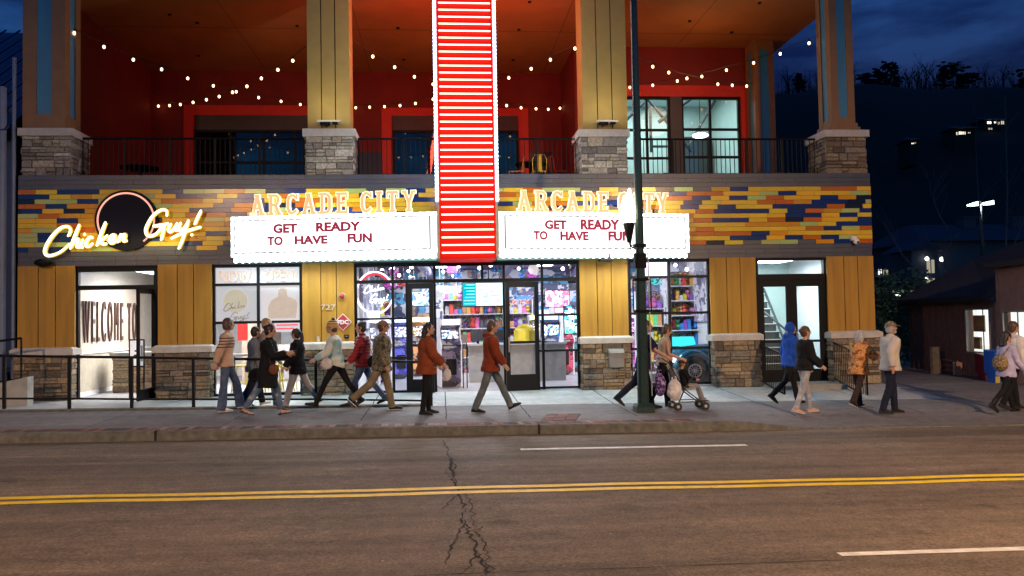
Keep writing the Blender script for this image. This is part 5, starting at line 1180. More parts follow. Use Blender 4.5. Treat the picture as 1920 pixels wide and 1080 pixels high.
b = MB(); b.prism([(-16,-.2,6.2),(-9.6,-.2,6.2),(-9.6,6,10.5),(-16,6,10.5)], (0,.1,.12))
rf = b.build('roof', mat('blue_metal_roof', (.03,.06,.16), .35, .3, var=.2), nb)
b = MB()
for i in range(16): x = -16+i*.4; b.prism([(x,-.2,6.33),(x+.04,-.2,6.33),(x+.04,6,10.63),(x,6,10.63)], (0,0,.05))
b.build('seam', MATS['blue_metal_roof'], rf)
b = MB(); b.tube([(-9.72,-.1,.6),(-9.72,-.1,7.2)], .08, 8); b.tube([(-9.53,.0,.3),(-9.53,.0,7.9)], .045, 8); b.build('downpipe', mat('pipe_grey', (.15,.18,.26), .4, .2), nb)
b = MB(); b.box(-14,-10.1,.5,.58,.8,3.4); wn = b.build('window', mat('dark_window', (.02,.05,.08), .08), nb)
b = MB()
for x in (-14,-12.7,-11.4,-10.15): b.box(x,x+.06,.46,.5,.8,3.4)
b.build('frame', M_blk, wn)
b = MB(); b.box(-14.1,-9.9,.1,.5,.3,.8); b.build('base_wall', M_rampc, nb)

# stair landing with two steps and iron railings at the right doors
lz = gz(8.2, -.3)+.0; Xa, Xb = SX[0]+.0, fx(1612, 730, -1.2)
b = MB(); yA, yB, yC = -.9, -1.3, -1.75; zt = fz(1500, 716, 0)
t = thing('entry_steps', 'two concrete steps below the right glass doors', 'steps', (8.6,-1.2,0))
b = MB(); b.box(Xa,Xb,yA,.04,-.2,zt-.0); b.box(Xa,Xb,yA-.04,yA,zt-.03,zt); b.build('landing', M_rampc, t)
b = MB(); b.box(Xa+.5,Xb-.1,yB,yA,-.2,zt-.13); b.build('step', M_rampc, t)
b = MB(); b.box(Xa+.5,Xb-.1,yC,yB,-.3,zt-.26); b.build('step', M_rampc, t)
b = MB()
for i in range(2): pass
def slant_rail(xa, ya, xb, yb, z0, z1, label, n=16, hz=.95):
    t = thing('iron_railing', label, 'railing', ((xa+xb)/2,(ya+yb)/2,z1), 'iron railings beside the right steps')
    A = Vector((xa,ya,z0)); B_ = Vector((xb,yb,z1))
    for nm, h, r_ in (('top_rail',hz,.022),('bottom_rail',.08,.018)): b = MB(); b.tube([A+Vector((0,0,h)),B_+Vector((0,0,h))], r_, 6); b.build(nm, M_blk, t)
    b = MB()
    for i in range(1, n): p = A.lerp(B_, i/n); b.tube([p+Vector((0,0,.08)),p+Vector((0,0,hz))], .008, 5)
    b.build('balusters', M_blk, t)
    for p in (A, B_): b = MB(); b.tube([p,p+Vector((0,0,hz+.05))], .025, 6); b.build('post', M_blk, t)
slant_rail(fx(1563,700,-.15), -.15, fx(1625,700,-1.9), -1.9, zt, zt-.28, 'black iron railing right of the steps, in front of the stone pier', 18)
slant_rail(fx(1424,700,-.15), -.15, fx(1470,700,-1.6), -1.6, zt, zt-.2, 'black iron railing left of the steps at the glass doors', 14)

# ================================================================== RIGHT BACKGROUND
M_shed = mat('brown_shed_siding', (.32,.17,.13), .8, var=.2, scale=5, bump=.3)
M_shr = mat('shed_roof_shingle', (.035,.03,.03), .9, var=.35, scale=12, bump=.6)
sh = thing('brown_shed', 'low brown wooden ticket shed with lit windows at the right edge', 'shed', (14.5,2,-.2))
A = Vector((14.05,.6,0)); B_ = Vector((14.65,5.6,0)); ud = (B_-A).normalized(); nd = Vector((0,0,1)).cross(ud)   # outward -X
if nd.x > 0: nd = -nd
def S(u, z, o=0.): return A+ud*u+nd*o+Vector((0,0,z))
def sbox(b, u0, u1, z0, z1, o0, o1): b.hexa([S(u0,z0,o1),S(u1,z0,o1),S(u1,z0,o0),S(u0,z0,o0)],[S(u0,z1,o1),S(u1,z1,o1),S(u1,z1,o0),S(u0,z1,o0)])
def hitS(px, py):
    d = ray(px, py); s_ = (A-CAM).dot(nd)/d.dot(nd); p = CAM+d*s_; return (p-A).dot(ud), p.z
def srect(px0, py0, px1, py1):
    ua, _ = hitS(px0, (py0+py1)/2); ub, _ = hitS(px1, (py0+py1)/2); _, z1 = hitS((px0+px1)/2, py0); _, z0 = hitS((px0+px1)/2, py1); return min(ua,ub), max(ua,ub), z0, z1
uL, _ = hitS(1706, 640); uR, _ = hitS(1873, 600); ev = hitS(1790, 566)[1]; hi = hitS(1900, 500)[1]
W1 = srect(1817, 581, 1860, 660); W2 = srect(1887, 585, 1985, 650)
b = MB(); gzz = -.75
sbox(b, uR, W1[0], gzz, ev, -.12, 0); sbox(b, W1[1], uL, gzz, ev, -.12, 0); sbox(b, W1[0], W1[1], gzz, W1[2], -.12, 0); sbox(b, W1[0], W1[1], W1[3], ev, -.12, 0)
uE = uR-4.5
sbox(b, W2[1], uR, gzz, hi, -.12, .05); sbox(b, uE, W2[0], gzz, hi, -.12, .05); sbox(b, W2[0], W2[1], gzz, W2[2], -.12, .05); sbox(b, W2[0], W2[1], W2[3], hi, -.12, .05)
sbox(b, uE, uL, gzz, -.3, -3.2, -.12)
for k in range(30):
    u = uE+.2+k*.32
    if u < uL-.1 and not (W1[0]-.1 < u < W1[1]+.1) and not (W2[0]-.1 < u < W2[1]+.1): sbox(b, u, u+.025, gzz, (ev if u > uR else hi)-.05, 0, .012 if u > uR else .065)
b.build('wall', M_shed, sh)
b = MB(); sbox(b, uR+.02, uL+.25, ev-.04, ev, -.3, .25); 
b.add([S(uR,ev,.28),S(uL+.3,ev,.28),S(uL+.3,ev+1.25,-2.2),S(uR,ev+1.9,-2.2),S(uR,ev+.12,.28),S(uL+.3,ev+.12,.28),S(uL+.3,ev+1.37,-2.2),S(uR,ev+2.02,-2.2)], [(0,1,2,3),(4,7,6,5),(0,4,5,1),(1,5,6,2),(3,2,6,7),(0,3,7,4)])
sbox(b, uE, uR+.15, hi, hi+.12, -2.5, .35)
b.build('roof', M_shr, sh)

for q, lab, em in ((W1,'lit shed window with a picture inside',1.1),(W2,'wide brightly lit serving window',1.7)):
    b = MB(); sbox(b, q[0]-.05, q[1]+.05, q[2]-.05, q[2], -.05, .08); sbox(b, q[0]-.05, q[1]+.05, q[3], q[3]+.05, -.05, .08); sbox(b, q[0]-.05, q[0], q[2], q[3], -.05, .08); sbox(b, q[1], q[1]+.05, q[2], q[3], -.05, .08)
    w_ = b.build('window', mat('shed_window_frame', (.30,.27,.24), .5), sh, label=lab)
    b = MB(); sbox(b, q[0]-.2, q[1]+2.6, q[2]-.1, q[3]+.1, -.75, -.70); b.build('interior_panel', emis('shed_light_%d' % int(em*10), (.80,.83,.78), em*1.05), w_)
    b = MB(); n_ = 2 if em < 1.5 else 6
    for i in range(1, n_*2): u = q[0]+(q[1]-q[0])*i/n_; sbox(b, u-.015, u+.015, q[2], q[3], -.69, -.67)
    if em < 1.5:
        u = q[1]+.4; sbox(b, u, u+1.4, q[2]+.5, q[3]-.15, -.66, -.63); sbox(b, u+.2, u+1.1, q[2]+.02, q[2]+.35, -.66, -.6)
    b.build('interior_shelving', mat('olive_picture', (.20,.17,.10), .6, var=.6, scale=5), w_)
lamp('shed_light', 'POINT', tuple(S((W2[0]+W2[1])/2, 1.7, -.25)), 6, (1,.95,.85), sh, size=.1)
# newspaper boxes
def newsbox(px, py, py1, Y, c, label, wd=.45, h=None):
    x, z = at(px, py1, Y); zt = fz(px, py, Y); t = thing('newspaper_box', label, 'newspaper box', (x,Y,z), 'newspaper boxes by the shed'); m_ = mat('box_%d' % int(c[2]*99), c, .35)
    b = MB(); h = zt-z; b.box(x-wd/2,x+wd/2,Y-.2,Y+.2,z+h*.38,zt-.06); b.prism([(x-wd/2,Y-.2,zt-.06),(x-wd/2,Y+.2,zt-.06),(x-wd/2,Y+.2,zt)], (wd,0,0)); b.build('cabinet', m_, t)
    b = MB(); b.box(x-wd/2+.05,x+wd/2-.05,Y-.215,Y-.2,z+h*.5,zt-.12); b.build('door', mat('box_door', (.08,.10,.14), .15), t)
    b = MB(); b.box(x-wd/2+.03,x+wd/2-.03,Y-.15,Y+.15,z,z+h*.38); b.build('pedestal', m_, t)
    b = MB(); b.box(x-wd/2+.03,x-wd/2+.14,Y-.165,Y-.15,z+.05,z+.3); b.build('notice', mat('notice_yellow', (.6,.5,.1), .5), t); return t
newsbox(1872, 655, 728, -.2, (.02,.10,.50), 'blue newspaper box beside the lit shed window', .42)
newsbox(1850, 662, 724, .35, (.22,.02,.03), 'dark red newspaper box left of the blue one', .3)
x, z = at(1754, 712, 2.5); zt = fz(1754, 650, 2.5); b = MB(); b.tube([(x,2.5,z-.3),(x,2.5,zt)], [.14,.13], 10); b.build('wooden_post', mat('weathered_wood', (.13,.11,.09), .9, var=.3, scale=12, bump=.6), label='thick weathered wooden post at the corner of the brown shed', cat='post')
t = thing('low_crate_rack', 'low slatted wooden rack against the brown shed wall', 'rack', tuple(S((uL+uR)/2,-.2,.2))); q = srect(1768, 677, 1810, 705)
for k in range(4): b = MB(); zz = q[2]+(q[3]-q[2])*k/3; sbox(b, q[0], q[1], zz, zz+.04, .18, .22); b.build('rail', M_shed, t)
b = MB(); sbox(b, q[0], q[0]+.05, q[2]-.1, q[3], .08, .24); sbox(b, q[1]-.05, q[1], q[2]-.1, q[3], .08, .24); b.build('post', M_shed, t)
b = MB(); sbox(b, q[0]+.12, q[0]+.2, q[2]+.02, q[3], .22, .23); b.build('white_tag', mat('tag_white', (.55,.55,.5), .6), t)

# foliage helper: many small leaf quads through a crown volume
def leaves(b, c, rx, ry, rz, n, s_, seed, cols, shell=.35):
    rd = random.Random(seed); c = Vector(c); vs = []; 
    clumps = [(Vector((rd.gauss(0,.5)*rx, rd.gauss(0,.5)*ry, rd.uniform(-.8,.9)*rz)), rd.uniform(.25,.5)) for _ in range(max(4, n//60))]
    for i in range(n):
        cc, r_ = rd.choice(clumps); d = Vector((rd.gauss(0,1),rd.gauss(0,1),rd.gauss(0,1))).normalized()*rd.random()**.4
        p = c+cc+Vector((d.x*rx*r_, d.y*ry*r_, d.z*rz*r_)); u = Vector((rd.gauss(0,1),rd.gauss(0,1),rd.gauss(0,1))).normalized(); v = u.orthogonal().normalized()
        b.col = rd.choice(cols); q = s_*rd.uniform(.6,1.4); b.add([p-u*q, p+v*q*.45, p+u*q, p-v*q*.45], [(0,1,2,3)])
M_leaf = mat('leaf', attr=True, rough=.6, var=.3, scale=8)
EV = [(.02,.06,.03),(.03,.09,.045),(.015,.04,.02),(.04,.11,.06)]
x, z = at(1672, 610, 6); t = thing('evergreen_bush', 'dense dark evergreen shrub between the arcade and the brown shed', 'shrub', (x,6,-.4))
b = MB(); leaves(b, (x,6,z+.1), 1.0,.9,1.5, 3800, .07, 3, EV); b.build('foliage', M_leaf, t); b = MB(); b.tube([(x,6,-.5),(x+.1,6,1.4)], [.08,.04], 8)
b.build('stem', mat('bark', (.05,.04,.035), .9, var=.3, scale=10), t)
x, z = at(1700, 600, 9); t = thing('evergreen_bush', 'smaller dark evergreen behind the dense one, close to the shed roof', 'shrub', (x,9,-.5))
b = MB(); leaves(b, (x,9,z+.3), .9,.9,1.3, 2200, .08, 4, EV); b.build('foliage', M_leaf, t); b = MB(); b.tube([(x,9,-.8),(x,9,1.4)], [.08,.04], 8); b.build('stem', MATS['bark'], t)
# bare saplings behind the shed
def branchy(b, p, d, L_, r, depth, rd, spread=.5):
    n = 4; pts = [p]; q = p.copy(); dd = d.copy()
    for i in range(n):
        dd = (dd+Vector((rd.gauss(0,.12),rd.gauss(0,.12),rd.gauss(0,.05)))).normalized(); q = q+dd*L_/n; pts.append(q.copy())
    b.tube(pts, [r*(1-.5*i/n) for i in range(n+1)], 5 if depth > 1 else 4)
    if depth > 0:
        for k in range(rd.choice([2,3,3])):
            i = rd.choice([2,3,4]); a = rd.uniform(0, 6.28); s_ = Vector((math.cos(a),math.sin(a),rd.uniform(-.1,.5)))*spread
            branchy(b, pts[i], (dd+s_).normalized(), L_*rd.uniform(.5,.72), r*.5, depth-1, rd, spread)
def sapling(pxs, pys, Y, r, label, seed):
    P = [Vector((at(a, c, Y)[0], Y, at(a, c, Y)[1])) for a, c in zip(pxs, pys)]; t = thing('bare_sapling', label, 'tree', P[0], 'bare saplings behind the shed')
    b = MB(); b.tube(P, [r*(1-.6*i/(len(P)-1)) for i in range(len(P))], 6); b.build('trunk', mat('pale_bark', (.10,.09,.09), .9, var=.3), t)
    rd = random.Random(seed); b = MB()
    for k in range(7):
        i = rd.randrange(1, len(P)); branchy(b, P[i], Vector((rd.uniform(-.7,.7),rd.uniform(-.4,.4),1)).normalized(), 1.4, r*.35, 1, rd)
    b.build('twigs', MATS['pale_bark'], t)
sapling([1886,1887,1889,1886,1884],[476,430,360,250,180], 22, .06, 'tall straight bare sapling rising over the shed roof at the right', 1)
sapling([1845,1840,1836,1832,1829],[462,420,385,330,250], 24, .05, 'slender bare sapling in front of the parking lamp', 2)
sapling([1778,1762,1752,1748],[432,405,380,368], 24, .05, 'leaning bare sapling left of the parking lamp', 3)
sapling([1712,1692,1678,1668],[500,478,455,436], 24, .05, 'leaning bare sapling furthest left behind the shed', 4)
sapling([1893,1903,1913,1922],[472,455,430,405], 22, .05, 'bare sapling leaning out of the picture at the right edge', 5)
sapling([1775,1772,1768],[530,505,480], 20, .06, 'short pale bare sapling near the lit apartment balcony', 6)
# parking-lot lamp
t = thing('parking_lamp', 'double headed parking lot lamp glowing cool white', 'lamp', (0,40,-1)); x, z = at(1838, 382, 40); t.location = (x,40,-1)
b = MB(); b.tube([(x,40,-1),(x,40,z+.2)], .10, 8); b.build('pole', M_frm, t); b = MB(); b.tube([(x-.5,40,z),(x+.45,40,z)], .05, 6); b.build('arm', M_frm, t)
for dx, w_, zz in ((-.62,.28,-.02),(.5,.42,.06)):
    b = MB(); b.hexa([(x+dx-w_,39.7,z+zz-.12),(x+dx+w_,39.7,z+zz-.16),(x+dx+w_,40.3,z+zz-.12),(x+dx-w_,40.3,z+zz-.12)],[(x+dx-w_,39.7,z+zz-.02),(x+dx+w_,39.7,z+zz+.16),(x+dx+w_,40.3,z+zz+.16),(x+dx-w_,40.3,z+zz-.02)]); b.build('lamp_head', emis('lot_white', (.75,1,.97), 7), t)
lamp('parking_source', 'POINT', (x, 39.4, z-.3), 900, (.75,1,.97), t, size=.3)
# apartments beyond the lot
ap = thing('apartment_block', 'dark apartment block with chimneys and a few lit balconies', 'building', (40,70,-3))
M_apw = mat('apartment_wall', (.06,.055,.075), .8, var=.15); M_apr = mat('apartment_roof', (.035,.035,.06), .8, var=.15)
Ya = 70
X0, X1, Z0, Z1 = rect(1738, 452, 1960, 660, Ya); b = MB(); b.box(X0,X1,Ya,Ya+12,-4,Z1); X0b, X1b, _, Z1b = rect(1640, 520, 1738, 660, Ya+6); b.box(X0b,X1b-.01,Ya+6,Ya+14,-4,Z1b); X0c, X1c, _, Z1c = rect(1712, 470, 1762, 660, Ya-1.5); b.box(X0c,X1c,Ya-1.5,Ya-.01,-4,Z1c)
b.build('wall', M_apw, ap)
b = MB(); zt = fz(1850, 428, Ya); b.prism([(X0-1,Ya-1,Z1),(X0+1.5,Ya+5,zt+1),(X0+1.5,Ya+7,zt+1),(X0-1,Ya+13,Z1)], (X1-X0+2,0,0)); b.prism([(X0b-1,Ya+5,Z1b),(X0b-1,Ya+10,Z1b+2.0),(X0b-1,Ya+15,Z1b)], (X1b-X0b+1,0,0)); b.prism([(X0c-.6,Ya-2,Z1c),((X0c+X1c)/2,Ya-2,Z1c+1.2),(X1c+.6,Ya-2,Z1c)], (0,6,0))
rf = b.build('roof', M_apr, ap)
for px in (1814, 1905): xx, zz = at(px, 425, Ya+4); b = MB(); b.box(xx-.8,xx+.8,Ya+3.5,Ya+5,zz-2,zz+1.0); b.box(xx-.9,xx+.9,Ya+3.4,Ya+5.1,zz+1.0,zz+1.2); b.build('chimney', M_apw, rf)
M_win = emis('window_warm', (.75,.70,.50), .5); M_win2 = emis('window_bright', (.95,1,.92), 1.6)
for (a, c, d_, e, m_, Yw) in [(1738,487,1752,512,M_win,Ya-1.6),(1738,522,1753,543,M_win,Ya-1.6),(1647,505,1653,515,M_win2,Ya+5.9),(1656,506,1665,515,M_win,Ya+5.9),(1705,530,1709,545,M_win,Ya+5.9),(1714,530,1718,543,M_win,Ya+5.9),(1705,548,1711,556,M_win,Ya+5.9)]:
    X0, X1, Z0, Z1 = rect(a, c, d_, e, Yw); b = MB(); b.box(X0,X1,Yw-.02,Yw+.05,Z0,Z1); w_ = b.build('window', m_, ap); b = MB(); b.box((X0+X1)/2-.05,(X0+X1)/2+.05,Yw-.06,Yw-.02,Z0,Z1); b.build('frame', M_apr, w_)
for (px, py, Yw, s_) in [(1738,485,Ya-2,.22),(1766,486,Ya-1,.26),(1684,552,45,.20),(1738,521,Ya-2,.18)]:
    xx, zz = at(px, py, Yw); b = MB(); b.ball((xx,Yw,zz), s_, 8, 6); b.build('outdoor_lamp', emis('lamp_cool', (.9,1,.9), 5), ap)
b = MB(); Xp, Zp = at(1690, 547, 50); b.box(Xp-1.6,Xp+1.6,50,52,Zp,Zp+.15); b.build('lit_canopy', emis('canopy_glow', (.7,.8,.5), .5), ap)
# hills
def hz(x, y):
    t_ = max(0, min(1, (y-95)/235)); t_ = t_*t_*(3-2*t_); cr = 91+8*math.sin((x-60)*.012)+4*noise.noise(Vector((x*.02,3,0)))
    ridge = 1 if y <= 330 else max(.0, 1-(y-330)/400)
    return -4+ (cr+4)*t_*ridge + 3*noise.noise(Vector((x*.03,y*.03,0)))*t_
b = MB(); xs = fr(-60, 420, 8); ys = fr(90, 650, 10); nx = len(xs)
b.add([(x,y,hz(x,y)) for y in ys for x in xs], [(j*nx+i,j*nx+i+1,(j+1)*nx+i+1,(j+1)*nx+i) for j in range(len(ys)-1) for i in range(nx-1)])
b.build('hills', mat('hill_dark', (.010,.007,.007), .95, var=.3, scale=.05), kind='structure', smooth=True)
b = MB(); b.add([(-900,-900,-4),(900,-900,-4),(900,900,-4),(-900,900,-4)], [(0,1,2,3)]); b.build('ground', M_soil, kind='structure', origin=(0,0,0))
b = MB(); b.add([(29,-5,gz(29,0)-.3),(120,-5,-2.5),(120,90,-3.5),(29,90,-2),(11,90,-2),(11,15,gz(11,15)-.1),(29,15,gz(29,15)-.1)], [(0,1,2,3,4,5,6)]); b.build('lot_ground', M_soil, kind='structure')
# ridge trees
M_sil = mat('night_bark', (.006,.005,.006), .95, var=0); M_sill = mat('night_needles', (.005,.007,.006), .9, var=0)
rd = random.Random(77)
RT = [(1478,46,'b'),(1500,40,'p'),(1560,34,'b'),(1583,40,'b'),(1600,44,'b'),(1627,38,'f'),(1648,48,'p'),(1663,58,'p'),(1680,54,'p'),(1706,44,'b'),(1722,40,'b'),(1738,60,'b'),(1756,44,'b'),(1772,52,'p'),(1789,60,'f'),(1802,36,'p'),(1818,44,'f'),(1833,30,'b'),(1850,52,'b'),(1868,44,'b'),(1882,58,'b'),(1900,56,'b'),(1917,62,'p')]
NM = {'b':'leafless tree','p':'narrow pine','f':'spreading pine'}
def ord_lab(i, k):
    return ['leafless tree silhouette on the ridge, %s','narrow pine silhouette on the ridge, %s','spreading pine silhouette on the ridge, %s']['bpf'.index(k)]
POS = ['just right of the rear column','a little right of the rear column','left of the right corner column','hard against the right corner column','right of the corner column foot','the low one near the tiny ridge light','first of the tight dark group','tallest of the tight dark group','last of the tight dark group','thin one after the dark group','second thin one after the dark group','with the wide misty crown','just after the wide misty crown','left neighbour of the tall spreading one','the tallest spreading one','the slim one between two spreading ones','the round low crowned one','the shortest, in the ridge gap','the forked one after the gap','third from the gap','fourth from the gap','fifth from the gap','at the right edge of the picture']
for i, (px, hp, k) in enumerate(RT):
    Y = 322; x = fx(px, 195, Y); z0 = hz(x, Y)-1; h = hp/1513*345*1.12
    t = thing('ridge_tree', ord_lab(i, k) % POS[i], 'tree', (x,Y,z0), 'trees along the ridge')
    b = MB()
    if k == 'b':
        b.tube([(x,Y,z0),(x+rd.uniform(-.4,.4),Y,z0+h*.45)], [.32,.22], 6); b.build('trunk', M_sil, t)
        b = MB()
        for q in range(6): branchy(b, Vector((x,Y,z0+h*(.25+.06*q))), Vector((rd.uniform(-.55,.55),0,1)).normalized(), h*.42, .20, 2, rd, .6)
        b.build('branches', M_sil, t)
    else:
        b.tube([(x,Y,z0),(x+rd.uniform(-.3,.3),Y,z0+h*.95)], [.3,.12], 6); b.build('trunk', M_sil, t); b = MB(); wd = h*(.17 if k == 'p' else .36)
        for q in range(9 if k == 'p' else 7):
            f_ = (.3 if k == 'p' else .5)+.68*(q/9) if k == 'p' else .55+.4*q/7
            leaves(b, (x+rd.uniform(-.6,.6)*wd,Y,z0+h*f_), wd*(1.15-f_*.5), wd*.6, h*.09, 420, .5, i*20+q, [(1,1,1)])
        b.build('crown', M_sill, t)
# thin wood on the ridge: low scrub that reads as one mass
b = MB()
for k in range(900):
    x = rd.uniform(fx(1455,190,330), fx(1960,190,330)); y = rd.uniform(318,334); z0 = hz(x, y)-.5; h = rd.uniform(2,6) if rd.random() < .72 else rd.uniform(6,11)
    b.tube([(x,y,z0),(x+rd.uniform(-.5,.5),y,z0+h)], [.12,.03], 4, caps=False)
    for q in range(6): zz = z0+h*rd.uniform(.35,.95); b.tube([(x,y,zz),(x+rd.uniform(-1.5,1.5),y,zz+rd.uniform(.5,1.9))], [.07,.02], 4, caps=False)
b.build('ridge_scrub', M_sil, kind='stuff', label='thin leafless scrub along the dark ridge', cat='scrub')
# hillside houses
def hillhouse(px0, py0, px1, py1, Y, wins, label):
    X0, X1, Z0, Z1 = rect(px0, py0, px1, py1, Y); t = thing('hillside_house', label, 'house', ((X0+X1)/2,Y,Z0), 'houses on the dark hillside')
    b = MB(); b.box(X0,X1,Y,Y+6,Z0-6,Z1); b.build('wall', mat('night_wall', (.012,.010,.010), .9), t); b = MB(); b.prism([(X0-.8,Y-1,Z1),(X0-.8,Y+3,Z1+1.4),(X0-.8,Y+7,Z1)], (X1-X0+1.6,0,0)); b.build('roof', M_apr, t)
    for (a, c, d_, e, s_) in wins:
        xa, xb, za, zb = rect(a, c, d_, e, Y); b = MB(); b.box(xa,xb,Y-.12,Y-.02,za,zb); w_ = b.build('window', emis('hill_win_%d' % int(s_*10), (1,.88,.66), s_), t); xm = (xa+xb)/2; b = MB(); b.box(xm-.08,xm+.08,Y-.2,Y-.12,za,zb); b.build('frame', M_apr, w_)
hillhouse(1789, 241, 1830, 256, 215, [(1793,248,1796,253,1.2),(1798,247,1804,252,2.2),(1806,247,1810,252,1.4),(1815,248,1819,250,.8)], 'hillside house with a row of warm windows, the lower left of three')
hillhouse(1845, 225, 1886, 246, 235, [(1851,228,1858,232,3),(1864,228,1867,231,2.5),(1871,229,1874,233,1),(1877,227,1882,233,.8),(1853,240,1860,243,.5)], 'hillside house with bright porch light at the upper right')
hillhouse(1705, 263, 1722, 271, 200, [(1709,268,1713,270,2),(1715,267,1717,269,1)], 'small hillside house showing two tiny lights at the far left')
# ================================================================== PEOPLE
def ramp_mat(name, mode, stops, scale=8., rough=.8, zr_=(0,1.8), var=.0, const=True, bump=.15):
    if name in MATS: return MATS[name]
    m = bpy.data.materials.new(name); m.use_nodes = True; n = m.node_tree.nodes; l = m.node_tree.links; b = n['Principled BSDF']; b.inputs['Roughness'].default_value = rough
    t = n.new('ShaderNodeTexCoord'); rp_ = n.new('ShaderNodeValToRGB')
    if const: rp_.color_ramp.interpolation = 'CONSTANT'
    if mode == 'z':
        sp = n.new('ShaderNodeSeparateXYZ'); l.new(t.outputs['Object'], sp.inputs[0]); mr = n.new('ShaderNodeMapRange'); mr.inputs[1].default_value = zr_[0]; mr.inputs[2].default_value = zr_[1]; l.new(sp.outputs[2], mr.inputs[0]); l.new(mr.outputs[0], rp_.inputs[0])
    else:
        nn = n.new('ShaderNodeTexNoise'); nn.inputs['Scale'].default_value = scale; nn.inputs['Detail'].default_value = 2; l.new(t.outputs['Object'], nn.inputs['Vector']); l.new(nn.outputs['Fac'], rp_.inputs[0])
    e = rp_.color_ramp.elements
    while len(e) < len(stops): e.new(.5)
    for i, (p, c) in enumerate(stops): e[i].position = p; e[i].color = (*c, 1)
    l.new(rp_.outputs[0], b.inputs['Base Color'])
    bn = n.new('ShaderNodeTexNoise'); bn.inputs['Scale'].default_value = 60; l.new(t.outputs['Object'], bn.inputs['Vector']); bp = n.new('ShaderNodeBump'); bp.inputs['Strength'].default_value = bump; bp.inputs['Distance'].default_value = .01; l.new(bn.outputs['Fac'], bp.inputs['Height']); l.new(bp.outputs[0], b.inputs['Normal'])
    MATS[name] = m; return m
def cloth(name, c, rough=.9, var=.3): return mat('cloth_'+name, c, rough, spec=.2, var=var, scale=7, bump=.25, bscale=70)
SKINS = {'light': (.46,.27,.19), 'tan': (.38,.21,.14), 'pale': (.52,.33,.25)}
def skin(k='light'): return mat('skin_'+k, SKINS[k], .55, var=.08, scale=10)
TMPS = bpy.data.scenes.new('remesh_room')
def vox(b, name, m, parent, size, it=2, disp=None, fac=.5):
    me = bpy.data.meshes.new(name); me.from_pydata([Vector(v) for v in b.v], [], b.f)
    ob = bpy.data.objects.new(name, me); TMPS.collection.objects.link(ob)
    r = ob.modifiers.new('r', 'REMESH'); r.mode = 'VOXEL'; r.voxel_size = size; r.adaptivity = 0
    s_ = ob.modifiers.new('s', 'SMOOTH'); s_.iterations = it; s_.factor = fac
    TMPS.view_layers[0].update(); dg = TMPS.view_layers[0].depsgraph; me2 = bpy.data.meshes.new_from_object(ob.evaluated_get(dg))
    bpy.data.objects.remove(ob); bpy.data.meshes.remove(me)
    if disp:
        cs = [v.co.copy() for v in me2.vertices]; ns = [v.vector.copy() for v in me2.vertex_normals]; out = []
        for c_, n_ in zip(cs, ns): out += list(c_+n_*(disp(c_)+.002))
        me2.vertices.foreach_set('co', out); me2.update()
    me2.polygons.foreach_set('use_smooth', [True]*len(me2.polygons)); me2.materials.clear(); me2.materials.append(m); me2.name = name
    o = bpy.data.objects.new(name, me2); COL.objects.link(o)
    if parent is not None: o.parent = parent
    return o
def folds(a, sc=7., seed=0.):
    def f(co): return a*(noise.noise(Vector((co.x*sc, co.y*sc, co.z*sc*.8+seed)))+.5*noise.noise(Vector((co.x*sc*2.4+9, co.y*sc*2.4, co.z*sc*2.6+seed))))
    return f
def rotY(a): return Matrix.Rotation(a, 3, 'Y')
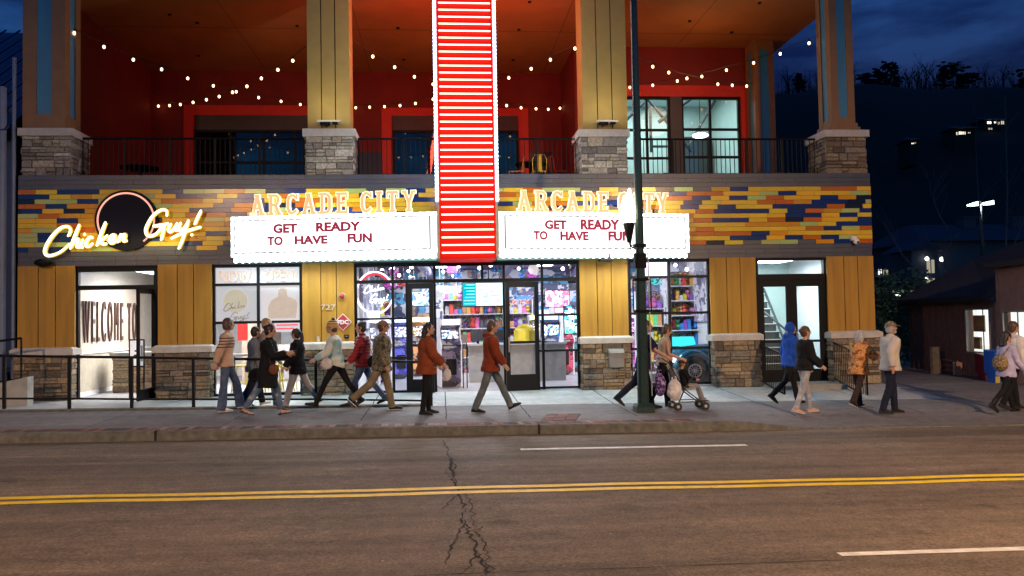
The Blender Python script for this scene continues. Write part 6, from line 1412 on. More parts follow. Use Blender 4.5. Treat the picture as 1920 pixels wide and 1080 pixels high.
def person(px, py, Hm, face, label, legs, arms, top, pants, shoes, hair, sk='light', lean=3, hyaw=0, hpitch=0, sex='f', acc=(), group=None, fat=1., at_=None, seed=0, shear=None, hip=None, seat=None, feet=True):
    if at_: x, Y, z = at_
    else: x, Y, z = gp(px, py)
    s = Hm/1.75; sw = (.88 if sex == 'f' else 1.0); hw = 1.06 if sex == 'f' else 1.0; fat_ = fat
    V = Vector
    # --- skeleton (unit = 1.75 m figure) ---
    def legj(p, sy):
        th, kb, fp = [R(v) for v in p[:3]]; ab = R(p[3]) if len(p) > 3 else R(1.5)
        h = V((0, sy*.09*hw, 0)); d1 = V((math.sin(th), sy*math.sin(ab), -math.cos(th))).normalized(); k = h+d1*.435
        d2 = V((math.sin(th-kb), sy*math.sin(ab)*.5, -math.cos(th-kb))).normalized(); a = k+d2*.425
        fd = V((math.cos(fp), sy*.12, math.sin(fp))).normalized(); dn = V((math.sin(fp), 0, -math.cos(fp)))
        heel = a-fd*.055+dn*.075; toe = a+fd*.185+dn*.078
        return h, k, a, fd, dn, heel, toe
    Ls = [legj(legs[0], 1), legj(legs[1], -1)]
    hz_ = -min(min(l_[5].z, l_[6].z) for l_ in Ls)+.006 if seat is None else seat/s
    O = V((0, 0, hz_)); Ls = [tuple((O+q if i in (0,1,2,5,6) else q) for i, q in enumerate(l_)) for l_ in Ls]
    la = R(lean); ax = V((math.sin(la), 0, math.cos(la))); fwv = V((math.cos(la), 0, -math.sin(la)))
    sh = O+ax*.50; HC = O+ax*.70+fwv*.015; hm = (Matrix.Rotation(R(hyaw), 3, 'Z') @ Matrix.Rotation(R(hpitch), 3, 'Y')); hm4 = hm
    def armj(p, sy):
        f_, e_, ab = R(p[0]), R(p[1]), R(p[2]); inw = R(p[3]) if len(p) > 3 else 0
        a = sh+V((0, sy*.175*sw, -.02)); d1 = V((math.sin(f_)*math.cos(ab), sy*math.sin(ab), -math.cos(f_)*math.cos(ab))).normalized(); e = a+d1*.285
        d2 = V((math.sin(f_+e_)*math.cos(inw), -sy*math.sin(inw)+sy*math.sin(ab)*.4, -math.cos(f_+e_)*math.cos(inw))).normalized(); w_ = e+d2*.25
        return a, e, w_, d2, sy
    As = [armj(arms[0], 1), armj(arms[1], -1)]
    SC_ = lambda b: setattr(b, 'v', [(v[0]*s, v[1]*s, v[2]*s) for v in b.v])
    Yv = (0, 1, 0)
    TOR = [(-.10,.085,.11*hw),(-.02,.112,.155*hw),(.06,.108,.16*hw),(.16,.09*fat_,.135*fat_),(.27,.098*fat_,.142*sw*fat_),(.38,.113*fat_**.5,.165*sw),(.46,.10,.172*sw),(.51,.078,.14*sw),(.545,.056,.075)]
    # --- body ---
    b = MB()
    b.tube([O+ax*d for d, _, _ in TOR], [q*.94 for _, q, _ in TOR], 16, ry=[q*.96 for _, _, q in TOR], side=Yv)
    b.tube([O+ax*.52, O+ax*.60+fwv*.005, HC+V((0,0,-.06))], [.056,.05,.05], 10)
    R3 = hm; hc = lambda v: HC+R3 @ V(v)
    def hball(c, r, rx, rz, nu=14, nv=10): b.ball(hc(c), r, nu, nv, rx=rx, rz=rz, rot=R3)
    hball((0,0,.012), .077, .095, .108); hball((.022,0,-.045), .058, .068, .066); hball((.062,0,-.080), .026, .028, .026)
    b.tube([hc((.088,0,.022)), hc((.108,0,-.008)), hc((.112,0,-.020)), hc((.092,0,-.028))], [.008,.013,.014,.009], 7)
    b.tube([hc((.080,-.02,-.052)), hc((.090,0,-.050)), hc((.080,.02,-.052))], .009, 6)
    for sy in (-1, 1): b.ball(hc((-.004, sy*.079, -.004)), .012, 8, 6, rx=.018, rz=.03, rot=R3)
    for (a, e, w_, d2, sy) in As:
        b.tube([a, a.lerp(e,.5), e, e.lerp(w_,.3), w_], [.048,.043,.036,.038,.025], 10)
        pn = d2.cross(V((1,0,0))); pn = pn.normalized() if pn.length > .2 else V((0,-sy,0)); 
        wd = V((0,1,0)).cross(d2); wd = wd.normalized() if wd.length > .2 else V((1,0,0))
        nn = V((0,-sy,0)); p0 = w_; p1 = w_+d2*.085
        b.tube([p0, p0+d2*.03, p1], [.022,.036,.038], 8, ry=[.018,.015,.013], side=nn)
        for k in range(4):
            off = wd*(.027-.018*k); ln = (.068,.078,.074,.058)[k]; q0 = p1+off-d2*.008
            cu = nn*.35; q1 = q0+(d2+cu*.5).normalized()*ln*.45; q2 = q1+(d2+cu*1.6).normalized()*ln*.32; q3 = q2+(d2*.6+cu*2.4).normalized()*ln*.25
            b.tube([q0,q1,q2,q3], [.0098,.009,.0085,.0075], 6)
        t0 = p0+d2*.025+wd*.028; b.tube([t0, t0+(wd*.8+d2*.6+nn*.3).normalized()*.035, t0+(wd*.5+d2*.9+nn*.5).normalized()*.062], [.012,.0105,.009], 6)
    for (h, k, a, fd, dn, heel, toe) in Ls:
        b.tube([h, h.lerp(k,.4), k, k.lerp(a,.3), a], [.076,.064,.046,.047,.031], 12)
        b.tube([a-fd*.04+dn*.03, a+fd*.03+dn*.04, a+fd*.12+dn*.055, a+fd*.185+dn*.060], [.034,.036,.026,.016], 8, ry=[.03,.036,.042,.032], side=Yv)
    SC_(b)
    body = vox(b, 'person', skin(sk), None, .0072*s, 1)
    body.location = (x, Y, z); body.rotation_euler = (0, 0, R(face)); tag(body, label, 'person', group)
    def child(fn, name, m, size=.012, disp=None, it=3):
        q = MB(); fn(q); SC_(q); return vox(q, name, m, body, size*s, it, disp)
    def plain(fn, name, m, smooth=True):
        q = MB(); fn(q); SC_(q); me_o = q.build(name, m, origin=(0,0,0), smooth=smooth); me_o.parent = body; return me_o
    # eyes, brows, mouth
    for sy in (-1, 1): plain(lambda q: q.ball(hc((.083, sy*.030, .012)), .010, 8, 6), 'eye', mat('eye_dark', (.03,.02,.018), .2, var=0))
    plain(lambda q: [q.tube([hc((.083, sy*.046, .032)), hc((.090, sy*.016, .034))], .005, 5) for sy in (-1,1)], 'eyebrows', hair[1] if hair and hair[1] else MATS['eye_dark'])
    plain(lambda q: q.tube([hc((.080,-.021,-.052)), hc((.0955,0,-.0495)), hc((.080,.021,-.052))], .006, 6), 'lips', mat('lips_rose', (.35,.11,.09), .5, var=0))
    # --- trousers ---
    kind, mt, fl = pants[:3]        # fl: radii thigh, knee, ankle
    end = pants[3] if len(pants) > 3 else 1.0
    def pf(q):
        q.tube([O+ax*d for d in (-.12,-.02,.08,.13)], [.088,.12*fat_,.108*fat_,.10*fat_], 14, ry=[.11*hw,.162*hw,.155*hw*fat_**.5,.148*fat_], side=Yv)
        for (h, k, a, fd, dn, heel, toe) in Ls:
            an = k.lerp(a, end) + (dn*.045 if end == 1 else V((0,0,0)))*(1 if kind == 'flare' else .6)
            q.tube([h+V((0,0,.01)), h.lerp(k,.35), k, k.lerp(a,.45*end), an], [fl[0],fl[0]*.9,fl[1],(fl[1]+fl[2])/2,fl[2]], 14)
    child(pf, 'trousers' if kind != 'skirt' else 'leggings', mt, .012, folds(.006 if fl[1] > .056 else .002, 9, seed+3))
    # --- shoes ---
    if feet:
        sk_, sm_, so_ = shoes
        for (h, k, a, fd, dn, heel, toe) in Ls:
            def sf(q):
                q.tube([a-fd*.062+dn*.045, a-fd*.02+dn*.035, a+fd*.05+dn*.032, a+fd*.12+dn*.046, a+fd*.19+dn*.056, a+fd*.205+dn*.06], [.03,.046,.045,.033,.022,.012], 10, ry=[.028,.038,.042,.046,.04,.02], side=Yv)
                if sk_ == 'boot': q.tube([a-dn*.14, a+dn*.03], [.052,.044], 10)
            def sl(q): q.tube([a-fd*.066+dn*.070, a+fd*.05+dn*.070, a+fd*.14+dn*.070, a+fd*.205+dn*.068], [.010,.010,.010,.008], 8, ry=[.034,.040,.048,.030], side=Yv)
            if sk_ == 'sandal':
                plain(sl, 'sandal', sm_)
                plain(lambda q: [q.tube([a+fd*.07+dn*.07+V((0,-.045,0)), a+fd*.09+dn*.022, a+fd*.07+dn*.07+V((0,.045,0))], .011, 6), q.tube([a-fd*.02+dn*.05+V((0,-.04,0)), a+fd*.03+dn*.0, a-fd*.02+dn*.05+V((0,.04,0))], .010, 6)], 'strap', sm_)
            else:
                o_ = child(sf, 'shoe', sm_, .009, None, 2); so = plain(sl, 'sole', so_); so.parent = o_
    # --- top ---
    tk, tm, ease, hem, slv, dmp = top     # kind, material, ease, hem below pelvis, sleeve 0..1, fold amp
    def tf(q):
        st = [(d, r_+ease, w_+ease) for d, r_, w_ in TOR if d >= -.02]
        if fat_ > 1: st = [(d, r_+(fat_-1)*.03, w_) for d, r_, w_ in st]
        low = []
        for k in range(3): dd = -hem*(1-k/3.) ; low.append((dd-.03 if k < 2 else -.03-hem*.2, .118+ease*1.25+hem*.10*(1-k/3), .158*hw+ease*1.15+hem*.12*(1-k/3)))
        st = [q_ for q_ in low if q_[0] < -.02]+st
        st[-1] = (st[-1][0], .064, .082)
        q.tube([O+(ax*d if d > -.05 else V((ax.x*.4*d, 0, d))) for d, _, _ in st], [a_ for _, a_, _ in st], 20, ry=[c_ for _, _, c_ in st], side=Yv)
        for (a, e, w_, d2, sy) in As:
            if slv > .99: P_ = [a+V((0,-sy*.03,.0)), a, a.lerp(e,.5), e, e.lerp(w_,.5), w_+d2*.0]; rr_ = [.05+ease*.6,.056+ease*.6,.05+ease*.8,.044+ease*.85,.042+ease*.85,.034+ease*.7]
            elif slv > .5: P_ = [a+V((0,-sy*.03,0)), a, a.lerp(e,.5), e, e.lerp(w_,.35)]; rr_ = [.05+ease*.6,.056+ease*.6,.052+ease*.8,.045+ease,.045+ease]
            elif slv > .1: P_ = [a+V((0,-sy*.03,0)), a, a.lerp(e,.55), a.lerp(e,.85)]; rr_ = [.05+ease*.6,.055+ease*.6,.055+ease,.055+ease]
            else: P_ = None
            if P_: q.tube(P_, rr_, 12)
        if tk == 'hoodie': q.tube([sh+V((-.02,.10,.04)), sh+V((-.085,.07,.055)), sh+V((-.115,0,.045)), sh+V((-.085,-.07,.055)), sh+V((-.02,-.10,.04)), sh+V((.05,-.06,.03))], [.03,.045,.055,.045,.03,.02], 8)
        if tk in ('jacket','coat','puffer','shirt'): q.tube([O+ax*.52, O+ax*.575+fwv*(-.004)], [.075,.068], 12)
    dd_ = folds(dmp, 8, seed)
    if tk == 'puffer': f0 = dd_; dd_ = lambda co: f0(co)+.011*abs(math.sin(co.z*math.pi/.062))-.004
    tp = child(tf, {'coat':'coat','puffer':'puffer_jacket','jacket':'jacket','hoodie':'hoodie','shirt':'shirt'}.get(tk, 'top'), tm, .012, dd_)
    if slv < .1: pass
    # --- hair ---
    if hair:
        hk, hmx = hair
        def hf(q):
            if hk != 'bald':
                q.ball(hc((-.016,0,.026)), .086, 16, 12, rx=.098, rz=.103, rot=R3); q.ball(hc((-.040,0,-.02)), .076, 14, 10, rx=.068, rz=.085, rot=R3)
            if hk == 'bun': q.ball(hc((-.075,0,.085)), .040, 10, 8)
            if hk == 'bunlow': q.ball(hc((-.115,0,.03)), .038, 10, 8)
            if hk == 'pony': q.tube([hc((-.085,0,.04)), hc((-.15,0,.01)), hc((-.165,.01,-.12)), hc((-.14,.02,-.27)), hc((-.12,.02,-.38))], [.026,.034,.040,.032,.010], 8)
            if hk == 'long': q.tube([hc((-.04,0,.05)), hc((-.085,0,-.05)), hc((-.10,0,-.17)), hc((-.10,0,-.29))], [.06,.055,.05,.02], 12, ry=[.085,.088,.09,.05], side=Yv)
            if hk == 'bob': q.tube([hc((-.02,0,.05)), hc((-.03,0,-.03)), hc((-.035,0,-.10))], [.09,.085,.06], 12, ry=[.09,.096,.085], side=Yv)
            if hk == 'shag': q.tube([hc((-.03,0,.04)), hc((-.045,0,-.05)), hc((-.06,0,-.15))], [.09,.085,.05], 12, ry=[.095,.105,.09], side=Yv)
            if hk == 'braid': q.tube([hc((-.08,0,-.02)), hc((-.11,-.02,-.10)), hc((-.12,-.02,-.18)), hc((-.11,-.02,-.26)), hc((-.10,-.02,-.34)), hc((-.1,-.02,-.42))], [.036,.03,.036,.028,.032,.012], 8)
        if hk != 'bald': child(hf, 'hair', hmx, .008, folds(.006, 26, seed), 2)
        if hk == 'beard' : pass
    M = body.matrix_basis
    for a_ in acc:
        k_ = a_[0]
        if k_ == 'cap':
            plain(lambda q: (q.ball(hc((-.012,0,.040)), .090, 16, 10, rx=.106, rz=.092, rot=R3), q.hexa([hc((.07,-.075,.048)),hc((.165,-.055,.028)),hc((.165,.055,.028)),hc((.07,.075,.048))],[hc((.07,-.075,.056)),hc((.165,-.055,.036)),hc((.165,.055,.036)),hc((.07,.075,.056))])), 'cap', a_[1])
        if k_ == 'beanie':
            plain(lambda q: q.ball(hc((-.016,0,.045)), .094, 18, 14, rx=.108, rz=.112, rot=R3), 'beanie', a_[1])
            plain(lambda q: q.ball(hc((-.03,0,.165)), .036, 10, 8), 'pompom', a_[2])
        if k_ == 'hood': child(lambda q: (q.ball(hc((-.03,0,.02)), .105, 14, 12, rx=.105, rz=.13), q.tube([hc((-.03,0,-.08)), sh+V((-.03,0,.05))], [.09,.10], 12)), 'hood', a_[1], .012, folds(.006, 9, 2))
        if k_ == 'beard': child(lambda q: (q.ball(hc((.045,0,-.075)), .052, 12, 8, rx=.052, rz=.04, rot=R3)), 'beard', a_[1], .008, folds(.004, 30), 1)
        if k_ == 'mask': plain(lambda q: q.ball(hc((.06,0,-.045)), .05, 12, 8, rx=.052, rz=.045, rot=R3), 'mask', a_[1])
    body['_s'] = s
    return dict(body=body, W=lambda v: Matrix.Translation(body.location) @ Matrix.Rotation(R(face), 4, 'Z') @ (V(v)*s), hands=[As[0][2]+As[0][3]*.09, As[1][2]+As[1][3]*.09], O=O, sh=sh, HC=HC, s=s)
def bag(p, off, rx, ry, rz, m, name, label, cat, strap=None, wm_=.006, soft=True, grp=None):
    """soft bag at person-local offset; strap: list of local points"""
    W = p['W']; c = W(off); b = MB(); b.ball((0,0,0), ry, 14, 10, rx=rx, rz=rz)
    if soft:
        b.v = [(v[0]*(1+.12*(v[2] < 0)), v[1], v[2]*(1.0 if v[2] < 0 else .85)) for v in b.v]
    t = thing(name, label, cat, c, grp, p['body'].rotation_euler.z)
    rzm = Matrix.Translation(c) @ Matrix.Rotation(t.rotation_euler.z, 4, 'Z'); b.v = [tuple(rzm @ Vector(v)) for v in b.v]
    b.build('bag_body', m, t, smooth=True)
    if strap: q = MB(); q.tube([W(v) for v in strap], wm_, 6); q.build('strap', m, t)
    return t
DEN = ramp_mat('denim_blue', 'n', [(.0,(.035,.055,.11)),(.45,(.05,.08,.15)),(.62,(.09,.13,.21))], 9, const=False)
DEN2 = ramp_mat('denim_ripped', 'n', [(.0,(.05,.085,.15)),(.50,(.09,.14,.23)),(.62,(.20,.25,.32)),(.70,(.42,.40,.38))], 7, const=False)
DENG = ramp_mat('denim_grey', 'n', [(.0,(.06,.075,.085)),(.5,(.09,.11,.12)),(.7,(.15,.17,.18))], 9, const=False)
GRJ = ramp_mat('grey_jeans', 'n', [(.0,(.20,.21,.24)),(.5,(.30,.31,.34)),(.66,(.48,.46,.46))], 8, const=False)
GRP = ramp_mat('pale_grey_trousers', 'n', [(.0,(.26,.25,.25)),(.7,(.40,.38,.37))], 6, const=False)
BLK = cloth('black', (.010,.010,.012)); NAVY = cloth('navy', (.012,.018,.06)); DNAV = cloth('dark_navy', (.012,.016,.032)); KHK = cloth('khaki', (.20,.16,.10))
RUST = cloth('rust', (.22,.050,.018)); RUST2 = cloth('brick_red', (.20,.036,.014)); GREY = cloth('slate_grey', (.15,.17,.20)); CREAM = cloth('cream', (.60,.50,.40)); BLUE = cloth('royal_blue', (.015,.07,.38)); LIL = cloth('lilac', (.42,.40,.60))
MAR = cloth('crimson', (.22,.014,.022), .5); WHT = cloth('white', (.62,.60,.60)); CAMO = ramp_mat('camouflage', 'n', [(.0,(.015,.016,.012)),(.40,(.10,.09,.05)),(.50,(.20,.15,.09)),(.58,(.05,.06,.03)),(.66,(.30,.25,.17))], 15)
TIE = ramp_mat('tie_dye', 'n', [(.0,(.12,.30,.42)),(.45,(.30,.48,.50)),(.55,(.58,.62,.56)),(.8,(.62,.60,.45))], 4, const=False)
STRP = ramp_mat('striped_sweater', 'z', [(.0,(.50,.32,.22)),(.36,(.50,.32,.22)),(.70,(.06,.03,.03)),(.712,(.50,.32,.22)),(.735,(.06,.03,.03)),(.747,(.52,.36,.26)),(.768,(.06,.03,.03)),(.78,(.52,.36,.26)),(.80,(.06,.03,.03)),(.812,(.52,.36,.26))], zr_=(0,1.75), rough=.95)
ORB = ramp_mat('orange_pattern', 'n', [(.0,(.22,.07,.02)),(.42,(.50,.20,.04)),(.52,(.62,.33,.12)),(.60,(.35,.13,.04)),(.68,(.65,.45,.28))], 13)
BEAN = ramp_mat('beanie_stripes', 'z', [(0,(.4,.1,.05))]+[(.5+.0, (.5,.3,.1))]+[(.86+.012*i, [(.55,.38,.12),(.30,.06,.03),(.55,.5,.42),(.12,.05,.03)][i % 4]) for i in range(10)], zr_=(0,1.9), rough=.95)
HB = lambda n, c: mat('hair_'+n, c, .5, var=.35, scale=40)
BRN, DBR, BLD, GRYH, BLKH = HB('brown', (.075,.04,.022)), HB('dark', (.018,.010,.008)), HB('blond', (.30,.20,.10)), HB('grey', (.36,.35,.36)), HB('black', (.010,.009,.010))
SHB = cloth('shoe_black', (.012,.012,.013), .4); SHW = mat('shoe_white', (.6,.58,.55), .5, var=.05); SHP = mat('shoe_pink', (.55,.32,.25), .5, var=.05); SOLW = mat('sole_white', (.6,.58,.55), .6, var=.05); SOLB = mat('sole_dark', (.03,.025,.02), .6, var=0); SHD = cloth('shoe_brown', (.03,.02,.015), .5)
RG = (.088,.062,.055); SK = (.090,.060,.046); FLR = (.09,.07,.088); WD = (.095,.075,.065)
W1_, W2_ = (26,6,12), (-20,22,-32)       # leading leg, trailing leg
p1 = person(424, 772, 1.79, 12, 'person in a peach sweater with dark shoulder stripes and flared jeans, leftmost walker', ((24,14,4),(-4,2,0)), ((-22,8,10),(-26,10,14)), ('top', STRP, .03, .06, 1, .012), ('flare', DEN, FLR), ('shoe', SHW, SOLW), ('bob', BRN), hyaw=20, seed=1, group=None)
p2 = person(476, 763, 1.62, 35, 'person in a grey shirt seen from behind, carrying a black bag, second from the left', ((20,8,6),(-14,16,-18)), ((10,20,8),(-6,15,10)), ('shirt', GREY, .03, .14, 1, .01), ('wide', DNAV, WD), ('shoe', SHW, SOLW), ('short', DBR), hyaw=10, seed=2)
bag(p2, (-.05,-.27,.72), .17, .07, .15, BLK, 'handbag', 'black shoulder bag hanging on the person in the grey shirt', 'bag', [(-.1,-.27,.85),(-.02,-.2,1.15),(0,-.16,1.36),(.06,-.2,1.15),(.02,-.27,.85)])
p2b = person(497, 762, 1.80, 10, 'tall blond person half hidden behind the walker in the long black coat', ((18,8,4),(-16,18,-22)), ((12,25,6),(-10,15,6)), ('shirt', cloth('dusty', (.28,.22,.2)), .02, .08, 1, .01), ('jean', DEN, RG), ('shoe', SHD, SOLB), ('short', BLD), sex='m', seed=3)
p3 = person(502, 780, 1.70, 0, 'person in a long black coat and ripped jeans looking down at a phone', ((20,10,8,3),(-21,14,-14,3)), ((18,78,6,12),(20,82,6,12)), ('coat', BLK, .045, .34, 1, .014), ('jean', DEN2, (.09,.068,.056), .93), ('sandal', cloth('sandal_black', (.02,.015,.012)), None), ('bunlow', DBR), hpitch=16, lean=4, seed=4)
hh = p3['hands']; mid = (hh[0]+hh[1])/2; c = p3['W'](mid+Vector((.03,0,.03))); t = thing('phone', 'dark smartphone held by the person in the long black coat', 'phone', c); b = MB(); b.box(-.05,.05,-.036,.036,-.004,.004); b.v = [tuple(Matrix.Translation(c) @ Matrix.Rotation(R(-25),4,'Y') @ Vector(v)) for v in b.v]; b.build('case', M_blk, t); b = MB(); b.box(-.046,.046,-.032,.032,.004,.0055); b.v = [tuple(Matrix.Translation(c) @ Matrix.Rotation(R(-25),4,'Y') @ Vector(v)) for v in b.v]; b.build('screen', emis('phone_screen', (.6,.7,.9), .6), t)
bag(p3, (.16,-.22,.90), .09, .05, .11, cloth('tan_leather', (.16,.06,.03), .5), 'handbag', 'small brown handbag at the hip of the person in the long coat', 'bag', [(.1,-.22,1.0),(.05,-.2,1.2),(0,-.14,1.42),(-.05,-.16,1.25)])
p4 = person(560, 765, 1.60, 178, 'person in a black jacket and pale grey jeans with a long dark ponytail, walking left', ((20,6,12,2),(-22,16,-20,2)), ((14,22,8),(8,30,8)), ('jacket', BLK, .045, .14, 1, .012), ('wide', GRP, WD), ('shoe', SHB, SOLW), ('pony', DBR), seed=5, hyaw=-18)
p5 = person(632, 766, 1.76, 182, 'person in a striped pompom beanie, tie dyed top and black leggings striding left', ((30,6,16),(-28,8,-30)), ((24,36,8),(4,40,8)), ('top', TIE, .035, .02, 1, .012), ('jean', BLK, SK), ('boot', SHB, SOLB), ('short', BRN), acc=(('beanie', BEAN, DBR),), seed=6, lean=6)
bag(p5, (.17,.20,.90), .11, .06, .12, WHT, 'handbag', 'round white handbag at the side of the person in the beanie', 'bag', [(.17,.22,1.0),(.08,.22,1.2),(.0,.15,1.42),(-.08,.1,1.3)])
p6 = person(683, 762, 1.74, 184, 'person in a crimson quilted puffer jacket and jeans with hair in a bun', ((24,10,6),(-20,20,-20)), ((20,20,8),(-8,18,10)), ('puffer', MAR, .05, .06, 1, .004), ('jean', DEN, RG), ('shoe', SHB, SOLB), ('bun', BLKH), seed=7)
bag(p6, (-.20,.24,.92), .12, .06, .14, BLK, 'handbag', 'black bag with small pale emblem between the puffer jacket and the camouflage jacket', 'bag', [(-.2,.24,1.02),(-.1,.2,1.25),(0,.12,1.44)])
b = MB(); c = p6['W']((-.21,.305,.93)); b.tube([(c.x,c.y-.004,c.z),(c.x,c.y+.004,c.z)], .035, 12); em = b.build('emblem', mat('emblem_pale', (.55,.55,.55), .5, var=0)); em.parent = [o for o in COL.objects if o.name.startswith('handbag')][-1]; em.matrix_parent_inverse = wm(em.parent).inverted()
p7 = person(716, 771, 1.75, 3, 'person in a camouflage jacket, khaki trousers and tan cap walking right', ((16,6,2),(-28,24,-42)), ((6,14,12),(2,14,14)), ('jacket', CAMO, .055, .10, 1, .012), ('wide', KHK, WD), ('shoe', SHB, SOLW), ('short', BRN), sk='tan', sex='m', fat=1.15, acc=(('cap', cloth('cap_tan', (.20,.13,.09))),), seed=8)
p8 = person(801, 778, 1.68, 8, 'person in a rust orange jacket with long dark hair, standing before the open doors', ((4,2,0),(-5,4,-4)), ((12,26,10),(16,30,14)), ('jacket', RUST, .06, .13, 1, .013), ('jean', BLK, (.088,.062,.046)), ('shoe', SHB, SOLB), ('long', BLKH), hyaw=-14, fat=1.12, seed=9)
h = p8['hands'][1]; bag(p8, (h.x+.02, h.y-.0, h.z-.14), .07, .05, .12, WHT, 'carrier_bag', 'small white carrier bag hanging from the hand of the person in rust orange', 'bag', [(h.x+.02,h.y,h.z-.05),(h.x,h.y,h.z+.02)])
p9 = person(921, 773, 1.77, -2, 'person in a rust red hoodie and grey blue jeans walking right past the right door', ((27,4,24),(-17,8,-4)), ((-2,20,12),(18,16,10)), ('hoodie', RUST2, .045, .10, 1, .012), ('jean', DENG, (.09,.07,.062)), ('shoe', SHB, SOLB), ('short', BRN), sex='m', seed=10)
p10 = person(1208, 768, 1.74, -2, 'person in a navy t-shirt and dark jeans pushing the stroller, half behind the lamp post', ((14,4,2),(-28,22,-38)), ((34,26,8),(30,30,8)), ('tshirt', NAVY, .03, .10, .3, .010), ('jean', DNAV, (.09,.07,.06)), ('shoe', SHB, SOLB), ('short', BLKH), sex='m', seed=11, lean=6)
p11 = person(1244, 764, 1.64, -4, 'person with a hair bun and cream vest top leaning over the stroller handle', ((12,8,0),(-16,12,-18)), ((8,60,6),(6,62,6)), ('vest', cloth('vest_tan', (.38,.30,.23)), .02, .03, 0, .006), ('skirt', BLK, (.10,.08,.06)), ('shoe', SHB, SOLB), ('bun', BRN), seed=12, lean=9, hpitch=22)
p12 = person(1484, 760, 1.66, 8, 'person in a royal blue hooded top and black trousers behind the black sweater', ((18,6,6),(-26,24,-40)), ((-8,18,8),(-6,18,8)), ('hoodie', BLUE, .05, .06, 1, .010), ('jean', BLK, RG), ('shoe', SHB, SOLB), ('braid', BLD), acc=(('hood', BLUE),), seed=13)
p13 = person(1511, 777, 1.63, 4, 'person in a black sweater, pale ripped jeans and pink sneakers walking right', ((12,4,2),(-13,12,-14)), ((6,30,10),(8,40,8)), ('top', BLK, .05, .03, 1, .012), ('jean', GRJ, (.092,.064,.05)), ('shoe', SHP, SOLW), ('bunlow', BRN), seed=14)
p14 = person(1612, 765, 1.52, 25, 'person with shaggy grey hair in an orange patterned blouse and dark trousers', ((14,8,2),(-18,18,-26)), ((30,36,14),(36,30,10)), ('shirt', ORB, .05, .14, .6, .013), ('wide', cloth('dark_brown', (.035,.022,.022)), (.09,.07,.065)), ('shoe', SHB, SOLW), ('shag', GRYH), lean=8, fat=1.15, seed=15)
p15 = person(1672, 777, 1.73, 2, 'person in a loose cream shirt and camouflage cap with a white beard, walking right', ((14,10,0),(-12,10,-6)), ((2,12,8),(-30,34,10)), ('shirt', cloth('ivory', (.50,.45,.40), var=.12), .05, .07, 1, .009), ('jean', DNAV, (.092,.07,.06)), ('shoe', SHD, SOLB), ('short', GRYH), sk='tan', sex='m', acc=(('cap', ramp_mat('cap_camo', 'n', [(0,(.12,.09,.06)),(.5,(.22,.17,.11)),(.6,(.10,.09,.05))], 22)), ('beard', GRYH)), seed=16)
p16 = person(1890, 775, 1.56, 10, 'person in a lilac top and black leggings with a woven backpack at the right edge', ((20,6,4),(-26,22,-40)), ((10,20,8),(14,24,8)), ('top', LIL, .03, .10, 1, .010), ('jean', BLK, SK), ('boot', SHB, SOLB), ('long', DBR), hyaw=-12, seed=17)
WOV = ramp_mat('woven_straw', 'n', [(0,(.10,.06,.03)),(.45,(.26,.18,.09)),(.6,(.38,.28,.15))], 30)
bag(p16, (-.19,-.04,1.08), .11, .15, .17, WOV, 'backpack', 'woven straw coloured backpack worn over the lilac top', 'bag', [(-.16,-.10,1.24),(-.02,-.13,1.42),(.10,-.13,1.28),(.02,-.13,1.05),(-.14,-.10,.98)], .014)
p17 = person(1903, 769, 1.70, 5, 'person in a white shirt and dark trousers behind the lilac top', ((12,4,0),(-18,14,-20)), ((20,60,8),(-8,20,8)), ('shirt', WHT, .04, .08, 1, .010), ('jean', BLK, RG), ('shoe', SHD, SOLB), ('short', BRN), sex='m', seed=18)
x, z = at(938, 640, 3.75)
p18 = person(0, 0, 1.7, 250, 'staff member in a bright blue shirt standing behind the grey counter', ((3,2,0),(-3,2,0)), ((10,40,10),(10,40,10)), ('tshirt', cloth('sky_blue', (.02,.20,.60)), .035, .08, .3, .008), ('jean', BLK, RG), ('shoe', SHB, SOLB), ('short', DBR), sex='m', at_=(x, 3.75, .09), seed=19, feet=True)
# stroller with seated child and bags
sx, sY, sz = gp(1288, 767)
st = thing('stroller', 'light folding stroller with dark frame pushed past the lamp post', 'stroller', (sx,sY,sz)); Mfr = mat('stroller_frame', (.05,.05,.055), .4, .5)
def SP(u, v, w_): return (sx+u, sY+v, sz+w_)
b = MB()
for v in (-.2,.2):
    b.tube([SP(-.52,v,1.0),SP(-.40,v,.92),SP(-.12,v,.42),SP(.30,v,.10)], .013, 6); b.tube([SP(-.24,v,.10),SP(-.10,v,.40),SP(.06,v,.62)], .013, 6); b.tube([SP(-.22,v,.16),SP(.24,v,.16)], .010, 6)
b.tube([SP(-.52,-.2,1.0),SP(-.52,.2,1.0)], .016, 6); b.tube([SP(-.3,-.2,.13),SP(-.3,.2,.13)], .010, 6); b.build('frame', Mfr, st)
for v in (-.2,.2):
    for u in (-.24,.30):
        for dv in (-.028,.028):
            b = MB(); b.tube([SP(u,v+dv-.012,.075),SP(u,v+dv+.012,.075)], .075, 18); w_ = b.build('wheel', mat('tyre_black'), st); b = MB(); b.tube([SP(u,v+dv-.015,.075),SP(u,v+dv+.015,.075)], .03, 12); b.build('hub', mat('hub_grey', (.4,.4,.42), .4), w_)
b = MB(); b.hexa([SP(-.16,-.18,.36),SP(.14,-.18,.40),SP(.14,.18,.40),SP(-.16,.18,.36)],[SP(-.16,-.18,.40),SP(.14,-.18,.43),SP(.14,.18,.43),SP(-.16,.18,.40)]); b.hexa([SP(-.30,-.18,.80),SP(-.16,-.18,.36),SP(-.16,.18,.36),SP(-.30,.18,.80)],[SP(-.27,-.18,.81),SP(-.12,-.18,.39),SP(-.12,.18,.39),SP(-.27,.18,.81)]); b.build('seat', mat('seat_grey', (.30,.28,.26), .8), st)
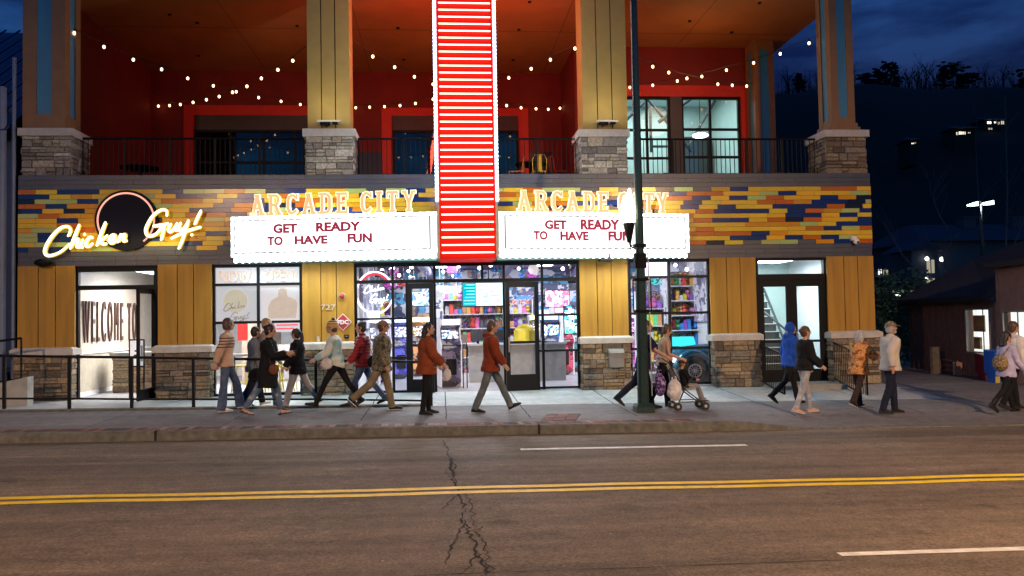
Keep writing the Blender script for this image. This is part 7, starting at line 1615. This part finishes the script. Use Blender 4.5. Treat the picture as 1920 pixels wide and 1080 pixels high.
b = MB(); b.box(sx+.20,sx+.36,sY-.17,sY+.17,sz+.16,sz+.18); b.build('footrest', Mfr, st)
ch = person(0, 0, 1.02, 0, 'small child in a dark hat and black top sitting in the stroller', ((84,62,0,8),(78,58,0,8)), ((34,44,8),(30,50,8)), ('top', BLK, .03, .02, 1, .006), ('jean', cloth('child_grey', (.25,.24,.24)), (.085,.065,.055)), ('shoe', cloth('child_shoe', (.10,.14,.22)), SOLW), ('short', BRN), at_=(sx-.03, sY, sz), seat=.47, lean=-8, acc=(('cap', cloth('hat_dark', (.02,.017,.015))),), seed=20)
def cbag(u, v, w_, rx, ry, rz, m, label, seed):
    q = MB(); q.ball((0,0,0), ry, 16, 12, rx=rx, rz=rz); q.tube([(-.05,0,rz*.7),(-.03,0,rz*1.25),(.03,0,rz*1.3),(.05,0,rz*.7)], .012, 6); o = vox(q, 'carrier_bag', m, None, .010, 2, folds(.018, 11, seed)); o.location = SP(u, v, w_); tag(o, label, 'bag')
cbag(-.33,-.31,.40,.14,.10,.20, WHT, 'white plastic carrier bag hanging on the side of the stroller', 3)
cbag(-.58,-.22,.50,.11,.09,.22, ramp_mat('purple_print', 'n', [(0,(.04,.02,.10)),(.48,(.16,.08,.30)),(.58,(.45,.40,.55)),(.66,(.05,.03,.1))], 16), 'purple patterned bag hanging on the stroller handle', 7)

bpy.data.scenes.remove(TMPS)

# ---- fallen leaves and grit on the road
rd = random.Random(91); b = MB()
for k in range(260):
    if rd.random() < .7: x = rd.uniform(-9, 9); y = rd.uniform(-13.5, -5.6); z = zr(x, 0)
    else: x = rd.uniform(-9, 11); y = rd.uniform(-5.2, -2.7); z = gz(x, y)
    r_ = rd.uniform(.008, .022); a = rd.uniform(0, 3.1); b.col = rd.choice([(.35,.30,.24),(.20,.14,.09),(.45,.42,.38),(.06,.05,.04)])
    q = [Vector((math.cos(a+t)*r_*(1 if i % 2 else .6), math.sin(a+t)*r_*(1 if i % 2 else .6), 0)) for i, t in enumerate((0,1.57,3.14,4.71))]
    b.add([Vector((x,y,z+.007))+v+Vector((0,0,rd.uniform(0,.006))) for v in q], [(0,1,2,3)])
b.build('road_grit', mat('grit', attr=True, rough=.9, var=.2, scale=20), kind='stuff', label='small leaves and grit scattered over the road and pavement', cat='grit')
